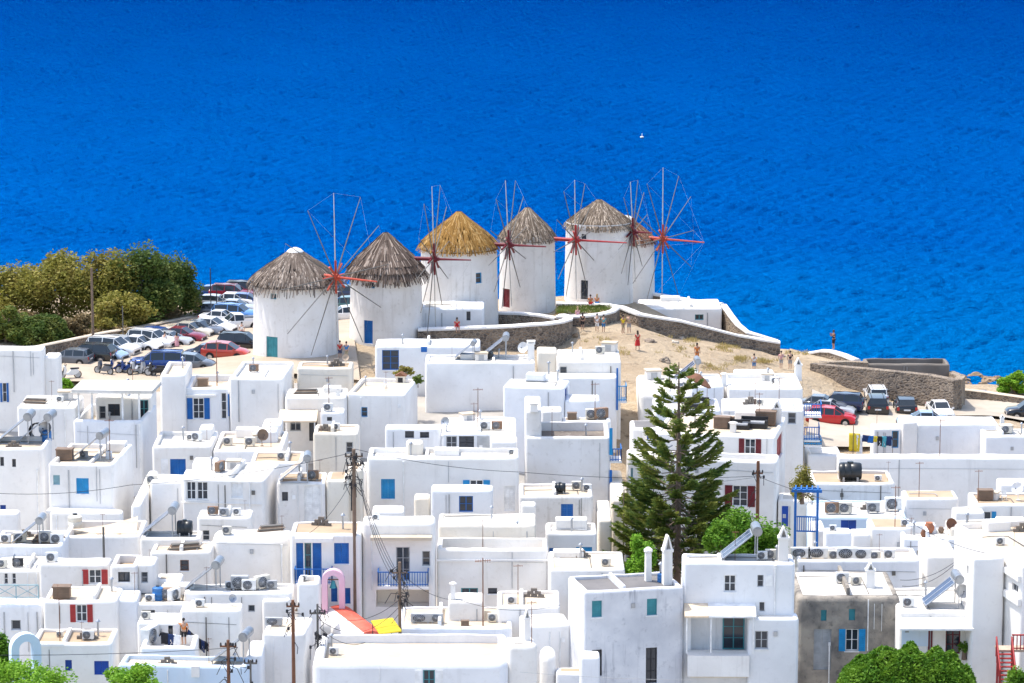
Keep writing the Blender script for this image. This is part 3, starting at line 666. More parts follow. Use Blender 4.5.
def kit_drum():
    e = empty('upright_water_tank', FAR); mb = MB(); mb.lathe([(.01, 0), (.42, 0), (.45, .06), (.45, .3), (.43, .32), (.45, .34), (.45, .7), (.43, .72), (.45, .74), (.44, 1.0), (.2, 1.12), (.01, 1.13)], 24); mb.build('barrel', 'plastic_blue', e, smooth=50)
    mb = MB(); mb.tube((0, 0, 1.12), (0, 0, 1.2), .15, n=14); mb.build('lid', 'plastic_black', e); return proto('drum', e)
def kit_crate():
    e = empty('storage_box', FAR); mb = MB(); mb.box(-.55, .55, -.35, .35, .05, .75); mb.build('body', 'ac_brown', e)
    mb = MB(); mb.box(-.59, .59, -.39, .39, .752, .83); mb.build('lid', 'wood', e)
    for k in range(6): mb = MB(); z = .1 + k * .105; mb.box(-.5, .5, -.375, -.352, z, z + .07); mb.build('slat', 'wood', e)
    return proto('crate', e)
def kit_chair():
    e = empty('terrace_chair', FAR); mb = MB(); mb.box(-.24, .24, -.24, .24, .42, .46); mb.build('seat', 'white_paint', e)
    mb = MB(); mb.box(-.24, .24, .2, .24, .55, .92); mb.build('backrest', 'white_paint', e)
    for x in (-.21, .21):
        for y in (-.21, .21): mb = MB(); mb.box(x - .022, x + .022, y - .022, y + .022, 0, .418 if y < 0 else .55); mb.build('leg', 'white_paint', e)
    return proto('chair', e)
def kit_sofa():
    e = empty('rattan_sofa', FAR); mb = MB(); mb.box(-.95, .95, -.4, .4, .06, .38); mb.build('base', 'black', e); mb = MB(); mb.box(-.95, .95, .28, .42, .38, .78); mb.build('backrest', 'black', e)
    for x in (-.95, .8): mb = MB(); mb.box(x, x + .15, -.4, .28, .38, .6); mb.build('armrest', 'black', e)
    mb = MB(); mb.box(-.78, .78, -.38, .27, .382, .5); mb.build('cushion', 'cloth_grey', e); return proto('sofa', e)
GRP = {'ac': 'air conditioners on the roofs', 'solar': 'solar water heaters on the roofs', 'dish': 'satellite dishes on the roofs', 'antenna': 'television aerials on the roofs', 'tank': 'black water tanks on the roofs', 'drum': 'upright water tanks on the roofs', 'crate': 'boxes on the roofs', 'chair': 'chairs on the roof terraces', 'sofa': 'sofas on the roof terraces'}
CAT = {'ac': 'air conditioner', 'solar': 'solar heater', 'dish': 'satellite dish', 'antenna': 'aerial', 'tank': 'water tank', 'drum': 'water tank', 'crate': 'box', 'chair': 'chair', 'sofa': 'sofa'}
HT = {'ac': .72, 'solar': 1.85, 'dish': 1.5, 'antenna': 3.0, 'tank': 1.3, 'drum': 1.2, 'crate': .83, 'chair': .92, 'sofa': .78}
def item(kind, h, px, py, hpx, label, rz=0, swap=None, z=None, wx=1.0):
    """stands on the roof of house h, at the pixel of its foot, hpx pixels tall"""
    p = onroof(h, px, py) if z is None else atZ(px, py, z)
    if z is None:        # keep it on the roof
        q = h.Minv @ p; m = .35; q.x = min(max(q.x, m), h.w - m); q.y = min(max(q.y, m), h.dep - m); p = h.M @ q; p.z = h.rz
    s = hpx / scale_at(p) / HT[kind]
    o = dup(KIT[kind], p, (h.rot if h else 0) + R(rz), (s * wx, s, s), label, CAT[kind], GRP[kind], swap)
    return o
def kit_vent():
    e = empty('vent_pipe', FAR); mb = MB(); mb.tube((0, 0, 0), (0, 0, .9), .07, n=10); mb.build('pipe', 'galv', e, smooth=40); mb = MB(); mb.lathe([(.16, .9), (.15, .94), (.02, 1.06)], 12); mb.build('cowl', 'galv', e, smooth=40); return proto('vent', e)
def kit_blocks():
    e = empty('block_pile', FAR); rr = random.Random(2)
    for k, (x, y, z) in enumerate(((-.5, 0, 0), (-.05, .05, 0), (.42, -.04, 0), (-.3, .02, .2), (.2, 0, .2), (-.05, .02, .4))): mb = MB(); mb.box(x - .2, x + .2, y - .12, y + .12, z, z + .19); mb.build('block', 'concrete', e)
    return proto('blocks', e)
def kit_planks():
    e = empty('plank_stack', FAR)
    for k in range(5): mb = MB(); mb.box(-1.1 + .08 * k, 1.0 + .1 * (k % 3), -.3 + .03 * k, -.1 + .03 * k + .22, .09 * k, .09 * k + .08); mb.build('plank', ('wood', 'wood_grey', 'wood_pale')[k % 3], e)
    return proto('planks', e)
def kit_planter():
    e = empty('planter', FAR); mb = MB(); mb.lathe([(.01, 0), (.22, 0), (.3, .38), (.33, .4), (.28, .4), (.01, .36)], 16); mb.build('pot', 'terracotta', e, smooth=40); rr = random.Random(4); mb = MB()
    for k in range(160): leafquad(mb, (rr.gauss(0, .2), rr.gauss(0, .2), .62 + rr.gauss(0, .17)), .1, rr)
    mb.build('leaves', 'leaf_green', e, fix=False); return proto('planter', e)
def kit_cube():
    e = empty('roof_hatch', FAR); mb = MB(); mb.box(-.6, .6, -.5, .5, 0, .7); b = mb.build('walls', 'white_worn', e); md = b.modifiers.new('b', 'BEVEL'); md.width = .06; md.segments = 2
    mb = MB(); mb.box(-.66, .66, -.56, .56, .702, .8); mb.build('lid', 'roof_cream', e); mb = MB(); mb.box(-.25, .25, -.512, -.503, .1, .6); mb.build('door', 'grey_paint', e); return proto('roofcube', e)
for f_ in (kit_ac, kit_solar, kit_dish, kit_antenna, kit_tank, kit_drum, kit_crate, kit_chair, kit_sofa): f_()
for q_, f_ in (('vent', kit_vent), ('blocks', kit_blocks), ('planks', kit_planks), ('planter', kit_planter), ('roofcube', kit_cube)): f_()
HT.update(vent=1.06, blocks=.6, planks=.45, planter=.85, roofcube=.8)
CAT.update(vent='vent', blocks='block pile', planks='planks', planter='planter', roofcube='roof hatch')
GRP.update(vent='vent pipes on the roofs', blocks='piles of cement blocks', planks='stacks of planks', planter='planters on the roofs', roofcube='roof hatches')
FAC = None
DESC = dict(vent='grey vent pipe on', blocks='pile of cement blocks on', planks='stack of old planks on', planter='potted green plant on', roofcube='low plastered roof hatch on')
def cleanup_kit():
    for o in KIT.values():
        fam = [o] + [c for c, g in KID[o.name]] + [g for c, gs in KID[o.name] for g in gs]
        for q in fam: bpy.data.objects.remove(q)

# ================================================================ CARS
def car_proto(key, L, W, st, cab, glass_top, wheel=.31, wb=.3, rack=False):
    """st: stations along x (rear to front): x, z_low, z_belt, z_top, half width at belt, half width at top"""
    e = empty('parked_car', FAR); bm = bmesh.new(); rows = []
    for (x, zl, zb, zt, wb_, wt) in st:
        h = W / 2; half = [(h * .86, zl), (h * .98, zl + .16), (h, (zl + zb) / 2 + .05), (wb_, zb), (wt, zt)]
        pts = half + [(-a, b) for a, b in reversed(half)]
        rows.append([bm.verts.new((x, a, b)) for a, b in pts])
    gl = []
    for i in range(len(rows) - 1):
        for k in range(10):
            f = bm.faces.new((rows[i][k], rows[i][(k + 1) % 10], rows[i + 1][(k + 1) % 10], rows[i + 1][k]))
            if k in (3, 5) and cab[0] <= i < cab[1]: gl.append(f)
            if k == 4 and i in glass_top: gl.append(f)
    bm.faces.new(rows[0]); bm.faces.new(list(reversed(rows[-1])))
    bmesh.ops.recalc_face_normals(bm, faces=bm.faces)
    bmesh.ops.inset_individual(bm, faces=gl, thickness=.055, depth=-.012)
    me = bpy.data.meshes.new('body'); win = bpy.data.meshes.new('windows'); gset = set(gl)
    bw = bmesh.new()
    for f in gl: bw.faces.new([bw.verts.new(v.co) for v in f.verts])
    bw.to_mesh(win); bw.free()
    bmesh.ops.delete(bm, geom=gl, context='FACES_ONLY'); bm.to_mesh(me); bm.free()
    me.polygons.foreach_set('use_smooth', [True] * len(me.polygons)); me.set_sharp_from_angle(angle=R(42))
    me.materials.append(MATS['paint_white']); win.materials.append(MATS['car_glass'])
    for m_ in (me, win): o = bpy.data.objects.new(m_.name, m_); COL.objects.link(o); o.parent = e
    for sx in (-1, 1):
        for sy in (-1, 1):
            x = sx * L * wb; y = sy * (W / 2 - .08); mb = MB(); mb.tube((x, y - .1 * 1, wheel), (x, y + .1, wheel), wheel, n=20); t = mb.build('wheel', 'tyre', e, smooth=40)
            m2 = MB(); yy = y + sy * .102; m2.tube((x, yy - .01, wheel), (x, yy + .01, wheel), wheel * .62, n=14); m2.build('rim', 'rim', t)
            m3 = MB(); ya = sy * (W / 2 + .006); m3.tube((x, ya - .005, wheel + .04), (x, ya + .005, wheel + .04), wheel * 1.16, n=20); m3.build('wheel_arch', 'tyre', e)
    z = st[-1][2] - .06
    for sy in (-1, 1):
        mb = MB(); mb.box(L / 2 - .16, L / 2 + .012, sy * W * .36 - .16, sy * W * .36 + .16, z - .13, z + .02); mb.build('headlight', 'lamp_white', e)
        mb = MB(); zz = st[0][2] - .1; mb.box(-L / 2 - .012, -L / 2 + .12, sy * W * .42 - .1, sy * W * .42 + .09, zz - .16, zz + .1); mb.build('taillight', 'lamp_red', e)
        xm = st[cab[1]][0] - .2; mb = MB(); mb.box(xm - .07, xm + .07, sy * (W / 2 + .1) - .09, sy * (W / 2 + .1) + .09, st[cab[1]][2] - .02, st[cab[1]][2] + .12); mb.build('mirror', 'paint_white', e)
    mb = MB(); mb.box(L / 2 - .05, L / 2 + .02, -W * .3, W * .3, st[-1][1] + .05, st[-1][1] + .25); mb.build('grille', 'dark', e)
    mb = MB(); mb.box(-L / 2 - .015, -L / 2 + .02, -.26, .26, st[0][1] + .28, st[0][1] + .4); mb.build('number_plate', 'white_paint', e)
    if rack:
        mb = MB(); q = st[2]
        for sy in (-1, 1): mb.tube((q[0], sy * .5, q[3] + .05), (st[cab[1] - 1][0], sy * .5, q[3] + .05), .025, n=6)
        mb.build('roof_rail', 'dark', e)
    return proto(key, e)
for nm, c in (('white', (.78, .78, .77)), ('black', (.012, .013, .016)), ('red', (.5, .012, .015)), ('maroon', (.22, .015, .03)), ('blue', (.02, .06, .24)), ('navy', (.015, .025, .07)), ('silver', (.42, .44, .46)), ('grey', (.12, .13, .15)), ('lightblue', (.30, .42, .58)), ('orange', (.42, .05, .03)), ('green', (.05, .13, .13)), ('beige', (.55, .5, .4)), ('skyblue', (.10, .25, .55))):
    m = simple('paint_' + nm, c, .22, 0, .03); m.node_tree.nodes['Principled BSDF'].inputs['Coat Weight'].default_value = .6
car_proto('hatch', 3.9, 1.7, [(-1.95, .35, .92, .97, .74, .62), (-1.9, .24, .95, 1.02, .8, .66), (-1.5, .2, .95, 1.45, .83, .60), (-.5, .2, .93, 1.5, .84, .62), (.3, .2, .91, 1.44, .84, .6), (1.1, .2, .9, .96, .82, .66), (1.65, .22, .80, .86, .78, .6), (1.95, .3, .62, .68, .7, .5)], (1, 5), (1, 4))
car_proto('suv', 4.5, 1.85, [(-2.25, .42, 1.05, 1.12, .8, .72), (-2.2, .3, 1.08, 1.2, .88, .72), (-1.9, .28, 1.08, 1.66, .9, .68), (-.6, .27, 1.07, 1.72, .91, .7), (.45, .27, 1.05, 1.66, .91, .68), (1.15, .27, 1.04, 1.12, .89, .74), (2.0, .3, .97, 1.03, .85, .7), (2.25, .38, .75, .82, .78, .58)], (1, 5), (1, 4), .37, .3, True)
car_proto('sedan', 4.4, 1.75, [(-2.2, .36, .9, .95, .72, .6), (-2.1, .25, .95, 1.0, .8, .66), (-1.45, .2, .95, 1.02, .84, .66), (-.85, .2, .94, 1.42, .85, .6), (.2, .2, .92, 1.42, .85, .6), (1.0, .2, .9, .96, .84, .66), (1.9, .22, .8, .86, .78, .62), (2.2, .32, .62, .67, .68, .5)], (2, 5), (2, 4), .32, .31)
car_proto('van', 5.0, 1.9, [(-2.5, .4, 1.1, 1.16, .84, .8), (-2.48, .3, 1.12, 1.3, .92, .82), (-2.35, .28, 1.12, 1.9, .93, .8), (0, .28, 1.12, 1.95, .94, .82), (1.2, .28, 1.1, 1.88, .93, .78), (1.95, .28, 1.06, 1.14, .9, .76), (2.35, .32, .95, 1.0, .85, .7), (2.5, .4, .75, .8, .8, .62)], (1, 5), (1, 4), .34, .31)
def kit_pickup():
    e = car_proto('pickup', 5.0, 1.8, [(-2.5, .45, .98, 1.0, .86, .8), (-2.4, .38, .99, 1.02, .88, .8), (-.62, .34, .99, 1.02, .89, .8), (-.6, .34, .99, 1.55, .89, .66), (.3, .34, .99, 1.62, .89, .68), (1.0, .34, .98, 1.08, .88, .74), (2.2, .38, .92, .97, .84, .7), (2.5, .46, .72, .78, .76, .6)], (3, 5), (4,), .37, .31)
    mb = MB(); mb.box(-2.38, -.7, -.74, .74, 1.024, 1.04); mb.build('load_bed', 'dark', e); mb = MB()
    for y in (-.82, .76): mb.box(-2.45, -.65, y, y + .06, 1.0, 1.2)
    mb.box(-2.48, -2.42, -.76, .76, 1.0, 1.2); mb.build('bed_side', 'paint_white', e); freeze(e)
kit_pickup()
def car(kind, px, py, ang, colr, label, grp, z=None, sc=1.0):
    """pixel of the middle of the car on the ground; ang 0 = nose to the right, -90 = nose towards the town"""
    p = ground_px(px, py) if z is None else atZ(px, py, z)
    p.z += .05
    return dup(KIT[kind], p, R(ang), sc, label, 'car' if kind not in ('van', 'pickup') else kind, grp, {'paint_white': 'paint_' + colr})
def kit_moto():
    e = empty('parked_motorbike', FAR)
    for x in (-.62, .62):
        mb = MB(); pr = [(.24, -.05), (.3, -.04), (.31, 0), (.3, .04), (.24, .05), (.24, -.05)]; mb.lathe(pr, 18); mb.xform(Matrix.Translation((x, 0, .31)) @ Matrix.Rotation(math.pi / 2, 4, 'X')); w_ = mb.build('wheel', 'tyre', e, smooth=40)
        m = MB(); m.tube((x, -.03, .31), (x, .03, .31), .22, n=14); m.build('rim', 'galv', w_)
    mb = MB(); mb.prism([(-.75, .55), (-.6, .75), (-.1, .72), (.1, .48), (.25, .42), (.3, .3), (-.2, .26), (-.5, .35)], 'y', -.14, .14); mb.prism([(.36, .35), (.5, .4), (.42, 1.0), (.3, 1.02), (.24, .7)], 'y', -.18, .18); mb.build('fairing', 'paint_blue', e)
    mb = MB(); mb.box(-.72, -.05, -.13, .13, .752, .84); mb.build('seat', 'black', e)
    mb = MB(); mb.tube((.33, -.36, 1.06), (.33, .36, 1.06), .025); mb.tube((.62, 0, .31), (.36, 0, 1.05), .04); mb.build('handlebar', 'dark', e)
    mb = MB(); mb.tube((.36, -.05, .95), (.5, -.05, .95), .09, n=12); mb.build('headlight', 'lamp_white', e)
    for y in (-.34, .34): mb = MB(); mb.box(.29, .33, y - .07, y + .07, 1.12, 1.22); mb.build('mirror', 'dark', e)
    return proto('moto', e)
kit_moto()

# ================================================================ PEOPLE
def skin_obj(name, verts, edges, radii, mat, parent, lv=1):
    me = bpy.data.meshes.new(name); me.from_pydata(verts, edges, []); o = bpy.data.objects.new(name, me); COL.objects.link(o); o.parent = parent
    md = o.modifiers.new('skin', 'SKIN'); md.use_smooth_shade = True
    for i, r_ in enumerate(radii): me.skin_vertices[0].data[i].radius = (r_, r_) if not isinstance(r_, tuple) else r_
    me.skin_vertices[0].data[0].use_root = True
    o.modifiers.new('sub', 'SUBSURF').levels = lv; o.modifiers['sub'].render_levels = lv; me.materials.append(MATS[mat]); return o
def person(label, p, rz=0, top='cloth_white', bottom='cloth_navy', hair='hair_dark', skin='skin', pose='stand', h=1.7, dress=False, hat=None, long_hair=False):
    e = empty('person', p, R(rz)); e.scale = (h / 1.7,) * 3; tag(e, label, 'person', 'people out on the headland and the roofs'); k = random.uniform(-.05, .05)
    st = .16 if pose == 'walk' else .02
    if pose == 'sit':
        leg = lambda s: [(s * .1, -.02, .48), (s * .12, -.45, .5), (s * .11, -.47, .08), (s * .11, -.6, .03)]; zb = .45
    else:
        leg = lambda s: [(s * .09, 0, .88), (s * .1, -.03 - st * s * .6, .48), (s * .1, st * -s + .03, .08), (s * .11, st * -s - .12, .03)]; zb = .92
    up_ = zb + .02
    V = [(0, 0, up_), (0, .01, up_ + .2), (0, 0, up_ + .42), (0, -.01, up_ + .53), (0, -.02, up_ + .62), (0, -.03, up_ + .74)]
    rad = [(.155, .11), (.13, .10), (.165, .10), .055, (.075, .085), (.06, .07)]; E = [(0, 1), (1, 2), (2, 3), (3, 4), (4, 5)]
    for s in (-1, 1):
        i = len(V); arm = [(s * .2, 0, up_ + .45), (s * (.26 + k), .0 if pose != 'point' or s < 0 else -.22, up_ + (.2 if pose != 'point' or s < 0 else .5)), (s * .25, -.1 if pose != 'point' or s < 0 else -.5, up_ - .03 if pose != 'point' or s < 0 else up_ + .55), (s * .25, -.14 if pose != 'point' or s < 0 else -.62, up_ - .12 if pose != 'point' or s < 0 else up_ + .57)]
        if pose == 'photo': arm = [(s * .2, 0, up_ + .45), (s * .27, -.12, up_ + .22), (s * .1, -.32, up_ + .5), (s * .07, -.35, up_ + .6)]
        V += arm; rad += [.055, .042, .032, .035]; E += [(2, i), (i, i + 1), (i + 1, i + 2), (i + 2, i + 3)]
        i = len(V); V += leg(s); rad += [.085, .06, .042, .04]; E += [(0, i), (i, i + 1), (i + 1, i + 2), (i + 2, i + 3)]
    skin_obj('body', V, E, rad, skin, e)
    mb = MB(); hd = V[5]; mb.ball((hd[0], hd[1] + .025, hd[2] + .02), .1, 8, (1, 1.1, 1.1))
    if long_hair: mb.ball((hd[0], hd[1] + .07, hd[2] - .14), .1, 8, (1.05, .6, 1.7))
    mb.build('hair', hair, e, smooth=60)
    if hat: mb = MB(); mb.lathe([(.2, .0), (.2, .02), (.11, .03), (.105, .12), (.01, .14)], 14, (hd[0], hd[1], hd[2] + .06)); mb.build('hat', hat, e, smooth=50)
    i2 = 2
    tv = [V[0], V[1], V[2], V[6], V[14]] if False else [V[0], V[1], V[2]]
    if top:
        tv = [(0, 0, up_ - .02), V[1], (0, 0, up_ + .43)]; te = [(0, 1), (1, 2)]; tr = [(.17, .125), (.148, .118), (.18, .115)]
        for ii in (6, 14): tv += [V[ii], tuple(Vector(V[ii]).lerp(Vector(V[ii + 1]), .55))]; tr += [.07, .062]; q = len(tv); te += [(2, q - 2), (q - 2, q - 1)]
        skin_obj('dress' if dress else 'shirt', tv, te, tr, top, e)
    if dress and pose != 'sit': mb = MB(); mb.lathe([(.155, up_ + .06), (.21, up_ - .15), (.26, .42), (.25, .42), (.1, up_)], 14); mb.xform(Matrix.Scale(.8, 4, (0, 1, 0))); mb.build('skirt', top, e, smooth=60)
    elif bottom:
        tv = [(0, 0, up_ + .03)]; te = []; tr = [(.165, .12)]
        for ii in (10, 18):
            q = len(tv); a, b = Vector(V[ii]), Vector(V[ii + 1]); tv += [tuple(a), tuple(a.lerp(b, .95))]; tr += [.1, .078]; te += [(0, q), (q, q + 1)]
        skin_obj('shorts', tv, te, tr, bottom, e)
    return e

# ================================================================ TREES AND SHRUBS
def tree(name, label, cat, p, rx, ry, H, mat, n=4500, trunk=.18, z0=.3, leaf=.2, seed=1, lobes=16, group=None, trunk_mat='wood'):
    rnd = random.Random(seed); e = empty(name, (p.x, p.y, p.z - .1)); tag(e, label, cat, group); mb = MB(); tb = MB()
    ch = H * (1 - z0); cs = []
    for k in range(lobes):
        t = rnd.random() * 2 * math.pi; q = math.sqrt(rnd.random()) * .85; zz = rnd.random()
        q *= math.sqrt(max(.12, 1 - (zz * 1.05 - .3) ** 2 / .75)) if zz > .3 else 1
        cs.append((Vector((rx * q * math.cos(t), ry * q * math.sin(t), H * z0 + ch * (.12 + .76 * zz))), rnd.uniform(.27, .46)))
    for k in range(n):
        c, r_ = cs[rnd.randrange(lobes)]; d = Vector((rnd.gauss(0, 1), rnd.gauss(0, 1), rnd.gauss(0, .8))).normalized() * (rnd.random() ** .4) * r_
        leafquad(mb, c + Vector((d.x * rx * 1.1, d.y * ry * 1.1, d.z * ch * .62)), leaf * rnd.uniform(.6, 1.3), rnd)
    mb.build('crown', mat, e, fix=False)
    top = Vector((0, 0, H * (z0 + .25))); tb.tube((0, 0, -.2), top, trunk, trunk * .6, 7)
    for c, r_ in cs[:9]: tb.tube(top * rnd.uniform(.35, 1), c, trunk * .4, trunk * .12, 5)
    tb.build('trunk', trunk_mat, e, smooth=60); return e
def pine(label, px, py_base, py_top, Y, half_px):
    b = atY(px, py_base, Y); t = atY(px, py_top, Y); s = scale_at(b); H = t.z - b.z; Rm = half_px / s; rnd = random.Random(5)
    g = gz(b.x, b.y); e = empty('norfolk_pine', (b.x, b.y, g - .1)); tag(e, label, 'tree'); off = b.z - g + .1
    tb = MB(); tb.tube((0, 0, 0), (.05, 0, off + H * .55), .3, .17, 10); tb.tube((.05, 0, off + H * .55), (.0, 0, off + H), .17, .03, 8)
    mb = MB(); z = off + .1; k = 0
    while z < off + H - .1:
        f = (z - off) / H; Lr = Rm * min(1.05, (1.04 - f) ** .72 * 1.12) + .08; nb = 8 if f < .35 else (7 if f < .55 else 6); ph = rnd.random() * 6
        for j in range(nb):
            a = ph + 2 * math.pi * j / nb + rnd.uniform(-.2, .2); L = Lr * rnd.uniform(.75, 1.1); d = Vector((math.cos(a), math.sin(a), 0)); sd = Vector((-d.y, d.x, 0))
            rise = L * (rnd.uniform(.30, .45) if f > .5 else rnd.uniform(.12, .28)); zz = z + rnd.uniform(-.1, .1); sag = .10 * L
            P = lambda u: d * (L * u) + Vector((0, 0, zz - sag * math.sin(math.pi * u) + rise * u ** 2.2))
            for (u0, u1) in ((0, .35), (.35, .7), (.7, 1)): tb.tube(P(u0), P(u1), .05 * (1 - u0 * .7), .05 * (1 - u1 * .7), 4, False)
            nt_ = int(13 + L * 15); us = .3 if f > .5 else .38
            for q in range(nt_):
                u = us + (1 - us) * ((q + rnd.random()) / nt_) ** .85; c = P(u); sg = 1 if q % 2 else -1; tl = min(.85, .30 + L * .16) * math.sin(math.pi * min(1, .25 + .62 * (u - us) / (1 - us))) * rnd.uniform(.75, 1.2) + .1
                dv = (sd * sg * rnd.uniform(.35, .8) + d * .8 + Vector((0, 0, rnd.uniform(.0, .5)))).normalized()
                for w in range(4):
                    m_ = c + dv * tl * (w + .5) / 4; n1 = Vector((rnd.gauss(0, 1), rnd.gauss(0, 1), rnd.gauss(0, 1))).cross(dv).normalized(); hw = .115 * (1 - w * .14); hl = tl * .19
                    mb.face([m_ - dv * hl - n1 * hw * .5, m_ + n1 * hw, m_ + dv * hl * 1.3, m_ - n1 * hw])
        z += .52 if f < .4 else (.8 if f < .62 else .92); k += 1
    tb.build('trunk', 'wood', e, smooth=60); mb.build('crown', 'needle', e, fix=False); return e
def tuft(mb, c, r_, h_, n, rnd):
    for k in range(n):
        a = rnd.random() * 6.283; q = rnd.random() ** .6 * r_; b = Vector(c) + Vector((q * math.cos(a), q * math.sin(a), 0)); t = b + Vector((rnd.gauss(0, .12), rnd.gauss(0, .12), h_ * rnd.uniform(.5, 1)))
        s = Vector((rnd.gauss(0, 1), rnd.gauss(0, 1), 0)).normalized() * .035; mb.face([b - s, b + s, t])

# ================================================================ FREE-STANDING WALLS
def wallrun(name, label, pts, h, th=.5, mat='stone', cap=None, cat='wall', below=1.5, caph=.22):
    """pts: world points of the top line of the wall (x, y, z of the wall top)"""
    e = empty(name, pts[0]); tag(e, label, cat); P = [Vector(p) for p in pts]; out = [P[0]]
    for a, b in zip(P[:-1], P[1:]):
        k = max(1, int((b - a).length / 1.2))
        for i in range(1, k + 1): out.append(a.lerp(b, i / k) + (Vector((0, 0, .05 * noise.noise(a * .7 + Vector((i, 0, 0))))) if i < k else Vector()))
    N = []
    for i in range(len(out)):
        d = (out[min(i + 1, len(out) - 1)] - out[max(i - 1, 0)]); d.z = 0; d.normalize(); N.append(Vector((-d.y, d.x, 0)))
    def sweep(prof, nm, mt, sm=None):
        mb = MB(); o0 = P[0]; n = len(prof); idx = []
        for p, q in zip(out, N):
            idx.append(len(mb.v))
            for (a, z) in prof: r_ = p + q * a; mb.v.append((r_.x - o0.x, r_.y - o0.y, p.z - o0.z + z))
        for i in range(len(out) - 1):
            for k in range(n): mb.f.append((idx[i] + k, idx[i] + (k + 1) % n, idx[i + 1] + (k + 1) % n, idx[i + 1] + k)); mb.m.append(0)
        for i in (idx[0], idx[-1]): mb.f.append(tuple(i + k for k in range(n))); mb.m.append(0)
        return mb.build(nm, mt, e, smooth=sm)
    t = th / 2; zt = -caph if cap else 0
    sweep([(-t, zt), (-t, -h - below), (t, -h - below), (t, zt)], 'masonry', mat)
    if cap: c = t + .06; sweep([(-c, -caph - .02), (-c, -.08), (-c * .7, 0), (c * .7, 0), (c, -.08), (c, -caph - .02)], 'coping', cap, 40)
    return e
# ================================================================ POLES AND WIRES
def pole(name, label, px, yb, yt, Y, r=.13, mat='wood', arms=(), clutter=0, cat='pole', sub=None):
    b = atY(px, yb, Y); t = atY(px, yt, Y); g = gz(b.x, b.y) - .3; e = empty(name, (b.x, b.y, g)); tag(e, label, cat)
    H = t.z - g; mb = MB(); mb.tube((0, 0, 0), (0, 0, H), r, r * .75, 10); mb.build('shaft', mat, e, smooth=40)
    for (dz, L) in arms:
        m = MB(); m.box(-L, L, -.05, .05, H - dz - .05, H - dz + .05); a = m.build('crossarm', mat, e)
        for k in range(4): m = MB(); x = -L * .9 + L * 1.8 * k / 3; m.lathe([(.05, 0), (.07, .05), (.04, .1), (.06, .15), (.01, .2)], 10, (x, 0, H - dz + .052)); m.build('insulator', 'dark', a)
    if clutter:
        rnd = random.Random(px); m = MB()
        for k in range(clutter):
            z = H - rnd.uniform(.1, 2.6); a = rnd.uniform(-2.6, -.5) ; p = Vector((0, 0, z)); q = p + Vector((rnd.uniform(-.6, .6), rnd.uniform(-.5, .1), rnd.uniform(-.5, .3))); w = q + Vector((rnd.uniform(-.4, .4), 0, rnd.uniform(-.9, -.2))); m.path([p, q, w], .022, 5)
            if k % 3 == 0: m.box(q.x - .07, q.x + .07, q.y - .05, q.y + .05, q.z - .1, q.z + .1)
        m.build('cable_cluster', 'wire', e)
    return e
def cable(label, pts, sag, r=.018, mat='wire', cat='cable', name='overhead_cable', group='overhead cables across the town'):
    P = [Vector(p) for p in pts]; out = []
    for a, b in zip(P[:-1], P[1:]):
        for i in range(13): t = i / 12; out.append(a.lerp(b, t) - Vector((0, 0, sag * 4 * t * (1 - t))))
    mb = MB(); o0 = out[0]; mb.path([q - o0 for q in out], r, 5); o = mb.build(name, mat); o.location = o0; tag(o, label, cat, group); return o
# ================================================================ HEADLAND: windmills, walls, car parks
windmill('nearest windmill with grey thatch, white cap tip and teal door', 250, 337, 293, 362, 290, 248, 'thatch_grey', (335, 277), 190, 377, tip='white',
         feats=[('d', 266.5, 336, 278, 360.5, 't'), ('w', 270, 293.5, 276, 299.5, 'tg')], phase=.02, hub_mat='red_wood', rag=.8)
windmill('windmill with dark tiered thatch and a blue window below its eaves', 348, 422, 385, 346, 280, 233, 'thatch_dark', (433, 259), 183, 470, tier=7, tip=None,
         feats=[('d', 364, 320, 373, 344, 'b'), ('w', 369, 282.5, 374.5, 288.5, 'blg')], phase=.1, hub_mat='red_dark', axang=79, rag=.75)
windmill('windmill with bright golden thatch', 419, 498, 459, 330, 254, 212, 'thatch_gold', (508, 245), 180, 545, tip=None,
         feats=[('w', 476, 273, 482, 283, 'blg')], phase=.16, hub_mat='red_dark', eave=1.06, axang=73, rag=.28)
windmill('narrow windmill with brown thatch and a red door', 499, 556, 527, 313, 243, 208, 'thatch_brown', (575, 240), 178, 625, tip=None,
         feats=[('d', 503, 288, 510, 308, 'rd')], phase=.05, hub_mat='red', eave=1.05, axang=69, rag=.25)
windmill('tall white windmill with brown thatch, dark door and small dark window', 565, 634, 599, 303, 231, 200, 'thatch_brown', (633, 232), 178, 652, tip=None,
         feats=[('d', 581, 280, 588, 299.5, 'd'), ('w', 581, 234, 586, 239.5, 'd')], phase=.2, hub_mat='red_dark', eave=1.04, axang=72, rag=.2)
windmill('farthest windmill, half hidden, with reddish thatch and red boom over the sea', 598, 656, 627, 311, 246, 216, 'thatch_red', (662, 239), 168, 702, z=10.5, tip='roof_white', phase=.0, hub_mat='red_wood', eave=1.05, axang=60, rag=.25)

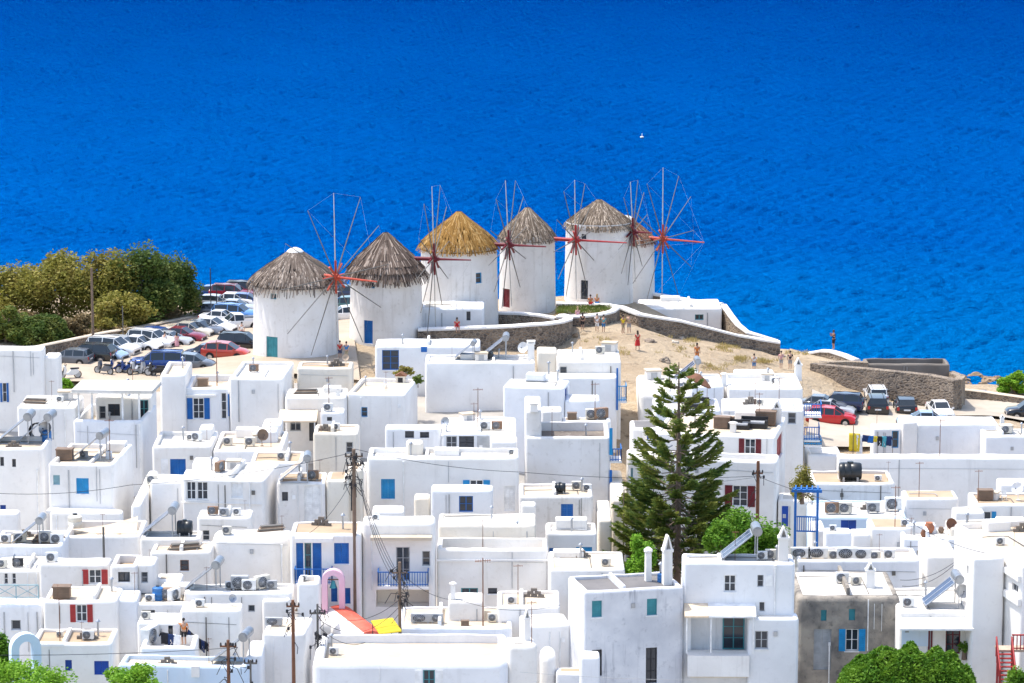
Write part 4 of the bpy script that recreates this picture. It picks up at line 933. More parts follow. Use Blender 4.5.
def line(pts, top): return [atY(px, py, Y) for (px, py, Y) in pts]
wallrun('stone_wall', 'curved white capped stone wall below the golden and narrow windmills', line([(418, 328, 290), (450, 327, 290), (480, 326, 290), (515, 324.5, 290.5), (545, 322.5, 291), (560, 320.5, 292.5), (568, 318, 295), (569, 315.5, 298), (562, 313.8, 300)], 0), 1.5, .7, 'stone_dark', 'white')
wallrun('stone_wall', 'low stone wall with white coping at the foot of the narrow windmill', line([(497, 311.5, 302), (520, 312, 301), (540, 314, 300), (556, 317, 299)], 0), 1.0, .5, 'stone', 'white')
wallrun('stone_wall', 'rounded stone planter wall enclosing the green patch', line([(556, 315.5, 299), (580, 315, 299), (600, 313, 300), (612, 310, 303), (617, 306, 307), (608, 303.5, 310), (585, 302.5, 311), (556, 302, 311)], 0), 1.1, .55, 'stone_dark', 'white')
wallrun('stone_wall', 'long stone wall with white coping running down the slope to the sea', line([(606, 304, 311), (622, 306, 309), (640, 313, 305), (680, 319.5, 306), (710, 327, 307), (737, 334, 308), (760, 338, 309), (780, 341, 309)], 0), 1.5, .7, 'stone_dark', 'white', below=3)
wallrun('stone_wall', 'white capped wall behind the annex of the farthest windmill', line([(640, 292.5, 325), (655, 293, 324), (690, 299, 320), (722, 303, 317)], 0), 1.2, .5, 'stone', 'white', below=4)
wallrun('stone_wall', 'sloping white capped wall at the seaward end of the annex', line([(724, 304, 316.5), (731, 314, 314), (738, 323, 312), (748, 331, 310.5), (778, 340, 310)], 0), 1.2, .5, 'stone', 'white', below=5)
wallrun('stone_wall', 'dry stone wall beside the crowded car park and shrubs', line([(36, 346, 286), (60, 341, 288), (100, 332.5, 295), (150, 324, 302), (190, 316, 309), (212, 310, 313), (206, 302, 322), (200, 296, 328)], 0), .9, .5, 'stone', 'roof_cream', caph=.1)
wallrun('retaining_wall', 'tall dark stone retaining wall behind the black cars', line([(813, 363, 299), (840, 366, 297), (870, 368.5, 295.5), (900, 371.5, 294), (930, 374.5, 292), (957, 380, 289.5)], 0), 3, .9, 'stone_dark', None, below=2)
wallrun('retaining_wall', 'short end of the stone retaining wall towards the shore', line([(957.5, 379.5, 289.8), (961, 376, 296), (950, 371, 303)], 0), 3, .8, 'stone', None, below=3)
wallrun('stone_wall', 'low stone wall with white top beneath the photographer', line([(808, 352, 311), (822, 349.5, 310), (832, 350, 309), (845, 354, 307), (857, 359, 304)], 0), 1.0, .6, 'stone', 'white', below=3)
wallrun('stone_wall', 'long low stone wall along the shore path', line([(957, 388, 303), (985, 391, 303), (1010, 394.5, 302), (1040, 399, 301)], 0), 1.0, .6, 'stone', 'roof_cream', caph=.1)
wallrun('stone_wall', 'rough broken stone wall on top of the retaining wall', line([(820, 362, 301), (845, 361, 301), (868, 362, 301)], 0), .7, .8, 'stone', None)
# paved sheets
def sheet(name, pts, mat, lift=.10, sub=14):
    P = [ground_px(*q) for q in pts]; mb = MB(); A, B, C_, D = P
    G = [[None] * (sub + 1) for _ in range(sub + 1)]
    for j in range(sub + 1):
        for i in range(sub + 1):
            u, v = i / sub, j / sub; p = A.lerp(B, u).lerp(D.lerp(C_, u), v); n_ = .0; G[j][i] = (p.x, p.y, gz(p.x, p.y) + .27 + lift)
    for j in range(sub):
        for i in range(sub): mb.face([G[j][i], G[j][i + 1], G[j + 1][i + 1], G[j + 1][i]])
    o = mb.build(name, mat, smooth=60); o['kind'] = 'structure'; return o
plaster('lot_dust', (.46, .38, .295), (.39, .315, .235), (.28, .22, .16), dirt=.4, streak=0)
plaster('lot_pale', (.47, .41, .335), (.40, .345, .275), (.28, .23, .18), dirt=.4, streak=0)
sheet('car_park', [(30, 385), (360, 385), (345, 300), (205, 300)], 'lot_dust')
sheet('car_park', [(806, 450), (958, 450), (955, 413), (812, 394)], 'lot_pale')
sheet('path', [(950, 420), (1060, 428), (1060, 407), (958, 399)], 'lot_pale')
# ---- green patch, dry grass, rocks on the slope
rnd = random.Random(3)
mb = MB()
for k in range(500):
    px = rnd.uniform(558, 610); py = rnd.uniform(306, 313); p = atZ(px, py, 13.6); 
    if px > 600 and py > 311: continue
    tuft(mb, p, .25, .28, 5, rnd)
tag(mb.build('grass', 'leaf_green', fix=False), None, None, None, 'stuff')
mb = MB()
for (cx, cy, rx, ry, n) in ((728, 347, 14, 4, 40), (742, 360, 7, 3, 20), (763, 362, 8, 3, 20), (663, 335, 10, 4, 12), (690, 341, 8, 3, 14), (620, 352, 12, 4, 8), (600, 342, 16, 4, 8), (715, 368, 20, 4, 14), (560, 335, 10, 3, 8), (680, 350, 30, 6, 10), (802, 352, 12, 5, 10), (560, 314, 3, 4, 14), (985, 404, 30, 4, 8)):
    for k in range(n): p = ground_px(cx + rnd.gauss(0, rx * .5), cy + rnd.gauss(0, ry * .5)); tuft(mb, p, .4, .38, 16, rnd)
tag(mb.build('dry_grass', 'dry_grass', fix=False), None, None, None, 'stuff')
def rock(label, px, py, wpx, flat=.6, mat='stone', seed=1, grp='rocks on the bare slope', z=None):
    p = ground_px(px, py) if z is None else atZ(px, py, z); r_ = wpx / 2 / scale_at(p); bm = bmesh.new(); bmesh.ops.create_icosphere(bm, subdivisions=3, radius=1)
    for v in bm.verts:
        n = noise.fractal(v.co * 1.3 + Vector((seed * 3.1, 0, 0)), 1, 2, 4); v.co *= 1 + .45 * n; v.co.z *= flat
        v.co = v.co * r_
    me = bpy.data.meshes.new('rock'); bm.to_mesh(me); bm.free(); me.materials.append(MATS[mat]); o = bpy.data.objects.new('rock', me); COL.objects.link(o); o.location = p; tag(o, label, 'rock', grp); return o
simple('rock_brown', (.27, .19, .12), .95, 0, .45, 1.6, .1); simple('rock_pale', (.50, .44, .36), .95, 0, .3, 2, .1)
rock('long dark rock on the slope beside the woman in red', 650, 342, 13, .45, 'stone_dark', 2)
rock('pale boulder heap right of the dark rock on the slope', 675, 343, 9, .6, 'rock_pale', 3)
rock('pale rock with dry grass higher on the bare slope', 682, 339, 7, .7, 'rock_pale', 4)
rock('dark rock at the foot of the long white capped wall', 673, 329, 8, .6, 'rock_brown', 5)
rock('small brown rock at the bend of the curved stone wall', 575, 336, 7, .6, 'rock_brown', 6)
rock('broken masonry block above the norfolk pine', 665, 362, 11, .9, 'stone', 7)
for i, (px, py, w) in enumerate(((962, 379, 15), (976, 377, 17), (990, 380, 16), (1003, 383, 14), (966, 384, 12), (952, 377, 12), (983, 384, 10), (997, 378, 9))):
    rock('jagged brown shore rock at the water beyond the retaining wall', px, py, w, .45, 'rock_brown', 11 + i, 'brown shore rocks', z=.1)
# ---- trees left
tg = 'tamarisk trees behind the car park'
def tr(label, px, py, wpx, ytop, mat, **k):
    p = ground_px(px, py); s = scale_at(p); H = (py - ytop) / s; return tree(k.pop('name', 'tamarisk_tree'), label, k.pop('cat', 'tree'), p, wpx / 2 / s, wpx / 2 / s * .8, H, mat, **k)
tr('olive yellow tamarisk at the far left edge of the photo', 10, 322, 96, 263, 'leaf_olive', seed=2, group=tg, z0=.02, n=12150, lobes=26, leaf=.17)
tr('broad olive yellow tamarisk behind the round green shrub', 62, 324, 96, 254, 'leaf_olive', seed=3, group=tg, z0=.02, n=14850, lobes=28, leaf=.17)
tr('pale tamarisk rising behind the wooden pole', 104, 324, 74, 252, 'leaf_olive', seed=4, group=tg, z0=.02, n=10800, lobes=24, leaf=.17)
tr('tall dark green tree with the highest crown of the grove', 142, 324, 76, 247, 'leaf_dark', seed=5, group=tg, z0=.02, n=13500, lobes=26, leaf=.17)
tr('dark green tree at the seaward right end of the grove', 170, 320, 62, 257, 'leaf_dark', seed=6, group=tg, z0=.02, n=13500, lobes=26, leaf=.17)
tr('yellow green tree low in front of the dark trees', 118, 332, 74, 292, 'leaf_olive', seed=16, group=tg, z0=.02, n=8100, lobes=22, leaf=.17)
sg = 'shrubs beside the car park wall'
def dome(label, px, py, wpx, ytop, mat, n, leaf, seed, grp):
    p = ground_px(px, py); q = scale_at(p); r_ = wpx / 2 / q; H = (py - ytop) / q; rd = random.Random(seed); e = empty('shrub', (p.x, p.y + r_ * .8, p.z - .1)); tag(e, label, 'shrub', grp); mb = MB(); tb = MB()
    for k in range(n):
        d = Vector((rd.gauss(0, 1), rd.gauss(0, 1), abs(rd.gauss(0, 1)))).normalized(); s_ = (.80 + .2 * rd.random()) * (1 + .16 * noise.noise(d * 3 + Vector((seed, 0, 0)))); leafquad(mb, (d.x * r_ * s_, d.y * r_ * .8 * s_, d.z ** .8 * H * s_), leaf * rd.uniform(.6, 1.3), rd)
    mb.build('crown', mat, e, fix=False)
    for k in range(9): t = rd.random() * 6.28; tb.tube((0, 0, 0), (r_ * .7 * math.cos(t), r_ * .6 * math.sin(t), H * rd.uniform(.4, .7)), .06, .03, 5)
    tb.build('trunk', 'wood', e)
dome('round dark green clipped shrub beside the stone wall', 40, 347, 60, 318, 'leaf_dark', 9000, .17, 7, sg)
tr('olive green shrub at the left edge in front of the tamarisks', 6, 343, 46, 307, 'leaf_green', seed=8, group=sg, z0=.05, n=4000, name='shrub', cat='shrub')
tr('dry brown shrub between the round shrub and the pole', 74, 338, 50, 312, 'leaf_dry', seed=9, group=sg, z0=.03, n=4200, name='shrub', cat='shrub', leaf=.15)
tr('dry twiggy shrub below the dark green trees', 140, 325, 44, 306, 'leaf_dry', seed=10, group=sg, z0=.05, n=2600, name='shrub', cat='shrub', leaf=.13)
tr('dry orange brown shrub at the bend of the car park wall', 188, 314, 26, 292, 'leaf_dry', seed=12, group=sg, z0=.05, n=1800, name='shrub', cat='shrub', leaf=.13)
tr('low yellow green shrub right of the wooden pole', 104, 338, 30, 318, 'leaf_olive', seed=13, group=sg, z0=.05, n=2000, name='shrub', cat='shrub')
tr('bright green bush at the right edge by the shore path', 1014, 394, 34, 371, 'leaf_bright', seed=14, group='', z0=.05, n=4000, name='shrub', cat='shrub', leaf=.17)
tr('bright green weeds beside the parked motorbikes', 66, 391, 18, 378, 'leaf_bright', seed=15, z0=.02, n=900, name='shrub', cat='shrub', leaf=.14)
pole('utility_pole', 'tall wooden pole standing among the tamarisks', 93, 336, 268, 293, .13)
pole('lamp_post', 'slim dark post at the end of the car park wall', 211, 312, 268, 312, .06, 'dark')
pole('lamp_post', 'short dark post beside the blue car in the back row', 217, 316, 284, 309, .06, 'dark')
pole('lamp_post', 'short thin post on the car park wall', 123, 332, 306, 296, .06, 'wood_grey')
# ---- cars, left car park
LC = 'cars in the crowded car park'
for a in (('hatch', 71, 366, 165, 'grey', 'dark grey hatchback with its tail to the right, left end of the car park', 1.0),
          ('suv', 89, 363, 168, 'black', 'black estate car showing its red tail light in the car park', 1.02), ('hatch', 108, 361, -25, 'lightblue', 'pale blue car wedged beside the black estate car', .95),
          ('suv', 113, 357, -18, 'white', 'white off-road car with boxy cabin in the front row of parked cars', 1.05), ('hatch', 124, 353, -20, 'silver', 'silver white hatchback right of the boxy white off-road car', 1), ('sedan', 139, 352, -20, 'white', 'white saloon in the row along the stone wall', 1), ('suv', 152, 349, -22, 'white', 'white tall car behind the two walking people', 1.02),
          ('hatch', 160, 344, -20, 'blue', 'blue windscreen car between the white tall car and the maroon car', 1), ('sedan', 182, 343, -15, 'maroon', 'dusty maroon saloon in the row along the wall', 1), ('sedan', 190, 338.5, -18, 'beige', 'beige saloon right of the maroon saloon', 1.02), ('sedan', 200, 336.5, -18, 'grey', 'dark grey saloon behind the beige saloon', 1), ('sedan', 212, 334, -18, 'white', 'white saloon in front of the white pickup', 1.05),
          ('pickup', 236, 331, -160, 'white', 'white pickup beside the nearest windmill', 1), ('suv', 236, 322, -12, 'skyblue', 'blue car behind the white pickup', 1), ('sedan', 236, 315, -8, 'silver', 'silver saloon in the back rows', 1), ('sedan', 234, 308, -8, 'white', 'white saloon in the back rows behind the silver one', 1), ('suv', 232, 301, -8, 'maroon', 'maroon car in the farthest row by the sea', .95), ('suv', 246, 298, -8, 'black', 'dark car at the end of the farthest row by the sea', .95), ('hatch', 208, 300, 170, 'blue', 'blue hatchback beyond the end of the stone wall', .95), ('hatch', 217, 309, -10, 'silver', 'small silver car by the short dark post', .9), ('sedan', 222, 325, -14, 'white', 'white saloon at the left of the blue car behind the pickup', .95), ('hatch', 218, 318, -10, 'grey', 'dark grey hatchback left of the silver saloon', .95), ('hatch', 246, 308, -8, 'blue', 'blue hatchback right of the white saloon in the back rows', .95), ('sedan', 170, 347, -16, 'silver', 'silver saloon just before the dusty maroon one', .95),
          ('suv', 158, 373, 178, 'blue', 'long blue estate car parked in front of the maroon saloon', 1.12), ('hatch', 193, 371, -10, 'grey', 'grey hatchback behind the blue estate car', 1), ('hatch', 226, 360, -10, 'orange', 'rusty orange red car near the wall of the nearest windmill', 1.05), ('hatch', 205, 361, 172, 'navy', 'navy hatchback left of the rusty orange red car', 1.0), ('suv', 243, 352, -10, 'black', 'black car half hidden by the nearest windmill', 1.0),
          ('sedan', 345, 300, 170, 'navy', 'navy car seen in the gap right of the nearest windmill', 1), ('hatch', 344, 312, 175, 'green', 'dark green car in the gap between two windmills', 1), ('hatch', 345, 322, -170, 'white', 'white car in the gap between two windmills', 1)):
    car(a[0], a[1], a[2], a[3], a[4], a[5], LC, sc=a[6])
for i, (px, py, cl, lab) in enumerate(((104, 378, 'grey', 'grey motorbike at the left end of the parked motorbikes'), (117, 376, 'blue', 'blue motorbike with a tall windscreen, second from the left'), (127, 377, 'blue', 'blue motorbike in the middle of the parked motorbikes'), (137, 378, 'silver', 'silver motorbike in front of the blue estate car'), (147, 379, 'silver', 'pale motorbike below the front wheel of the blue estate car'), (156, 380, 'black', 'black motorbike at the right end of the motorbikes'), (70, 382, 'white', 'white scooter among the weeds left of the motorbikes'))):
    p = ground_px(px, py); p.z += .3; dup(KIT['moto'], p, R(150 + 23 * (i % 4)), 1.1, lab, 'motorbike', 'motorbikes parked by the white pergola house', {'paint_blue': 'paint_' + cl})
# ---- cars, right car park
RC = 'cars in the car park below the retaining wall'
for a in (('suv', 838, 413, 168, 'navy', 'dark blue estate car at the foot of the retaining wall', 1.0), ('suv', 876, 404, 90, 'white', 'white tall car parked against the retaining wall', 1.0), ('suv', 876, 414, 88, 'black', 'black tall car with red tail lights in front of the white one', 1.05), ('hatch', 905, 415, 88, 'black', 'black hatchback seen from behind in the middle of the car park', 1.12), ('sedan', 940, 417.5, -84, 'white', 'white sports car facing the town', 1.0), ('sedan', 922, 428, 178, 'lightblue', 'pale blue car roof behind the long white house', 1.0),
          ('sedan', 822, 412, -14, 'grey', 'grey saloon at the back of the red car', 1.0), ('sedan', 829, 418, -14, 'silver', 'silver saloon between the grey and the red car', 1.05), ('hatch', 831, 426, -10, 'red', 'bright red hatchback by the blue balconies', 1.1), ('suv', 1030, 420, 180, 'black', 'dark car at the right edge of the shore path', 1.0)):
    car(a[0], a[1], a[2], a[3], a[4], a[5], RC, sc=a[6])
# ---- people
def ppl(label, px, py, hpx, rz=0, dz=0, **k):
    p = ground_px(px, py); p.z += dz + .05; s = scale_at(p); h = hpx / s; return person(label, p, rz, h=min(1.95, max(1.55, h)), **k)
ppl('person in white shirt and dark shorts walking between parked cars', 165, 351, 18, 150, top='cloth_white', bottom='cloth_navy', pose='walk')
ppl('person in pink dress walking between parked cars', 177, 351, 17, 160, top='cloth_pink', dress=True, long_hair=True)
ppl('person in white and pink standing by the windmill corner', 242, 340, 17, 0, top='cloth_white', bottom='cloth_pink')
ppl('person in red shirt behind the cream roof at the nearest windmill', 340, 362, 17, 20, top='cloth_red', bottom='cloth_navy', dz=.2)
ppl('person in blue shirt beside the person in red at the windmill', 346.5, 363, 16, -20, top='cloth_blue', bottom='cloth_khaki', dz=.2)
def sitter(label, px, py, Y, rz, **k): person(label, atY(px, py, Y) - Vector((0, 0, .45)), rz, pose='sit', h=1.65, **k)
sitter('person in red dress sitting on the white wall below the golden windmill', 457, 326.5, 290, 10, top='cloth_red', bottom='cloth_red', long_hair=True)
sitter('person with orange top sitting on the planter wall by the dark door', 597, 302.5, 310.5, 160, top='cloth_orange', bottom='cloth_blue', hair='hair_blond', long_hair=True)
sitter('tanned person sitting beside the one in orange on the planter wall', 590.5, 303, 310.5, 170, top='cloth_orange', bottom='cloth_red', skin='skin_tan')
ppl('person in pale pink top next to the planter wall', 577.5, 326, 18, 30, top='cloth_pink', bottom='cloth_khaki', hair='hair_blond')
ppl('person all in black next to the planter wall', 582.5, 331, 17, 200, top='cloth_black', bottom='cloth_black', long_hair=True)
ppl('person in white shirt facing the windmills', 597, 333, 18, 180, top='cloth_white', bottom='cloth_white', pose='walk')
ppl('person in teal shirt at the side of the one in white', 603.5, 333, 17, 170, top='cloth_teal', bottom='cloth_blue')
ppl('person in yellow top standing before the stone wall', 623, 334, 18, 40, top='yellow', bottom='cloth_khaki', skin='skin_tan')
ppl('person in khaki with a camera before the stone wall', 629, 334, 19, 190, top='cloth_khaki', bottom='cloth_grey', pose='photo')
ppl('woman in a red dress walking alone on the bare slope', 637.5, 351, 19, 200, top='cloth_red', dress=True, long_hair=True, pose='walk')
ppl('tanned woman in a brown swimsuit on the lower slope', 697, 363, 19, 10, top='cloth_orange', bottom='cloth_orange', skin='skin_tan', long_hair=True)
ppl('person in white and blue above the white terraces', 754, 372, 16, 180, top='cloth_white', bottom='cloth_blue')
ppl('person in faded pink by the end of the long wall', 781, 369, 17, 160, top='cloth_pink', bottom='cloth_grey')
ppl('broad person in black shirt by the end of the long wall', 790, 370, 18, 180, top='cloth_black', bottom='cloth_grey')
person('photographer in dark clothes leaning over the low wall above the sea', atY(833.5, 349, 309), -60, top='cloth_black', bottom='cloth_black', pose='photo', h=1.75, skin='skin_tan')

tr('dry golden bush behind the left shrubs near the wall', 108, 337, 60, 322, 'leaf_dry', seed=61, group=sg, z0=.03, n=3600, name='shrub', cat='shrub', leaf=.15)
tr('low dry bush along the car park wall under the dark trees', 160, 322, 50, 306, 'leaf_dry', seed=62, group=sg, z0=.03, n=3600, name='shrub', cat='shrub', leaf=.15)
tr('low dry bush at the far left behind the green shrub', 20, 332, 60, 312, 'leaf_dry', seed=63, group=sg, z0=.03, n=3600, name='shrub', cat='shrub', leaf=.15)
# ================================================================ THE TOWN
def town_street():
    xs = np.arange(-90, 91, 3.0); ys = np.arange(120, 276, 3.0); X, Y = np.meshgrid(xs, ys); Z = gz_arr(X, Y) + np.where((X > 4) & (Y > 258), -1.5, .3); W = len(xs)
    me = bpy.data.meshes.new('street'); me.from_pydata([(X[j, i], Y[j, i], Z[j, i]) for j in range(len(ys)) for i in range(W)], [], [(j * W + i, j * W + i + 1, (j + 1) * W + i + 1, (j + 1) * W + i) for j in range(len(ys) - 1) for i in range(W - 1)])
    me.materials.append(MATS['paving']); o = bpy.data.objects.new('street', me); COL.objects.link(o); o['kind'] = 'structure'
town_street()
def f_sbal(h, T, s0, s1, z0, z1, mat='blue', y0=.3, y1=2.2):      # a balcony on the side of the house, past the end of the front
    mb = MB(); mb.box(s0, s1, y0, y1, z0 - .15, z0); b = _put(h, T, mb, 'balcony', 'white'); m = MB(); n = max(3, int((s1 - s0) / .2))
    for (p, q) in (((s0, y0 + .04), (s1 - .04, y0 + .04)), ((s1 - .04, y0 + .04), (s1 - .04, y1))):
        m.tube((*p, z1), (*q, z1), .045, n=6); m.tube((*p, z0 + .12), (*q, z0 + .12), .035, n=6)
        for k in range(n + 1): t = k / n; m.box(p[0] + (q[0] - p[0]) * t - .025, p[0] + (q[0] - p[0]) * t + .025, p[1] + (q[1] - p[1]) * t - .025, p[1] + (q[1] - p[1]) * t + .025, z0 + .002, z1)
    _put(h, T, m, 'railing', mat, None, b)
def f_rail(h, T, s0, s1, z0, z1, mat='grey_paint', y=.25):        # crossed railing along the roof edge
    m = MB(); n = max(1, round((s1 - s0) / 1.3))
    for k in range(n + 1): x = s0 + (s1 - s0) * k / n; m.box(x - .03, x + .03, y - .03, y + .03, z0, z1)
    m.tube((s0, y, z1), (s1, y, z1), .04, n=6); m.tube((s0, y, z0 + .12), (s1, y, z0 + .12), .03, n=6)
    for k in range(n):
        a, b = s0 + (s1 - s0) * k / n, s0 + (s1 - s0) * (k + 1) / n; m.tube((a, y, z0 + .12), (b, y, z1), .022, n=5); m.tube((b, y, z0 + .12), (a, y, z1), .022, n=5)
    _put(h, T, m, 'railing', mat)
FEAT['sbal'] = f_sbal; FEAT['rail'] = f_rail
class _H(dict):
    def __getitem__(s, k): return dict.__getitem__(s, str(k))
    def __setitem__(s, k, v): dict.__setitem__(s, str(k), v)
HB = _H()
def B(key, *a, **k):
    h = house(*a, **k); HB[key] = h; return h
# ---- back row, left to right
B(1, 'tall white house at the far left below the round shrub', -14, 43, 349, 345.5, z=17, feats=[('w', 0, 383, 9, 402, 'bo')], d='the tall house at the left edge', par=.1)
B('1b', 'narrow lower white annex between the far left house and parked cars', 43.5, 58, 357, 352, z=16.2, d='the narrow white annex', par=.1)
B(3, 'long low white house with bare roof left of the pergola terrace', 17, 76, 407, 395, z=15, d='the low house beside the pergola', par=.08)
B(2, 'white house with a walled terrace under a white flat pergola', 73, 142, 420, None, z=14.2, dep=6.5, par=.9, rot=-4, roof='roof_cream', feats=[('pipe', 139, 424, 141, 470)], d='the pergola terrace house')
B('2r', 'white terrace room with blue door in the shade of the pergola', 95, 151, 397, None, Y=253.6, dep=4, par=.08, feats=[('w', 99, 406, 106, 419, 'g'), ('w', 108, 404, 120, 416, 'd'), ('d', 139, 398, 149, 418, 'tg')], d='the pergola room')
B('8a', 'left block of the big white house with blue shuttered window', 160, 185, 375, 361, z=15.7, roof='roof_cream', par=.35, d='the block left of the blue shutters')
B('8b', 'recessed middle block with open blue shutters and a roof terrace', 185.3, 229, 388, None, Y=261.2, dep=6, par=.55, roof='roof_cream', feats=[('w', 187, 398, 210, 419, 'bo'), ('w', 221, 393, 228, 419, 'w'), ('plate', 228, 394, 229.5, 416, 'blue'), ('ledge', 186, 394.5, 216, 396, 'white')], d='the house with open blue shutters')
B('8c', 'right block of the big white house, blank wall below the nearest windmill', 229.3, 283, 378, 361, z=15.4, par=.3, rot=-3, d='the blank block below the nearest windmill')
B('9a', 'cream stained house with flat tan roof at the foot of the nearest windmill', 297, 352, 367.5, 361, z=15.2, wall='cream', roof='roof_tan', par=.12, d='the cream house below the nearest windmill')
B('9b', 'white house with a shaded porch, beige awning and dark window', 285, 346, 397, 388, z=14.4, par=.1, feats=[('w', 290, 417, 301, 431, 'g'), ('d', 309, 418, 317.5, 441, 'd'), ('awn', 280, 409.5, 318, 417, 'cloth_beige', 2.2, 2)], d='the porch house with beige awning')
B('9c', 'small white rooftop box with a square vent below the porch house', 320, 344, 412, 409, z=13.6, dep=2, par=.05, feats=[('w', 327, 417, 332, 421, 'd')], d='the small vent box')
B(10, 'white house with roof terrace holding a little dog house and plants', 347, 405, 393, 378, z=14.4, rot=-7, roof='roof_cream', par=.3, feats=[('w', 361, 407, 367.5, 417, 'blg'), ('pipe', 360, 398, 362, 425)], d='the dog house terrace')
B(11, 'long white house with double blue window below the dark thatched windmill', 375, 480, 346, 338.5, z=15.7, par=.08, feats=[('w', 382, 350, 399, 370, 'bg'), ('plate', 421, 346.8, 427, 352, 'blue')], d='the house with the double blue window')
B(12, 'big white house with a wide blank wall and boilers on its roof', 425, 535, 362, 354, z=15.3, par=.2, d='the wide blank walled house')
B('13c', 'cream gabled stair hut between two white roofs', 537, 557, 352, 347, z=16, dep=2.5, wall='cream', roof='roof_cream', par=.05, d='the cream stair hut')
B('13a', 'white upper block with square vent below the bare slope', 557, 621, 361, 349, z=15.8, par=.06, feats=[('w', 558.5, 366.5, 567, 374, 'g')], d='the upper block below the bare slope')
B('13b', 'white house with pale blue balcony hanging over the alley', 539, 617, 377, 372, z=14.8, par=.06, feats=[('sbal', 617.2, 387, 627, 402, 'blue_light'), ('plate', 616.4, 368, 618, 410, 'blue')], d='the house with the pale blue side balcony')
B(14, 'small white rooftop room with a blue door at its right end', 503, 564, 386, 379, z=15, rot=-9, par=.06, feats=[('R:d', 565, 389, 567.5, 411, 'bd')], d='the rooftop room with blue end door')
B('15c', 'white parapet block holding an air conditioner behind the rubble roof', 562, 611, 421, 417, Y=247.3, par=.1, roof='roof_cream', d='the ledge behind the rubble roof')
B('15b', 'lavender shaded white stair block behind the tall cream wall', 541, 562, 411, 406, Y=247, par=.05, d='the stair block')
B('15t', 'slim white tower at the left end of the rubble roof', 525, 541.5, 411, 407, Y=240.8, dep=6, wall='white_worn', par=.05, d='the slim tower')
B(15, 'tall off-white house with blank wall and dark rubble strewn roof', 525.4, 610, 437, 421, z=14.8, wall='white_worn', roof='roof_rubble', par=.7, feats=[('sbal', 610.2, 450, 622, 462, 'blue'), ('plate', 609.4, 428, 612.5, 455, 'blue_light'), ('plate', 609.4, 470, 612, 500, 'blue')], d='the rubble roofed house')
B('16b', 'low white house with two small square windows behind the wide parapet', 385, 441, 428, 424, z=14.2, par=.08, feats=[('w', 405, 431, 414, 438, 'd'), ('w', 420, 432, 429, 438, 'd')], d='the house with two small square windows')
B(16, 'white rooftop rooms with dark sliding windows facing a terrace', 441.5, 516, 433, 417, z=14.6, par=.1, feats=[('w', 446, 436, 457, 450, 'g'), ('w', 459, 434.5, 474, 450, 'd'), ('plate', 477, 436, 489, 450, 'grey_paint'), ('pipe', 441, 436, 443, 452)], d='the rooms with dark sliding windows')
B('16c', 'small white rooftop hut with dark slot window', 490, 517, 441, 437, z=14.4, dep=2.2, par=.05, feats=[('w', 497, 448, 513, 452, 'd')], d='the hut with the slot window')
B(17, 'wide white house with a closed blue shutter and thick white coping', 367, 519, 457, 447, z=14.3, par=.35, r=.25, feats=[('w', 381, 479, 395, 499, 'bl'), ('w', 463, 480, 490, 497, 'blo'), ('d', 504, 486, 515, 511, 'wc'), ('pipe', 402, 462, 405, 505)], d='the wide house with thick coping')
B(18, 'small white cube with a blue four pane window', 431, 493, 490, 484, z=13.2, par=.05, feats=[('w', 459, 496, 473, 512, 'bg')], d='the cube with blue four pane window')
B('24', 'cream house with one grey window behind the tangled pole', 313, 358, 433, 424, z=14.2, wall='cream', roof='roof_cream', par=.15, feats=[('w', 346, 442, 353, 453, 'g')], d='the cream house behind the tangled pole')
B('7', 'white house with a double blue door under a clean parapet', 152, 212, 446, 431, z=13.2, par=.3, feats=[('d', 170, 459, 186, 480, 'b'), ('plate', 161, 459, 168.5, 479, 'white_paint')], d='the house with double blue door')
B('7b', 'white house with large brown dish on its dusty roof', 213, 282, 450, 431, z=12.9, par=.25, roof='roof_cream', d='the dish roof house')
B('26', 'low house with an orange tan roof behind the tilted solar panel', 250, 303, 462, 451, z=13.4, roof='roof_tan', par=.12, d='the orange tan roof')
B('22', 'white house with white framed windows and a pale shutter', 182, 264, 478, 462, z=14, rot=-7, par=.08, feats=[('w', 186, 480.5, 196, 500, 'w'), ('w', 196.5, 480.5, 208, 500, 'w'), ('w', 231, 481, 243, 498, 'wc'), ('ledge', 181, 502, 262, 504, 'white', .12), ('pipe', 249, 482, 251, 520)], d='the house with white framed windows')
B('22b', 'white rooftop lift hut above the white framed windows', 192, 217, 463, 459, Y=234.5, dep=2, par=.05, d='the lift hut')
B('23', 'stained cream cube with tall white door panel and solar panel on top', 277, 325, 482, 472, z=13.6, wall='white_worn', roof='roof_tan', par=.08, feats=[('w', 282, 492, 288, 501, 'd'), ('d', 304, 483, 321, 523, 'wc')], d='the stained cream cube')
B('25', 'narrow cream house with a dark doorway beside the tangled pole', 326, 348, 480, 471, z=13.7, wall='cream', roof='roof_tan', par=.05, d='the narrow cream house')
B('25b', 'shadowed cream passage house with dark door right of the narrow cream one', 347.5, 362, 470, 462, z=14, wall='cream', roof='roof_tan', par=.05, feats=[('d', 348.5, 482, 355, 511, 'd')], d='the passage house')
B('4', 'white house with solar boilers and coils of junk at the left edge', -12, 44, 448, 436, z=14.2, par=.35, roof='roof_cream', feats=[('w', 0, 457, 4, 466, 'd'), ('w', 12, 459, 16, 467, 'd'), ('w', 0, 505, 6, 512, 'bd'), ('pipe', 37, 470, 39, 530)], d='the boiler roof at the left edge')
B('5', 'white house with a blue shuttered window and boiler on a cream roof', 48, 113, 463, 443, z=14.6, rot=-5, par=.35, roof='roof_cream', feats=[('w', 53, 475, 60, 485, 'tp'), ('w', 76, 478, 89, 494, 'bl'), ('ledge', 50, 507, 116, 511, 'white', 1.2), ('plate', 48.2, 463, 49.4, 508, 'white')], d='the cream roof with a lone boiler')
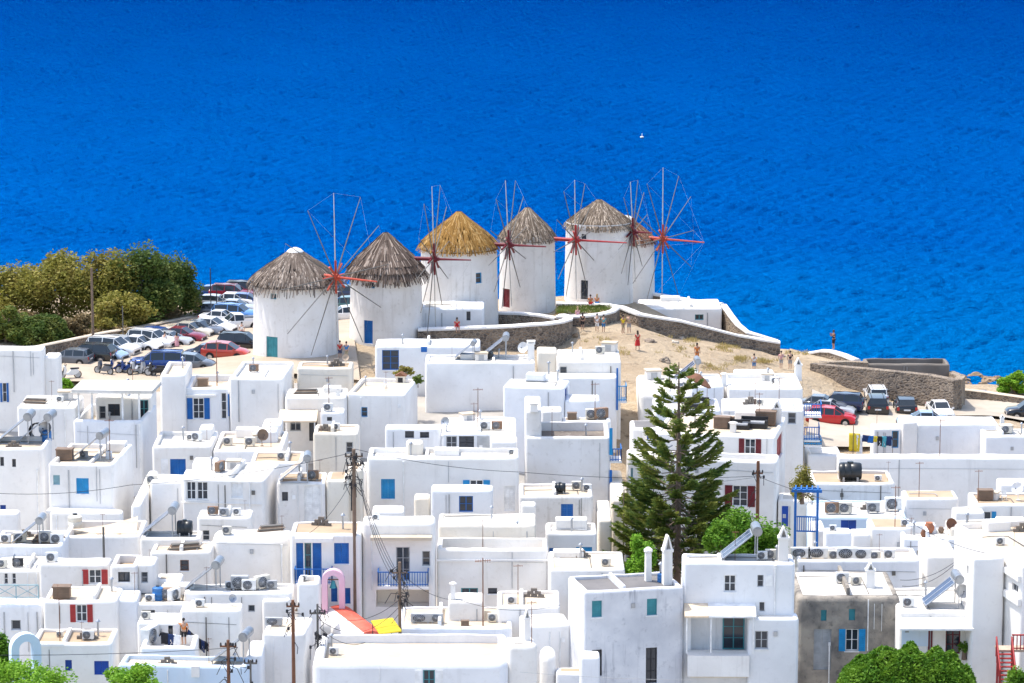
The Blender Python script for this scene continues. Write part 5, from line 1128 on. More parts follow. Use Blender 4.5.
B('5b', 'low white forecourt house under the wide ledge', 50, 122, 512, 509, z=12.4, par=.05, d='the low forecourt')
B('27', 'cream rounded vault house with a dark opening', 139, 184, 485, 478, z=12.8, wall='cream', roof='roof_cream', par=.05, r=.75, feats=[('w', 163, 500, 170, 511, 'd')], d='the rounded cream vault')
B('64', 'white house with one bright blue shutter and black tank', 519, 593, 496, 483, z=12.6, par=.2, wall='white_worn', roof='roof_cream', feats=[('w', 561, 504, 573, 521, 'b')], d='the house with a bright blue shutter')
B('64s', 'tiny white chimney block with a tiled top', 521, 536, 505, 500, Y=226, dep=1.2, par=.05, d='the tiny block')
B('64b', 'white lower house with blue window tops beside the alley', 546, 597, 533, 522, z=11.6, par=.25, feats=[('w', 549, 548, 560, 562, 'b'), ('w', 576, 547, 592, 562, 'bl')], d='the lower house by the alley')
B('65', 'low house with stained cream roof in front of the norfolk pine', 549, 625, 569, 551, z=12, par=.12, roof='roof_cream', d='the stained cream roof')
B('19b', 'cream walled block behind the balcony like terrace', 438, 536, 525, 513, z=13, wall='cream', par=.1, d='the cream block behind the long terrace')
B('19', 'white house with a long terrace parapet and ledge', 437, 548, 549, None, z=12.2, dep=3.4, par=1.0, feats=[('ledge', 437, 559, 548, 561, 'white', .12), ('w', 461, 588, 478, 597, 'tg'), ('w', 488, 588, 497, 594, 'd')], d='the long terrace house')
B('20', 'white house with a blue railed balcony above a cream recess', 362, 435, 522, 515, z=14.2, par=.12, r=.3, feats=[('ledge', 371, 534.5, 432, 537.5, 'roof_cream', .9), ('d', 396, 547, 410, 581, 'g'), ('w', 422, 551, 432, 566, 'g'), ('balc', 378, 568, 429, 582, 'blue', 1.2), ('porch', 376, 590, 429, 607, 'cream'), ('pipe', 371, 525, 373, 590)], d='the blue balcony house')
B('21', 'white house with tall blue double doors and a blue shutter', 290, 361, 534, 521, z=13.6, roof='roof_tan', par=.1, feats=[('d', 296, 543, 303.6, 580, 'b'), ('d', 304.4, 543, 311.6, 580, 'tg'), ('d', 312.4, 543, 321.8, 580, 'b'), ('w', 334, 543, 349, 564, 'b'), ('ledge', 296, 536, 333, 540, 'white', .7), ('balc', 295, 566, 333, 581, 'blue', .9), ('w', 331, 588, 337.5, 602, 'b'), ('w', 343, 588, 350.5, 604, 'b')], d='the house with tall blue doors')
B('29', 'white terrace with posts under the cream sail', 63, 140, 536, 520, z=12, par=.6, roof='roof_cream', d='the terrace under the sail')
B('30', 'white flat roof with air conditioners at the left edge below the sail', -8, 62, 545, 530, z=12.2, par=.2, roof='roof_cream', d='the flat roof below the left sail')
B('31b', 'white roof ledge between the sail terrace and vaulted house', 140, 200, 538, 530, z=12.4, par=.15, d='the ledge right of the sail')
B('31', 'white house with one brown window below the cream vault', 150, 211, 552, 541, z=12, par=.12, roof='roof_cream', feats=[('w', 180, 560, 189, 571, 'n')], d='the house with one brown window')
B('32', 'white box house with a lattice opening and roof air conditioner', 197, 251, 517, 509, z=13, par=.06, feats=[('w', 202, 530, 210, 541, 'w')], d='the lattice box house')
B('33', 'white house with a thick rounded vaulted edge and long blank wall', 211.5, 292, 536, 528, z=12.6, par=.05, r=.55, feats=[('pipe', 281, 545, 283, 588)], d='the rounded long blank house')
B('34', 'white house with narrow white windows above a crossed railing', -8, 42, 570, 556, z=11.4, par=.08, feats=[('w', 4, 573, 8, 584, 'w'), ('w', 12, 573, 16, 584, 'w')], d='the house above the crossed railing')
B('34b', 'white house with crossed grey blue railing on its terrace', -8, 42, 605, 597, z=10.6, par=.08, feats=[('w', 11, 620, 21, 630, 'g'), ('rail', -7, 586, 38, 600, 'teal_pale')], d='the railing terrace')
B('36', 'white house with open red shutters behind the brown box', 39, 109, 564, 557, z=12, par=.06, wall='white_worn', feats=[('w', 82, 569.5, 108, 584, 'ro')], d='the house behind the red shutters roof')
B('35', 'white house with bright red shutters wide open', 43, 117, 601, 586, z=11.2, par=.08, roof='roof_cream', feats=[('w', 70, 603, 93, 622, 'ro')], d='the house with bright red shutters')
B('37a', 'cream stained tower block with dark window and rusty rim', 110, 137, 566, 554, z=12.6, wall='white_worn', par=.5, roof='roof_tan', feats=[('w', 118, 572, 130, 582, 'd')], d='the rusty rimmed tower')
B('37b', 'cream tower block with barred window beside the rusty rimmed one', 137.4, 155, 564, 556, Y=210.2, wall='white_worn', par=.1, feats=[('w', 139, 572, 148, 583, 'g')], d='the barred window tower')
B('38', 'small white hut with a cream canopy roof', 155, 181, 580, 573, z=11.2, par=.05, roof='roof_cream', d='the canopy hut')
B('38b', 'white roof terrace with blue barrel and air conditioner', 117, 195, 603, 588, z=10.7, par=.15, roof='roof_cream', feats=[('w', 142, 610, 155, 618, 'd')], d='the blue barrel terrace')
B('39', 'white low house with collapsed solar panel and many air conditioners', 184, 292, 592, 583, z=11.2, par=.2, feats=[('w', 248, 605, 255, 612, 'g')], d='the cluttered solar roof')
B('40', 'pinkish white laundry house with projecting cream slab roof', 180, 241, 610, 603, z=11.2, par=.04, roof='roof_cream', d='the laundry house')
B('40b', 'white house with dark doorways behind the laundry terrace', 137, 179, 622, 612, z=10.5, par=.1, feats=[('w', 142, 628, 149, 643, 'g'), ('d', 168, 620, 173, 636, 'd')], d='the house behind the washing')
B('40c', 'low laundry terrace parapet with hanging washing', 140, 195, 647, None, z=9.8, dep=3, par=.6, d='the washing terrace')
B('41', 'white house with blue door and small blue window at bottom left', 31, 112, 643, 628, z=10.2, par=.2, roof='roof_tan', feats=[('w', 65, 660, 72, 671, 'bd'), ('d', 94, 661, 109, 675, 'bd'), ('ledge', 31, 643.5, 64, 646, 'white', .15)], d='the bottom left house')
B('42', 'long pale blue shaded house along the bottom left', 118, 246, 664, 655, z=9.8, par=.25, wall='blue_wash_and_shade', rot=-4, roof='roof_cream', feats=[('box', 192, 665, 200, 676, 'white', .3)], d='the long pale blue house')  # bluish shade of this front is put into the wall colour
B('43', 'white house with cream roof between two wooden poles', 262, 305, 633, 617, z=10.6, par=.1, roof='roof_cream', rot=-4, d='the cream roof between the poles')
B('44', 'small white box house beside the pink bell arch', 297, 319, 583, 575, z=11.8, par=.3, roof='roof_cream', d='the white box beside the bell arch')
B('46', 'wide white house with soft rounded edges along the bottom', 312, 508, 661, 632, z=10, par=.55, r=.5, roof='roof_cream', feats=[('w', 423, 670, 435, 690, 'tg'), ('plate', 415, 670, 422, 690, 'white_paint'), ('plate', 436, 670, 443, 690, 'white_paint')], d='the wide soft edged house')
B('46b', 'raised white block at the right end of the wide soft edged house', 508, 538, 646, 636, z=10.8, par=.06, r=.3, rot=7, d='the raised block')
B('46d', 'low white divider wall on the wide soft edged roof', 417, 500, 633, None, Y=205, dep=.6, par=.05, d='the divider wall')
B('48', 'cream cluttered flat roof behind the wide soft edged house', 398, 512, 627, 606, z=9.9, par=.12, roof='roof_cream', d='the cluttered cream roof')
B('47', 'small white box with a chimney stub on the cluttered roof', 448, 484, 602, 597, Y=206.5, dep=2.6, par=.05, d='the chimney stub box')
B('49', 'white house with cream roof left of the grey washed house', 497, 560, 606, 590, z=10.9, par=.2, roof='roof_cream', d='the house left of the grey wall')
B('49b', 'white wedge roofed house against the grey washed house', 525, 571, 626, 614, z=10.5, par=.08, rot=8, d='the wedge roofed house')
B('50', 'grey stained house with two small teal shutters and tall dark window', 584, 684, 592, 573, z=13.5, rot=13, wall='grey_wash', roof='roof_grey', par=.22, feats=[('w', 592, 601, 602, 617, 't'), ('w', 647, 599, 657, 615, 't'), ('w', 646, 648, 657, 683, 'd'), ('d', 592, 650, 602, 676, 'd')], d='the grey stained house')
B('51', 'white house with patchwork awning, balcony and three small windows', 683, 795, 562, 553, z=14.9, rot=-1, par=.2, r=.2, feats=[('w', 724, 575, 736, 592, 'w'), ('w', 757.5, 575, 763.5, 587, 'g'), ('plate', 766, 575, 772.5, 585.5, 'white_paint'), ('w', 759, 602, 765, 612, 'w'), ('porch', 691, 616, 747, 655), ('awn', 708, 603, 755, 612, 'white_paint', 1.5, 2), ('awn', 684, 603, 707.6, 612, 'cloth_beige', 1.5, 1), ('box', 687, 650, 748, 671, 'white', 1.35), ('ledge', 690, 671.5, 790, 676, 'cream', .5), ('pipe', 774, 566, 775.5, 618)], d='the patchwork awning house')
B('51b', 'white bay room with dark window and two triangular vents', 748.5, 799, 618, 614, Y=200.4, dep=1.5, par=.08, feats=[('w', 755, 631, 768, 649, 'g')], d='the bay room')
B('52', 'old grey stone house with a bright blue shuttered window', 797, 900, 597, 571, z=11.6, wall='old_stone', roof='roof_white', par=.07, r=.3, feats=[('w', 821, 610, 826.5, 621, 't'), ('w', 849, 609, 855, 620.5, 't'), ('w', 839, 629, 865, 651, 'blo'), ('d', 814, 629, 831, 670, 'gc'), ('pipe', 828.5, 643, 829.5, 683)], d='the old stone house')
B('53', 'white house with red framed door under a white canopy', 899, 972, 611, 587, z=11.2, par=.2, feats=[('awn', 898, 617, 971, 625, 'white_paint', 1.4, 0), ('plate', 902, 627, 928, 646, 'blue_wash_and_shade'), ('plate', 928.5, 626, 932, 655, 'red_dark'), ('d', 946, 626, 960, 654, 'rdg')], d='the house with the red framed door')
B('54', 'tall white corner house with long slanting parapet at the right edge', 1022, 1110, 566, None, z=15, dep=12, rot=13, par=.4, roof='roof_cream', feats=[('L:ledge', 1006, 572, 1021, 576, 'white', .2), ('L:ledge', 1006, 596, 1021, 599, 'white', .2), ('L:w', 1012, 556 + 26, 1018, 594, 'g')], d='the tall corner house at the right edge')
B('54f', 'tall white projecting bay above the red wooden stairs', 973, 1005, 558, 552, Y=202.2, par=.05, rot=9, feats=[('L:w', 965, 563, 968.5, 575, 'w')], d='the projecting bay')
B('60u', 'white house with red shutters and a roof lounge', 655, 775, 432, 415, z=14, rot=-11, par=.15, roof='roof_cream', feats=[('w', 739, 437, 761, 456, 'rdo'), ('w', 716, 441, 723, 449, 'g'), ('R:w', 787, 437, 791, 452, 'r'), ('R:w', 777, 440, 782, 453, 'r')], d='the lounge roof with red shutters below')
B('60l', 'white lower terrace house with dark red shutters beside the pine', 655, 777, 457, None, Y=242.6, dep=2.6, rot=-9, par=.9, r=.25, feats=[('w', 725, 485, 755, 507, 'rdo'), ('R:w', 779, 483, 783, 505, 'rd')], d='the terrace with dark red shutters')
B('61b', 'long white house with a grey window near the blue stair rails', 722, 804, 409, 398, z=13.2, rot=-3, par=.1, feats=[('w', 788, 412, 796, 424, 'g'), ('sbal', 804.5, 405, 822, 417, 'blue'), ('sbal', 804.5, 428, 820, 441, 'blue'), ('sbal', 804.5, 441, 822, 446, 'blue_light')], d='the long house by the blue rails')
B('61c', 'upper white terrace house nearest the sea wall', 728, 803, 388, 373, z=13.4, par=.4, d='the upper terrace nearest the sea wall')
B('61d', 'white lumpy house left of the upper terraces behind the pine', 640, 692, 394, 374, z=13, r=.4, par=.1, d='the lumpy house behind the pine')
B('61e', 'white block with chimney between lumpy house and upper terraces', 691, 724, 386, 373, z=13.5, par=.25, d='the block with chimney behind the pine')
B('61f', 'white house with shaded wall behind the rusty parasol', 655, 721, 410, 398, z=13.2, par=.15, d='the house behind the rusty parasol')
B('62', 'white house wall in the alley left of the norfolk pine', 628, 662, 458, 449, z=13, par=.1, feats=[('w', 628.5, 468, 633, 490, 'tp')], d='the alley house left of the pine')
B('62b', 'white alley house with grey roof beside the pine top', 631, 660, 428, 420, z=13.2, par=.05, roof='roof_grey', feats=[('d', 647, 430, 655, 450, 'bd')], d='the grey roofed alley house')
B('70', 'long low white house before the right car park', 917, 999, 424, 416, z=10, par=.05, d='the long low house before the car park')
B('70a', 'white end block with a ledge at the left of the long low house', 902, 917.5, 422, 418, Y=267.8, dep=3, par=.05, d='the end block')
B('70b', 'small white house with a blue framed door behind the washing', 873, 901.5, 428, 423, z=9.8, par=.05, feats=[('d', 892, 429, 902, 448, 'blg')], d='the small house behind the washing')
B('70c', 'white house with grey window at the right edge below the shore path', 985, 1042, 436, 428, z=9.6, par=.1, feats=[('w', 1012, 426, 1018, 432, 'g')], d='the right edge house below the path')
B('71', 'very long plain white wall house across the right side', 838, 1044, 457, 453.5, z=9.8, par=.05, rot=-1, wall='white', d='the very long plain house')
B('82', 'low white house below the blue stair rails', 808, 842, 455, 446, z=9.4, par=.15, d='the low house below the blue rails')
B('72', 'white stained house with a fat black water tank on its roof', 812, 895, 483, 470, z=10.5, par=.2, roof='roof_tan', wall='white_worn', rot=-1, d='the black tank house')
B('72b', 'white house with deep blue door in a pale blue wall', 812, 907, 517, 500, z=9.6, par=.12, wall='blue_wash_and_shade', roof='roof_white', feats=[('d', 841, 519, 856, 537, 'bd')], d='the house with the deep blue door')
B('73', 'white barn like house with sagging tan roof and pots before it', 905, 959, 498, 490, z=10.5, par=.06, roof='roof_tan', wall='white_worn', d='the sagging tan roof house')
B('74', 'white house with a bright blue shuttered window and tan roof yard', 975, 1044, 504, 492, z=10.7, par=.15, roof='roof_tan', feats=[('w', 978, 511.5, 996, 520, 'blo')], d='the tan roof yard house')
B('75', 'plain white cube with tan roof and a thin pole', 871, 914, 528, 518, z=10.7, par=.06, roof='roof_tan', d='the plain cube with tan roof')
B('76', 'white flat boxes on the roof full of air conditioners', 825, 852, 532, 529, z=11.2, dep=1.4, par=.04, d='the flat boxes')
B('77', 'white house whose roof is lined with air conditioners', 797, 920, 560, 547, z=11.3, par=.25, roof='roof_cream', d='the roof lined with air conditioners')
B('78', 'white stepped house with a shaded front near the long parapet', 926, 958, 556, 540, z=11.2, par=.06, d='the stepped house')
B('79', 'cream walled roof terrace beneath the tan roof yard', 950, 1040, 528, 519, z=10.9, par=.2, wall='cream', d='the cream walled roof terrace')
B('78b', 'low white house with pots in front of the sagging roof', 903, 960, 538, 527, z=10.4, par=.12, d='the low house with pots')
B('83', 'white stair house behind the blue garden gate', 778, 812, 500, 492, z=9.8, par=.1, rot=-6, feats=[('plate', 782, 506, 788, 526, 'blue_deep')], d='the stair house behind the blue gate')
B('85', 'small concrete ruin with a dark slot on the sea wall', 866, 950, 364, 358, Y=301, wall='concrete', roof='roof_grey', par=.5, feats=[('w', 874, 359.5, 940, 362.5, 'd')], d='the concrete ruin', name='ruin', cat='ruin')
B('86', 'white annex with teal window below the farthest windmill', 640, 722, 308, 299, Y=315, par=.06, wall='white', feats=[('w', 695, 314.5, 703.5, 320, 'tg')], d='the annex', base=7)
B('86b', 'flat white wing joining the annex to the tall windmill', 604, 641, 310, 303, Y=311.8, par=.05, d='the annex wing', base=7)
B('87', 'small white store with dark doorway at the golden windmill', 421, 484, 308, 301, Y=292.5, par=.06, feats=[('w', 466.5, 311.5, 470.5, 320.5, 'd')], d='the windmill store')

# ---- smaller blocks, steps and stair heads on and between the houses
for a in (('199c', 'small white cube at the right end of the double blue door roof', 199, 213, 428, 424, dict(Y=248.5, dep=1.6)), ('252c', 'small white cube behind the large brown dish', 254, 277, 431, 428, dict(Y=248.6, dep=1.6)), ('371c', 'low white lean-to with air conditioner above the blue balcony house', 372, 404, 511, 505, dict(z=13.3)), ('414c', 'beige block left of the cube with blue four pane window', 414, 430, 498, 495, dict(Y=231, dep=1.6, wall='cream')), ('406c', 'cream chimney box standing behind the thick coping', 406, 423, 443, 440, dict(Y=238, dep=1.2, wall='cream')),
          ('000c', 'low white parapet with junk at the left edge', -6, 18, 513, 509, dict(z=11.6)), ('580c', 'little white porch block at the foot of the grey stained house', 580, 600, 657, 653, dict(Y=195.5, dep=1.5)), ('556c', 'tan roofed shed at the foot of the wedge roofed house', 556, 590, 673, 667, dict(z=8.6, roof='roof_tan')), ('545c', 'narrow white gable end left of the tan roofed shed', 540, 556, 655, 645, dict(z=9.6, r=.5)), ('850c', 'white stair block between the pale blue house and the plain cube', 852, 871, 534, 528, dict(z=10.6)),
          ('183c', 'sloping white lean-to left of the lift hut', 183, 192, 474, 469, dict(Y=234, dep=1.6)), ('330c', 'white low step wall between the cream houses', 358, 368, 470, 462, dict(z=13)), ('120c', 'narrow white step house right of the lone boiler roof', 131, 141, 505, 470, dict(z=12.6)), ('146c', 'white step house behind the rounded cream vault', 150, 183, 482, 474, dict(z=13.2)), ('600c', 'narrow white alley house beside the stained cream roof', 598, 612, 520, 500, dict(z=11.6, wall='cream')), ('612c', 'cream alley wall below the blue balcony', 612, 626, 500, 470, dict(z=11.4, wall='cream')),
          ('470c', 'flat white block behind the long terrace house', 493, 519, 520, 514, dict(z=13.1)), ('545d', 'small white hut at the alley end of the long terrace', 548, 562, 560, 552, dict(z=11.9)), ('290c', 'white low roof between the vaulted house and tall blue doors', 262, 290, 600, 588, dict(z=10.8)), ('820c', 'white step block at the corner of the blue gate', 812, 826, 530, 520, dict(z=10.2)), ('960c', 'low white block in front of the cream walled terrace', 955, 985, 512, 506, dict(z=10.4)), ('1000c', 'white block at the right edge above the tan yard', 1000, 1044, 484, 478, dict(z=10.3)), ('250d', 'white stair flank beside the long pale blue house', 246, 262, 655, 640, dict(z=9.9)),
          ('112d', 'white lane wall between the red shutters and tower', 117, 137, 600, 590, dict(z=11)), ('640d', 'stepped white house above the rusty parasol', 668, 700, 376, 369, dict(z=13.2)), ('705d', 'white slab roof at the top of the terraces', 735, 775, 374, 369, dict(z=12.6)), ('565d', 'white step below the upper block of the bare slope', 565, 600, 400, 394, dict(z=14)), ('455d', 'white box behind the two thin masts', 455, 478, 424, 420, dict(Y=246, dep=1.5)), ('335d', 'cream box left of the porch awning', 262, 281, 425, 418, dict(z=13.6, wall='white_worn'))):
    B(a[0], a[1], a[2], a[3], a[4], a[5], d=a[1].split(' at ')[0].split(' between ')[0], par=.06, **a[6])
# extra chimneys and marks, parts of their houses
for a in (('51', 783, 562, 525, 10, 'gable'), ('50', 667, 584, 533, 9, 'gable'), ('50', 648, 581, 546, 6, 'mush'), ('52', 870, 587, 561, 9, 'gable'), ('60u', 777, 424, 400, 9, 'gable'), ('60u', 733, 432, 421, 6, 'mush'), ('61c', 798, 380, 357, 7, 'gable'), ('61e', 724, 386, 372, 5, 'mush'), ('12', 531, 361, 322 + 18, 7, 'box'), ('15t', 534, 411, 402, 8, 'box'), ('16', 510, 433, 417, 4, 'mush'), ('47', 453, 599, 581, 5, 'mush'), ('5', 50, 508, 496, 7, 'gable'), ('46b', 527, 640, 607, 6, 'gable'), ('70', 1002, 424, 414, 4, 'gable'), ('9b', 338, 396, 388, 4, 'box')):
    if a[0] in HB and not (a[0] == '5' and a[2] > 490): chimney(HB[a[0]], *a[1:])
# ================================================================ ON THE ROOFS AND IN THE STREETS
pine('tall norfolk pine with tiered branches rising between the white houses', 677, 572, 362, 226, 63)
def I(kind, hk, px, py, hpx, label, rz=0, swap=None, wx=1.0): return item(kind, HB[hk], px, py, hpx, label, rz, swap, None, wx)
# solar heaters: the collector slopes towards the left, where the sun is
SB = {}
I('solar', 4, 24, 442, 33, 'solar heater with sloping collector, left of the black coil', -92)
I('solar', 4, 46, 440, 32, 'solar heater right of the black coil on the leftmost roof', -96)
I('solar', 5, 98, 459, 31, 'lone solar heater with a long sloping collector on a cream roof', -96)
I('solar', 30, 36, 543, 30, 'solar heater with wide beige collector at the lower left', -92)
I('solar', '31b', 168, 535, 33, 'solar heater beside the black barrel below the cream vault', -92)
I('solar', 23, 302, 481, 30, 'solar heater with brown collector on the stained cream cube', -88, {'solar': 'wood_pale'})
I('solar', 39, 212, 590, 34, 'weathered solar heater leaning over the low cluttered roof', -96, {'solar': 'wood_grey'})
I('solar', 42, 240, 663, 36, 'solar heater at the right end of the long pale blue house', -96, {'solar': 'wood_grey'})
I('solar', 12, 470, 359, 20, 'solar heater above the left part of the wide blank wall', -96)
I('solar', 12, 501, 358, 26, 'taller solar heater behind the dark round dome', -92)
I('solar', 51, 749, 559, 37, 'solar heater facing left on the roof of the patchwork awning house', -88)
I('solar', 53, 950, 606, 36, 'solar heater on the roof beside the tall white bay', -88)
I('solar', '61e', 686, 380, 24, 'steel solar boiler just above the top of the pine', -88)
# tanks and drums
I('tank', 72, 850, 481, 20, 'fat black water tank lying on a tan roof')
I('tank', '31b', 185, 536, 17, 'black water barrel lying right of the slanted solar heater', 0, None, .8)
I('tank', 64, 560, 493, 11, 'small black water tank above the bright blue shutter', 0, {}, .9)
I('tank', 12, 489, 359, 9, 'dark round tank between the two solar heaters', 80)
I('drum', '38b', 158, 600, 15, 'blue upright barrel beside the cream canopy hut')
I('drum', 4, 52, 437, 13, 'blue upright barrel at the right end of the leftmost boiler roof')
I('drum', 5, 113 - 4, 459, 9, 'small white drum at the right end of the lone boiler roof', 0, {'plastic_blue': 'cloth_white'})
I('drum', 29, 68, 532, 19, 'pale round tank at the left end of the sail terrace', 0, {'plastic_blue': 'ac_beige'})
I('drum', 50, 661, 582, 10, 'small blue drum at the foot of the chimney on the grey roof')
# dishes
DW = {'galv': 'cloth_white'}
I('dish', '7b', 262, 446, 17, 'large brown satellite dish on the dusty white roof', 25, {'galv': 'wood'})
I('dish', 4, 58, 437, 20, 'grey satellite dish at the end of the leftmost boiler roof', -20)
I('dish', 16, 444, 431, 14, 'grey satellite dish on a stand by the dark sliding windows', -35)
I('dish', 12, 524, 358, 16, 'white satellite dish near the right end of the wide blank house', -25, DW)
I('dish', '9a', 346, 364, 10, 'old beige dish at the corner of the cream house', -10, {'galv': 'wood_pale'})
I('dish', 40, 232, 606, 12, 'grey satellite dish on the laundry house', 30)
I('dish', 74, 1018, 500, 18, 'white satellite dish at the right edge on the tan roof yard', -30, DW)
I('dish', '78b', 950, 535, 17, 'brown satellite dish in front of the sagging tan roof', 20, {'galv': 'rust'})
I('dish', 53, 964, 604, 20, 'pale dish beside the tall white bay above the canopy', 10)
# air conditioners
BR = {'ac_white': 'ac_brown'}; BE = {'ac_white': 'ac_beige'}
for a in ((7, 197, 441, 9, 'white air conditioner above the double blue door', -20), (7, 190, 440, 6, 'small beige air conditioner left of the white one over the blue door', 10, BE), ('7b', 228, 445, 8, 'round fanned air conditioner left of the large brown dish', 0, BE), ('7b', 250, 446, 9, 'air conditioner next to the large brown dish', 0, BE),
          ('8c', 254, 372, 8, 'brown air conditioner on the blank block below the nearest windmill', 0, BR), ('9c', 328, 411.5, 8, 'white air conditioner on the small vent box'), ('13a', 600, 354, 8, 'grey air conditioner on the upper block below the bare slope', 0, BE), ('16', 497, 430, 9, 'brown air conditioner on the rooms with dark sliding windows', 0, BR), ('16', 485, 430, 9, 'white air conditioner left of the brown one on the sliding window roof'),
          ('15c', 592, 419.5, 11, 'grey air conditioner behind the rubble roof', 0, BE), ('15c', 601, 419.5, 12, 'taller brown air conditioner behind the rubble roof', 20, BR), ('22', 220, 472, 11, 'brown air conditioner on the house with white framed windows', 70, BR), (26, 282, 460, 8, 'air conditioner behind the stained cream cube', 0, BE),
          (23, 313, 480, 10, 'brown air conditioner under the brown solar collector', 0, BR), (27, 152, 484, 9, 'beige air conditioner on the rounded cream vault', 0, BE), (30, 6, 543, 9, 'white air conditioner at the far left of the flat roof'), (30, 20, 543, 11, 'beige air conditioner left of the wide beige collector', 0, BE), (30, 46, 543, 12, 'beige air conditioner right of the wide beige collector', 0, BE), (30, 57, 544, 11, 'white air conditioner at the right end of the flat left roof'),
          (32, 213, 515, 9, 'brown air conditioner on the lattice box house', 0, BR), (32, 224, 516, 8, 'dark air conditioner beside the brown one on the lattice box', 0, {'ac_white': 'grey_paint'}), (32, 237, 515, 7, 'white air conditioner at the right of the lattice box roof'), (33, 227, 534, 8, 'beige air conditioner on the rounded long blank house', 0, BE), (64, 577, 490, 9, 'beige air conditioner right of the small black tank', 0, BE), (64, 590, 491, 7, 'white air conditioner at the right end of the bright blue shutter roof'),
          (34, 2, 568, 9, 'beige air conditioner above the crossed railing', 0, BE), (34, 18, 567, 9, 'dark air conditioner above the crossed railing', 0, {'ac_white': 'dark'}), (36, 52, 562, 10, 'white air conditioner on the house behind the red shutters roof'), ('38b', 167, 600, 12, 'brown air conditioner right of the blue upright barrel', 0, BR), ('38b', 174, 601, 13, 'white air conditioner right of the blue upright barrel', 60), ('38b', 150, 602, 8, 'white air conditioner above the dark terrace window'),
          (39, 240, 590, 15, 'dark air conditioner right of the leaning weathered heater', 0, {'ac_white': 'grey_paint'}), (39, 249, 591, 12, 'white air conditioner right of the leaning weathered heater'), (39, 262, 589, 14, 'tall beige air conditioner on the low cluttered roof', 40, BE), (39, 272, 589, 9, 'grey air conditioner at the right of the low cluttered roof', 0, {'ac_white': 'grey_paint'}), (39, 230, 589, 8, 'small white air conditioner beside the leaning weathered heater'),
          (40, 200, 607, 8, 'white air conditioner on the laundry house roof'), ('40b', 146, 619, 8, 'grey air conditioner above the dark doorways', 0, BE), ('40c', 139 + 6, 646, 20, 'tall white air conditioner at the left of the washing', 70), (41, 88, 640, 10, 'white air conditioner on the tan roof at bottom left'), (41, 60, 637, 6, 'small grey air conditioner on the tan roof at bottom left', 0, BE), (43, 274, 626, 9, 'long grey air conditioner on the cream roof between the poles', 0, {'ac_white': 'grey_paint'}, 1.6),
          (44, 303, 581, 6, 'white air conditioner on the box beside the bell arch'), (48, 421, 623, 10, 'wide grey air conditioner on the cluttered cream roof', 0, {'ac_white': 'grey_paint'}, 1.7), (48, 437, 623, 10, 'grey air conditioner next to the wide one on the cluttered roof', 0, {'ac_white': 'grey_paint'}), (48, 493, 622, 9, 'beige air conditioner at the right of the chimney stub box', 0, BE), (49, 512, 604, 8, 'white air conditioner on the roof left of the grey wall'),
          (51, 762, 560, 9, 'white air conditioner right of the solar heater facing left'), (51, 771, 559, 10, 'beige air conditioner next to the gabled chimney', 0, BE), (52, 842, 583, 11, 'white air conditioner on the old stone house'), (52, 856, 585, 9, 'beige air conditioner right of the white one on the old stone house', 20, BE), (53, 908, 607, 10, 'white air conditioner at the left of the canopy house roof'),
          ('72b', 832, 514, 12, 'brown air conditioner above the deep blue door', 0, BR), ('72b', 845, 514, 12, 'beige air conditioner above the deep blue door', 0, BE), ('72b', 873, 513, 11, 'grey air conditioner right over the pale blue wall', 0, {'ac_white': 'grey_paint'}), ('72b', 893, 511, 14, 'white air conditioner at the right end of the pale blue house'), (72, 878, 481, 6, 'small white air conditioner right of the fat black tank'),
          (77, 800, 559, 12, 'white air conditioner first from the left in the long row', 0, None, 1.4), (77, 818, 559, 12, 'white air conditioner second from the left in the long row', 0, None, 1.5), (77, 834, 560, 10, 'beige air conditioner third from the left in the long row', 0, BE), (77, 847, 560, 13, 'white air conditioner in the middle of the long row', 0, None, 1.4), (77, 862, 560, 12, 'white air conditioner right of the middle of the long row', 0, None, 1.2), (77, 875, 560, 9, 'beige air conditioner last but one in the long row', 0, BE), (77, 889, 559, 10, 'white air conditioner last at the right in the long row'),
          ('76', 833, 531, 6, 'white air conditioner upon the flat boxes'), ('60u', 728, 427, 11, 'wooden brown air conditioner cover left of the black sofas', 0, BR), ('61c', 775, 384, 7, 'white air conditioner on the upper terrace nearest the sea wall'), ('61b', 760, 405, 6, 'beige air conditioner on the long house by the blue rails', 0, BE), ('70c', 1006, 434, 9, 'beige air conditioner at the right edge below the path', 0, BE), (3, 60, 402, 6, 'small white air conditioner on the low house beside the pergola'), (54, 1000, 545, 8, 'white air conditioner on the tall corner house'), ('5', 84, 458, 7, 'grey air conditioner in front of the lone solar heater', 0, {'ac_white': 'grey_paint'}), ('24', 336, 430, 7, 'white air conditioner on the cream house behind the tangled pole'), ('17', 512, 455, 6, 'white air conditioner at the right end of the thick coping house'), ('20', 376, 520, 6, 'white air conditioner on the blue balcony house'), ('65', 606, 566, 8, 'beige air conditioner on the stained cream roof', 0, BE), ('75', 905, 526, 7, 'white air conditioner on the plain cube'), ('46', 334, 655, 8, 'white air conditioner on the wide soft edged house')):
    I('ac', *a)
for a in ((5, 65, 460, 12, 'brown slatted box on the lone boiler roof'), (35, 62, 598, 13, 'brown slatted box on the red shutters roof'), ('60u', 722, 428, 12, 'brown slatted box on the lounge roof by the pine'), ('60u', 766, 425, 15, 'tall brown slatted box right of the black sofas'), (74, 985, 500, 11, 'brown slatted box with clutter on the tan roof yard'), ('8b', 203, 366 + 20, 8, 'pale broken box on the recessed roof terrace'), (48, 465, 626, 6, 'dark low box on the cluttered cream roof'), ('15c', 572, 419, 7, 'yellowish low box behind the rubble roof')):
    I('crate', *a, swap={'ac_brown': 'wood_pale'} if 'pale' in a[4] or 'yellow' in a[4] else None)
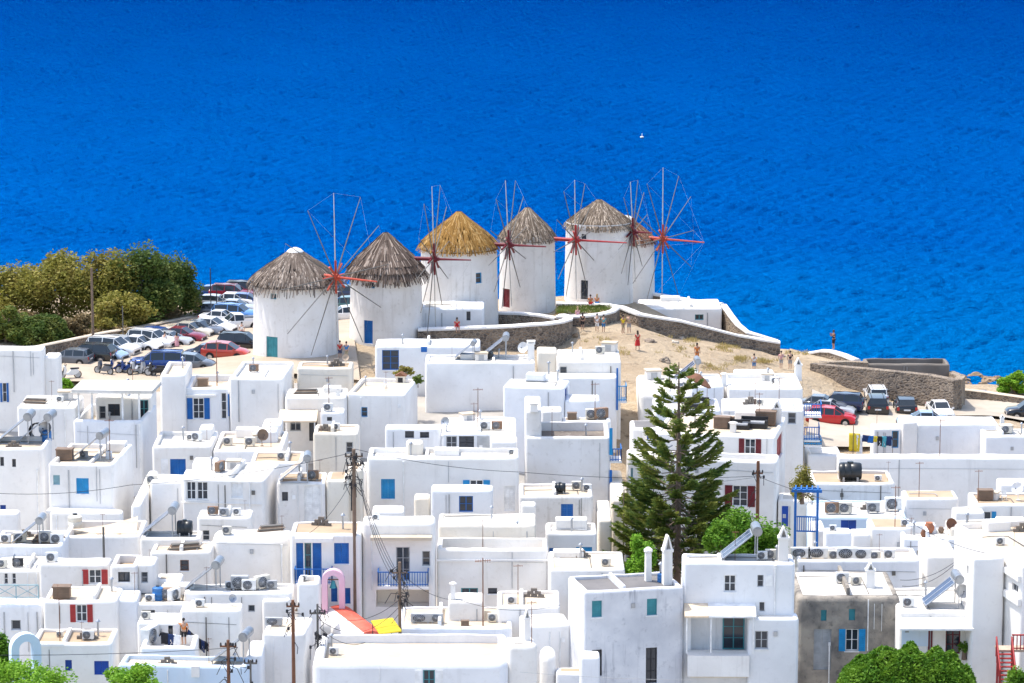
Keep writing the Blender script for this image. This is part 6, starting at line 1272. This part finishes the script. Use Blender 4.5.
for a in (('60u', 739, 429, 9, 'black sofa on the lounge roof, left one of two'), ('60u', 754, 428, 11, 'black sofa on the lounge roof, right one of two'), ('61f', 697, 408, 10, 'black sofa under the rusty parasol')): I('sofa', *a)
for a in ((74, 1004, 500, 9, 'white chair on the tan roof yard'), ('2', 108, 419, 10, 'white chair on the pergola terrace'), ('2', 121, 418, 10, 'second white chair further right under the pergola'), (77, 826, 559, 8, 'white plastic chair among the air conditioners'), (29, 98, 534, 8, 'white chair under the cream sail'), (29, 118, 534, 8, 'white chair by the right post of the cream sail'), ('10', 385, 388, 7, 'white chair on the dog house terrace')): I('chair', *a)
for a in (('8b', 217, 386, 46, 'tall thin aerial mast before the blue shutters'), ('9c', 329, 411, 35, 'aerial with crossbars over the small vent box'), ('9b', 361, 396, 0, ''), (10, 386, 391, 20, 'thin aerial on the dog house terrace'), (12, 452, 359, 14, 'short aerial on the left end of the wide blank house'), ('16', 474, 432, 30, 'thin mast left of the two on the sliding window roof'), ('16', 478, 431, 44, 'taller mast of the two on the sliding window roof'), ('15c', 595, 420, 38, 'aerial with crossbars behind the rubble roof'), ('13a', 580, 355, 17, 'short aerial on the upper block below the bare slope'), (15, 552, 436, 28, 'thin aerial over the tall cream wall'), (7, 217 - 10, 444, 20, 'short aerial above the double blue door'), ('7b', 271, 447, 26, 'thin aerial right of the large brown dish'),
          (5, 118 - 8, 460, 42, 'tall aerial at the right end of the lone boiler roof'), (29, 103, 535, 22, 'thin post aerial in front of the cream sail'), (30, 38, 544, 26, 'thin aerial beside the wide beige collector'), (23, 320, 481, 22, 'aerial on the stained cream cube'), (24, 321, 432, 22, 'thin aerial on the cream house behind the tangled pole'), (32, 245, 516, 16, 'short aerial on the lattice box house'), (33, 282, 535, 20, 'aerial on the rounded long blank house'), (35, 58, 600, 16, 'thin aerial on the red shutters roof'), ('37b', 150, 563, 14, 'short aerial on the barred window tower'), (39, 207, 590, 24, 'aerial beside the leaning weathered heater'), (40, 184, 609, 16, 'short aerial on the laundry house'), (41, 60, 641, 44, 'tall aerial on the tan roof at bottom left'), (41, 82, 641, 20, 'short aerial on the tan roof at bottom left'), ('38b', 135, 601, 30, 'aerial in front of the rusty rimmed tower'), (42, 209, 663, 26, 'aerial on the long pale blue house'),
          (48, 483, 626, 70, 'very tall aerial behind the chimney stub box'), (49, 518, 605, 42, 'aerial on the roof left of the grey wall'), ('46b', 533, 645, 44, 'bent aerial on the raised block'), (19, 483, 548, 34, 'thin aerial on the long terrace parapet'), ('51', 735, 560, 30, 'thin aerial behind the gabled chimney of the patchwork awning house'), (61, 0, 0, 0, ''), ('61b', 779, 407, 30, 'thin mast on the long house by the blue rails'), ('61b', 755, 406, 24, 'thin short mast on the long house by the blue rails'), ('61f', 707, 409, 26, 'dark mast beside the rusty parasol'), ('60u', 759, 426, 34, 'dark thin mast rising behind the right black sofa'),
          (70, 960, 420, 0, ''), (71, 940, 457, 38, 'thin aerial on the very long plain house'), (72, 888, 481, 20, 'short aerial right of the fat black tank'), (73, 919, 497, 36, 'tall thin aerial on the sagging tan roof'), ('78b', 911, 537, 20, 'dark thin aerial among the pots'), ('75', 895, 527, 42, 'tall aerial on the plain cube with tan roof'), (74, 978, 503, 34, 'aerial by the bright blue shuttered window'), ('70b', 860, 428, 20, 'pole of the washing line before the car park'), (79, 968, 527, 20, 'short aerial on the cream walled roof terrace'), (77, 879, 559, 26, 'thin aerial in the row of air conditioners'), (53, 905, 609, 16, 'short aerial at the left of the canopy house'), ('2r', 133, 396, 28, 'thin aerial on the pergola room'), (3, 52, 404, 24, 'thin aerial on the low house beside the pergola'), (54, 1014, 546, 20, 'short aerial on the tall corner house')):
    if a[3]: I('antenna', *a)
# ---- pergola on the terrace
e = empty('pergola', HB[2].e.location + Vector((0, 0, HB[2].H - .9)), HB[2].rot); tag(e, 'white flat roofed pergola on slim posts over the walled terrace', 'pergola')
w = HB[2].w; mb = MB(); mb.box(-.1, w + .8, .1, 4.2, 3.05, 3.25); mb.box(-.18, w + .88, .02, 4.28, 3.0, 3.052); mb.build('canopy', 'roof_white', e)
for x in (.35, 1.4, w - 1.6, w - .3): mb = MB(); mb.box(x - .07, x + .07, .5, .64, 0, 2.998); mb.build('post', 'white_paint', e)
# ---- cream shade sail
c = [atY(70, 529, 222), atY(138, 516, 224), atY(136, 532, 220.8)]; o0 = c[0]; mb = MB(); n = 8
g = {}
for i in range(n + 1):
    for j in range(n + 1 - i):
        u, v = i / n, j / n; p = c[0] * (1 - u - v) + c[1] * u + c[2] * v - Vector((0, 0, .5 * (u * v + u * (1 - u - v) + v * (1 - u - v)) * 1.6)); g[i, j] = p - o0
for i in range(n):
    for j in range(n - i):
        mb.face([g[i, j], g[i + 1, j], g[i, j + 1]])
        if i + j < n - 1: mb.face([g[i + 1, j], g[i + 1, j + 1], g[i, j + 1]])
o = mb.build('shade_sail', 'cloth_cream', smooth=80); o.location = o0; tag(o, 'cream triangular shade sail stretched over the terrace', 'shade sail')
# ---- rusty parasol
p = onroof(HB['61f'], 697, 402); e = empty('parasol', p); tag(e, 'rusty brown tilted parasol behind the top of the pine', 'parasol')
mb = MB(); mb.tube((0, 0, 0), (0, 0, 2.1), .035); mb.build('pole', 'dark', e)
mb = MB(); mb.lathe([(1.35, 1.75), (1.3, 1.85), (.7, 2.15), (.02, 2.35)], 10); mb.lathe([(1.33, 1.75), (.7, 2.12), (.02, 2.3)], 10); mb.xform(Matrix.Translation((0, 0, 1.9)) @ Matrix.Rotation(R(28), 4, 'Y') @ Matrix.Translation((0, 0, -1.9))); mb.build('canopy', 'rust', e, fix=False)
# ---- grey umbrella in the alley
p = atY(654, 440, 240); e = empty('parasol', (p.x, p.y, p.z - 2.2)); tag(e, 'grey market parasol in the alley left of the pine', 'parasol')
mb = MB(); mb.tube((0, 0, -2), (0, 0, 2.3), .04); mb.build('pole', 'dark', e); mb = MB(); mb.lathe([(1.4, 1.75), (1.38, 1.85), (.02, 2.4)], 8); mb.build('canopy', 'cloth_grey', e, fix=False)
# ---- coil of black hose
p = onroof(HB[4], 36, 439); mb = MB()
for k in range(6):
    pts = [(.0 + .5 * math.cos(t) + .03 * k, .05 * k - .12, .62 + .6 * math.sin(t)) for t in [i * 2 * math.pi / 18 for i in range(19)]]; mb.path(pts, .05, 5)
o = mb.build('hose_coil', 'plastic_black'); o.location = p; tag(o, 'coil of black hose between the two boilers of the leftmost roof', 'hose')
# ---- dog house with plants
p = onroof(HB[10], 401, 382); e = empty('dog_house', p, R(-7)); tag(e, 'little brown dog house under a green plant on the roof terrace', 'dog house')
mb = MB(); mb.box(-.4, .4, -.35, .35, 0, .55); mb.build('body', 'cream', e); mb = MB(); mb.prism([(-.5, .55), (.5, .55), (0, .85)], 'y', -.42, .42); mb.build('roof', 'rust', e); mb = MB(); mb.box(-.2, .2, -.357, -.352, .02, .42); mb.build('doorway', 'dark', e)
tree('potted_plant', 'green plant spreading over the little dog house', 'plant', onroof(HB[10], 404, 380), .9, .4, 1.25, 'leaf_olive', n=500, seed=40, leaf=.12, trunk=.04, z0=.45)
tree('potted_plant', 'green plant at the right corner of the dog house terrace', 'plant', onroof(HB[10], 418, 384), .45, .4, .9, 'leaf_green', n=350, seed=41, leaf=.12, trunk=.04, z0=.2)
# ---- washing lines
def washing(label, a, b, sag=.12):
    a, b = Vector(a), Vector(b); e = empty('washing_line', a); tag(e, label, 'washing line'); mb = MB(); L = b - a
    for i in range(12): u0, u1 = i / 12, (i + 1) / 12; mb.tube(L * u0 - Vector((0, 0, sag * 4 * u0 * (1 - u0))), L * u1 - Vector((0, 0, sag * 4 * u1 * (1 - u1))), .012, n=4)
    mb.build('line', 'wire', e)
    return e, L, sag
def garment(label, e, L, sag, t, w, h, mat, kind='shirt', grp='washing hung out to dry'):
    p = L * t - Vector((0, 0, sag * 4 * t * (1 - t))); d = L.normalized(); s = Vector((0, 1, 0)); o0 = Vector(e.location) + p; mb = MB()
    N, M_ = 6, 6
    def pt(i, j): u = i / N - .5; v = j / M_; k = 1.0 if kind != 'trousers' else (1 - .15 * v); return d * (u * w * k) + Vector((0, .06 * math.sin(u * 9 + v * 3) * v, -h * v))
    G = [[pt(i, j) for j in range(M_ + 1)] for i in range(N + 1)]
    for i in range(N):
        for j in range(M_):
            if kind == 'trousers' and i in (2, 3) and j > 2 and (i + j) % 2: continue
            mb.face([G[i][j], G[i + 1][j], G[i + 1][j + 1], G[i][j + 1]])
    if kind == 'shirt':
        for sg in (-1, 1): a = d * (sg * w / 2); mb.face([a, a + d * (sg * w * .32) - Vector((0, 0, h * .3)), a + d * (sg * w * .2) - Vector((0, 0, h * .42)), a - Vector((0, 0, h * .28))])
    o = mb.build('garment' if kind != 'towel' else 'towel', mat, None, 70, False); sd = o.modifiers.new('s', 'SOLIDIFY'); sd.thickness = .015; o.location = o0; tag(o, label, 'laundry', grp)
Y = 264
e, L, sg = washing('washing line strung before the small house and car park', atY(853, 433, Y), atY(892, 436, Y))
for t, w, h, m, k, l in ((.04, .9, 1.5, 'yellow', 'towel', 'yellow towel at the left end of the washing line'), (.17, .5, 1.75, 'cloth_white', 'towel', 'long white towel beside the yellow towel'), (.32, .55, .55, 'cloth_navy', 'shirt', 'navy shirt next to the white towel'), (.45, .5, .6, 'blue', 'shirt', 'bright blue shirt in the middle of the line'), (.57, .3, .5, 'yellow', 'shirt', 'small yellow garment right of the blue shirt'), (.70, .5, .8, 'cloth_black', 'trousers', 'black trousers right of the small yellow garment'), (.80, .4, .9, 'cloth_teal', 'trousers', 'dark teal trousers on the line'), (.92, .45, .8, 'cloth_navy', 'shirt', 'navy shirt at the right end of the line')): garment(l, e, L, sg, t, w, h, m, k)
pole('washing_post', 'wooden post at the left end of the washing line', 853, 455, 424, 264, .04, 'wood', cat='post'); pole('washing_post', 'thin post at the right end of the washing line', 892.5, 452, 434, 264, .03, 'wood', cat='post')
Y = 203
e, L, sg = washing('washing line slanting down on the laundry terrace', atY(182, 622, Y), atY(210, 643, Y - .5), .25)
for k in range(7): garment('dark garment in the slanting row on the laundry terrace', e, L, sg, .12 + .125 * k, .28, .55 + .1 * (k % 3), ('cloth_black', 'cloth_navy')[k % 2], ('shirt', 'trousers')[k % 2], 'dark washing on the laundry terrace')
e, L, sg = washing('short washing line left on the laundry terrace', atY(160, 631, 202), atY(182, 634, 202), .1)
for t, m, k, l in ((.2, 'cloth_black', 'shirt', 'black shirt at the left of the short line'), (.5, 'cloth_navy', 'trousers', 'navy trousers on the short line'), (.75, 'cloth_white', 'towel', 'white towel on the short line')): garment(l, e, L, sg, t, .45, .75, m, k)
p = onroof(HB['40c'], 184, 645); person('person in orange top and black trousers hanging out washing', p, 200, top='cloth_orange', bottom='cloth_black', h=1.68, pose='point')
# ---- pink bell arch, red vaulted chapel
Y = 212.8; a = atY(322, 606, Y); b = atY(345, 606, Y); t = atY(333, 569, Y); w = (b - a).length; H = t.z - a.z
e = empty('bell_arch', ((a.x + b.x) / 2, Y, a.z)); tag(e, 'pink bell arch with a small bell above the red chapel roof', 'bell arch'); mb = MB(); hw = w / 2; iw = hw * .5
def arcp(r_, n=12): return [(r_ * math.cos(R(180 - 180 * k / n)), H - hw + r_ * math.sin(R(180 - 180 * k / n))) for k in range(n + 1)]
oi, ii = [(-hw, -2.5)] + arcp(hw) + [(hw, -2.5)], [(-iw, -2.5)] + arcp(iw) + [(iw, -2.5)]
for k in range(len(oi) - 1):
    for y in (-.3, .3): mb.face([(oi[k][0], y, oi[k][1]), (oi[k + 1][0], y, oi[k + 1][1]), (ii[k + 1][0], y, ii[k + 1][1]), (ii[k][0], y, ii[k][1])])
    for q in (oi, ii): mb.face([(q[k][0], -.3, q[k][1]), (q[k + 1][0], -.3, q[k + 1][1]), (q[k + 1][0], .3, q[k + 1][1]), (q[k][0], .3, q[k][1])])
mb.build('arch', 'pink_wash', e, smooth=40)
mb = MB(); mb.tube((-iw, 0, H - hw + .05), (iw, 0, H - hw + .05), .04); mb.build('beam', 'wood', e); mb = MB(); mb.lathe([(.02, .0), (.1, -.02), (.16, -.2), (.22, -.42), (.27, -.48), (.25, -.47), (.02, -.4)], 14, (0, 0, H - hw - .02)); mb.build('bell', 'teal', e, smooth=50)

# chapel: a narrow barrel vault that runs from the arch towards the lower right, beside a soft white house
zt_ = 9.0; p0 = atZ(337, 605, zt_); p1 = atZ(371, 631, zt_); ax = p1 - p0; L = ax.length; rz = math.atan2(ax.y, ax.x); Rv = 1.3
e = empty('chapel', (p0.x, p0.y, gz(p0.x, p0.y) - .3), rz); tag(e, 'white chapel with a narrow red barrel vaulted roof', 'chapel'); zb = zt_ - Rv * .8 - e.location.z
mb = MB(); mb.box(0, L, -Rv, Rv, 0, zb); mb.build('wall', 'white', e)
def vault(nm, mt, a0, a1, x0, x1, r_):
    mb = MB(); n = 14
    for k in range(n):
        t0, t1 = R(a0 + (a1 - a0) * k / n), R(a0 + (a1 - a0) * (k + 1) / n); P = lambda x, t: (x, r_ * math.cos(t), zb + r_ * .8 * math.sin(t))
        mb.face([P(x0, t0), P(x1, t0), P(x1, t1), P(x0, t1)])
        for x in (x0, x1): mb.face([P(x, t0), P(x, t1), (x, 0, zb)])
    mb.build(nm, mt, e, smooth=40)
vault('vault', 'red_vault', 0, 112, 0, L, Rv); vault('vault_side', 'white', 112, 180, 0, L, Rv)
B('45', 'soft white chapel annex below the pink bell arch', 297, 338, 622, 604, z=8.6, r=.4, par=.05, feats=[('w', 306, 633, 314, 653, 'g')], d='the chapel annex')
# ---- yellow awning beyond the chapel
a = atY(371, 630, 203.5); e = empty('awning', a, R(28)); tag(e, 'bright yellow awning beside the red chapel roof', 'awning'); s = 1 / scale_at(a)
mb = MB(); mb.prism([(-.0, .62), (-1.3, .1), (-1.3, 0), (-1.22, .0), (0, .54)], 'x', 0, 24 * s); mb.build('cloth', 'yellow', e)
for x in (.1, 24 * s - .1): mb = MB(); mb.tube((x, -1.2, -2.5), (x, -1.2, .02), .03); mb.tube((x, -.05, -2.5), (x, -.05, .56), .03); mb.build('post', 'dark', e)
# ---- pale arched bell wall bottom left, its shade painted in as a bluish colour
a = atY(11, 683, 197); e = empty('arched_wall', (a.x, 197, a.z - 2), R(25)); tag(e, 'bluish shade-tinted arched bell wall between the green bushes', 'arch'); H = 5.1; mb = MB(); hw = .95; iw = .45; oi, ii = [(-hw, 0)] + arcp(hw) + [(hw, 0)], [(-iw, 2.6)] + arcp(iw) + [(iw, 2.6)]
for k in range(len(oi) - 1):
    for y in (-.3, .3): mb.face([(oi[k][0], y, oi[k][1]), (oi[k + 1][0], y, oi[k + 1][1]), (ii[k + 1][0], y, ii[k + 1][1]), (ii[k][0], y, ii[k][1])])
    for q in (oi, ii): mb.face([(q[k][0], -.3, q[k][1]), (q[k + 1][0], -.3, q[k + 1][1]), (q[k + 1][0], .3, q[k + 1][1]), (q[k][0], .3, q[k][1])])
mb.box(-hw, hw, -.29, .29, 0, 2.6); mb.xform(Matrix.Translation((hw, 0, 0))); mb.build('arch', 'blue_wash_and_shade', e, smooth=40)
# ---- plants in the town
def bush(label, px, pyb, Y, wpx, pyt, mat, n, leaf=.15, name='shrub', cat='shrub', z0=.03, seed=1, lobes=22, dy=.8, group=None):
    b = atY(px, pyb, Y); t = atY(px, pyt, Y); s = scale_at(b); return tree(name, label, cat, b, wpx / 2 / s, wpx / 2 / s * dy, t.z - b.z, mat, n=n, leaf=leaf, seed=seed, lobes=lobes, z0=z0, group=group)
def hedge(label, x0, x1, yt, yb, Y, dep, mat, n, leaf):
    a = atY(x0, yb, Y); b = atY(x1, yb, Y); t = atY((x0 + x1) / 2, yt, Y); w = b.x - a.x; H = t.z - a.z; rnd = random.Random(8); e = empty('hedge', ((a.x + b.x) / 2, Y + dep / 2, a.z)); tag(e, label, 'hedge')
    mb = MB()
    sup = lambda u, v: max(0, 1 - abs(u) ** 4.5) ** .5 * max(0, 1 - abs(v) ** 3) ** .4 * (.97 + .10 * noise.noise(Vector((u * 4.3 + 7, v * 2, 3))))
    for k in range(n):
        u, v = rnd.uniform(-1, 1), rnd.uniform(-1, 1); top = H * sup(u, v) * (1 + .16 * noise.noise(Vector((u * 6, v * 3, 0))) - .09 * max(0, -u) ** 2 - .03 * max(0, u)); z = top - abs(rnd.gauss(0, .11)) if rnd.random() < .62 else top * rnd.random()
        if z < top - .3 and rnd.random() < .5: v = -abs(v) ** .25; z = min(z, H * sup(u, v * .999) + .1) if rnd.random() < .3 else z
        leafquad(mb, (u * w / 2, v * dep / 2, z), leaf * rnd.uniform(.6, 1.3), rnd, .7)
    co = MB(); N1, N2 = 18, 8       # solid core, coloured dark for the shaded inside, closes gaps between leaves
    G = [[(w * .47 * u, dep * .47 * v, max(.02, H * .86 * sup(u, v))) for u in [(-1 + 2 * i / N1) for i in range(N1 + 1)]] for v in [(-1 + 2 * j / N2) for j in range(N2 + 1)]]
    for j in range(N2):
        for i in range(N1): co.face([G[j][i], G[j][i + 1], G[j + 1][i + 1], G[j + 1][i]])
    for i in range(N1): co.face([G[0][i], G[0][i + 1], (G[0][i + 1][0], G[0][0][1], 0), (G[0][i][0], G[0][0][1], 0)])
    co.build('dark_core', 'leaf_dark', e)
    mb.build('crown', mat, e, fix=False); tb = MB()
    for k in range(7): x = -w * .42 + w * .84 * k / 6; tb.tube((x, 0, 0), (x + rnd.uniform(-.2, .2), 0, H * .6), .06, .03, 6)
    tb.build('trunk', 'wood', e); return e
hedge('wide clipped bright green hedge before the old stone house', 834, 985, 659, 735, 194, 4.2, 'leaf_hedge', 24000, .135)
bush('dark green bush at the bottom right corner by the red stairs', 1020, 700, 196, 34, 662, 'leaf_hedge', 3500, .10, seed=50)
bush('bright green bush at the bottom left corner', 24, 705, 193, 100, 664, 'leaf_bright', 7000, .11, seed=51)
bush('bright green bush at the bottom before the long pale blue house', 132, 700, 192, 60, 664, 'leaf_bright', 6500, .11, seed=52)
bush('green tree at the left edge behind the arched wall', 2, 690, 199, 26, 630, 'leaf_hedge', 4000, .12, seed=53, name='small_tree', cat='tree')
bush('bright green tree below the lounge house and beside the utility pole', 750, 570, 217, 70, 508, 'leaf_hedge', 9000, .12, seed=54, name='small_tree', cat='tree', z0=.1)
bush('dark leafy tree between the pine and the bright tree', 722, 570, 214, 46, 520, 'leaf_hedge', 5000, .12, seed=55, name='small_tree', cat='tree', z0=.1)
bush('bright green shrub at the foot of the pine on its left', 640, 582, 214, 34, 531, 'leaf_bright', 4500, .11, seed=56)
bush('dry flowering plant climbing in the alley by the blue gate', 802, 500, 236, 24, 465, 'leaf_olive', 2200, .1, seed=57, name='climbing_plant', cat='plant')
bush('pot plant with green leaves by the red framed door', 964, 655, 203, 12, 640, 'leaf_hedge', 500, .09, seed=58, name='potted_plant', cat='plant', z0=.3)
bush('small green plant right of the rubble roof', 627, 520, 232, 10, 500, 'leaf_hedge', 500, .1, seed=59, name='potted_plant', cat='plant')
# ---- pots before the sagging roof
def pot(label, px, py, hpx, z, mat='terracotta'):
    p = atZ(px, py, z); s = hpx / scale_at(p); mb = MB(); mb.lathe([(.01, 0), (.25, 0), (.42, .3), (.45, .55), (.3, .8), (.32, .9), (.27, .9), (.01, .7)], 18); o = mb.build('jar', mat, smooth=50); o.location = p; o.scale = (s,) * 3; tag(o, label, 'pot', 'jars and pots on the roofs')
zz = HB['78b'].rz
pot('big terracotta jar before the sagging tan roof', 929, 533, 12, zz); pot('low brown pot right of the terracotta jar', 941, 533, 7, zz, 'wood'); pot('dark pot at the right end of the row of pots', 950, 532, 7, zz, 'rust'); pot('rusty cylinder pot by the dark thin aerial', 921 + 3, 537, 8, zz, 'rust')
# ---- utility poles and cables
TP = pole('utility_pole', 'wooden utility pole tangled with many cables and wires', 355, 592, 449, 214.6, .16, 'wood', ((.5, .6), (1.1, .5)), 34)
pole('utility_pole', 'dark pole with cable boxes before the blue balcony', 400, 632, 562, 204, .13, 'wood', ((.7, .5),), 22)
pole('utility_pole', 'tall dark pole left of the pink bell arch', 294, 700, 600, 196.5, .13, 'rust', ((.4, .4),), 8)
pole('utility_pole', 'dark pole before the long pale blue house', 229, 700, 640, 193, .13, 'rust', ((.4, .5),), 12)
pole('utility_pole', 'slim pole with brackets right of the dark bottom pole', 251, 700, 660, 192.5, .08, 'wood_grey', ((.2, .4),), 6)
pole('utility_pole', 'pole with hanging cables beside the white chapel wall', 318, 660, 604, 200, .09, 'wood_grey', ((.6, .5),), 20)
pole('utility_pole', 'reddish wooden pole beside the dark red shutters', 757, 552, 461, 231, .16, 'rust', ((.9, .35),), 6)
pole('utility_pole', 'weathered post with pipe at the left of the sail terrace', 104, 560, 527, 217.5, .10, 'wood_grey')
pole('street_lamp', 'thin brown pole in the alley left of the pine', 623.5, 545, 490, 228, .05, 'wood')
A = lambda px, py, Y: atY(px, py, Y)
cable('long cable from the tangled pole to the left edge of town', [A(-20, 492, 222), A(130, 485, 218), A(355, 452, 214.6)], .35)
cable('long cable from the tangled pole to the red wooden pole', [A(355, 449, 214.6), A(520, 472, 224), A(757, 476, 231)], .3)
cable('cable from the red wooden pole to the right edge of town', [A(757, 476, 231), A(900, 515, 215), A(985, 553, 203)], .35)
cable('second cable below, from the red pole towards the alley', [A(757, 477, 231), A(640, 480, 229)], .3, .012)
for k in range(4): cable('bundle of slack cables from the tangled pole to the dark pole before the balcony', [A(356 + k * 1.5, 470 + 6 * k, 214.5), A(397 + k, 572 + 4 * k, 204)], .5 + .25 * k, .022, group='cable bundle at the tangled pole')
cable('cable from the tangled pole down to the passage house', [A(355, 475, 214.6), A(300, 538, 213.8)], .7, .015)
for k in range(3): cable('slack cables between the chapel pole and the balcony pole', [A(320, 612 + 8 * k, 200), A(399, 600 + 7 * k, 204)], .9 + .3 * k, .018, group='slack cables over the chapel')
cable('cable along the bottom from the left edge to the dark pole', [A(-20, 655, 193), A(229, 648, 193)], .15)
cable('cable from the balcony pole to the chimney stub box', [A(400, 572, 204), A(460, 600, 206), A(560, 605, 204)], .5, .015)
cable('pale cable along the bottom centre', [A(520, 672, 192), A(690, 680, 192)], .1, .012, 'rope')
cable('two slack cables by the stepped house', [A(900, 580, 213), A(956, 561, 212)], .4, .018, group='slack cables at the stepped house'); cable('two slack cables by the stepped house', [A(902, 586, 213), A(956, 563, 212)], .5, .018, group='slack cables at the stepped house')
# ---- blue garden gate
a = atY(795, 533, 228); s = 1 / scale_at(a); e = empty('garden_gate', (a.x, 228, a.z), R(-6)); tag(e, 'blue wooden gate frame with barred gate beside white stairs', 'gate'); W = 22 * s; H = 42 * s
mb = MB()
for x in (0, W): mb.box(x - .09, x + .09, -.09, .09, -2, H)
mb.box(-.3, W + .3, -.12, .12, H, H + .2); mb.box(-.2, W + .2, .6, .75, H + .02, H + .18)
for k in range(5): x = W * k / 4; mb.box(x - .05, x + .05, -.3, 1.0, H + .2, H + .28)
mb.build('frame', 'blue', e); mb = MB(); mb.box(.1, W - .1, -.03, .03, .1, .2); mb.box(.1, W - .1, -.03, .03, 1.15, 1.25)
for k in range(9): x = .15 + (W - .3) * k / 8; mb.box(x - .03, x + .03, -.025, .025, .1, 1.2)
mb.build('gate', 'blue', e)
# ---- red stairs bottom right
a = atY(990, 676, 198); s = 1 / scale_at(a); e = empty('outdoor_stairs', (a.x, 198, a.z)); tag(e, 'red wooden outdoor stairs with railed landing at the bottom right', 'stairs')
mb = MB(); mb.box(.45, 3.2, .3, 1.4, 1.45, 1.58); mb.build('landing', 'wood_pale', e); mb = MB()
for k in range(8): z = 1.4 - k * .2; y = .2 - k * .24; mb.box(.42, 1.3, y - .25, y, z - .05, z)
for x in (.38, 1.3): mb.prism([(.3, 1.5), (.3, 1.3), (-1.75, -.4), (-1.75, -.15)], 'x', x, x + .06)
mb.build('flight', 'red', e); mb = MB()
for x in (.38, 1.33):
    for k in range(6): y = .25 - k * .38; z = 1.5 - k * .32; mb.box(x - .04, x + .04, y - .04, y + .04, z - .3, z + .95)
    mb.tube((x, .25, 2.45), (x, -1.65, .85), .05)
for k in range(9): x = 1.45 + k * .22; mb.box(x - .03, x + .03, .3, .36, 1.58, 2.5)
mb.box(1.35, 3.25, .28, .38, 2.5, 2.58); mb.box(1.35, 3.25, .29, .37, 1.66, 1.72)
mb.build('railing', 'red', e); mb = MB()
for x in (.5, 1.4, 3.1): mb.box(x - .06, x + .06, .35, .47, -4, 1.45)
mb.build('support', 'red', e)

# ---- small clutter on the larger roofs, at most one of a kind on each
rc = random.Random(12)
for k_, h in list(HB.items()):
    if h.w * h.dep < 11 or k_ in ('85', '86', '86b', '87', '70', '71', '52') or h.dep < 1.8: continue
    for kd in rc.sample(('vent', 'vent', 'roofcube', 'vent', 'planks', 'roofcube', 'blocks', 'vent', 'vent'), rc.choice((1, 1, 1, 2))):
        u, v = rc.uniform(.6, h.w - .6), rc.uniform(.5, .95) * h.dep - .5; p = h.M @ Vector((u, max(.5, v), 0)); p.z = h.rz
        lab = DESC[kd] + ' the roof of ' + h.d
        if any(o.get('label') == lab for o in COL.objects) or len(lab.split()) > 16: continue
        s = rc.uniform(.75, 1.05); dup(KIT[kd], p, h.rot + R(rc.uniform(-25, 25)), s, lab, CAT[kd], GRP[kd])
p = atZ(642, 138, 0); mb = MB(); mb.ball((0, 0, .15), .28, 10, (1.2, 1, .7)); mb.tube((0, 0, .4), (0, 0, .8), .05); o = mb.build('buoy', 'cloth_white', smooth=60); o.location = p; tag(o, 'tiny white float alone on the open sea', 'buoy')
cleanup_kit()
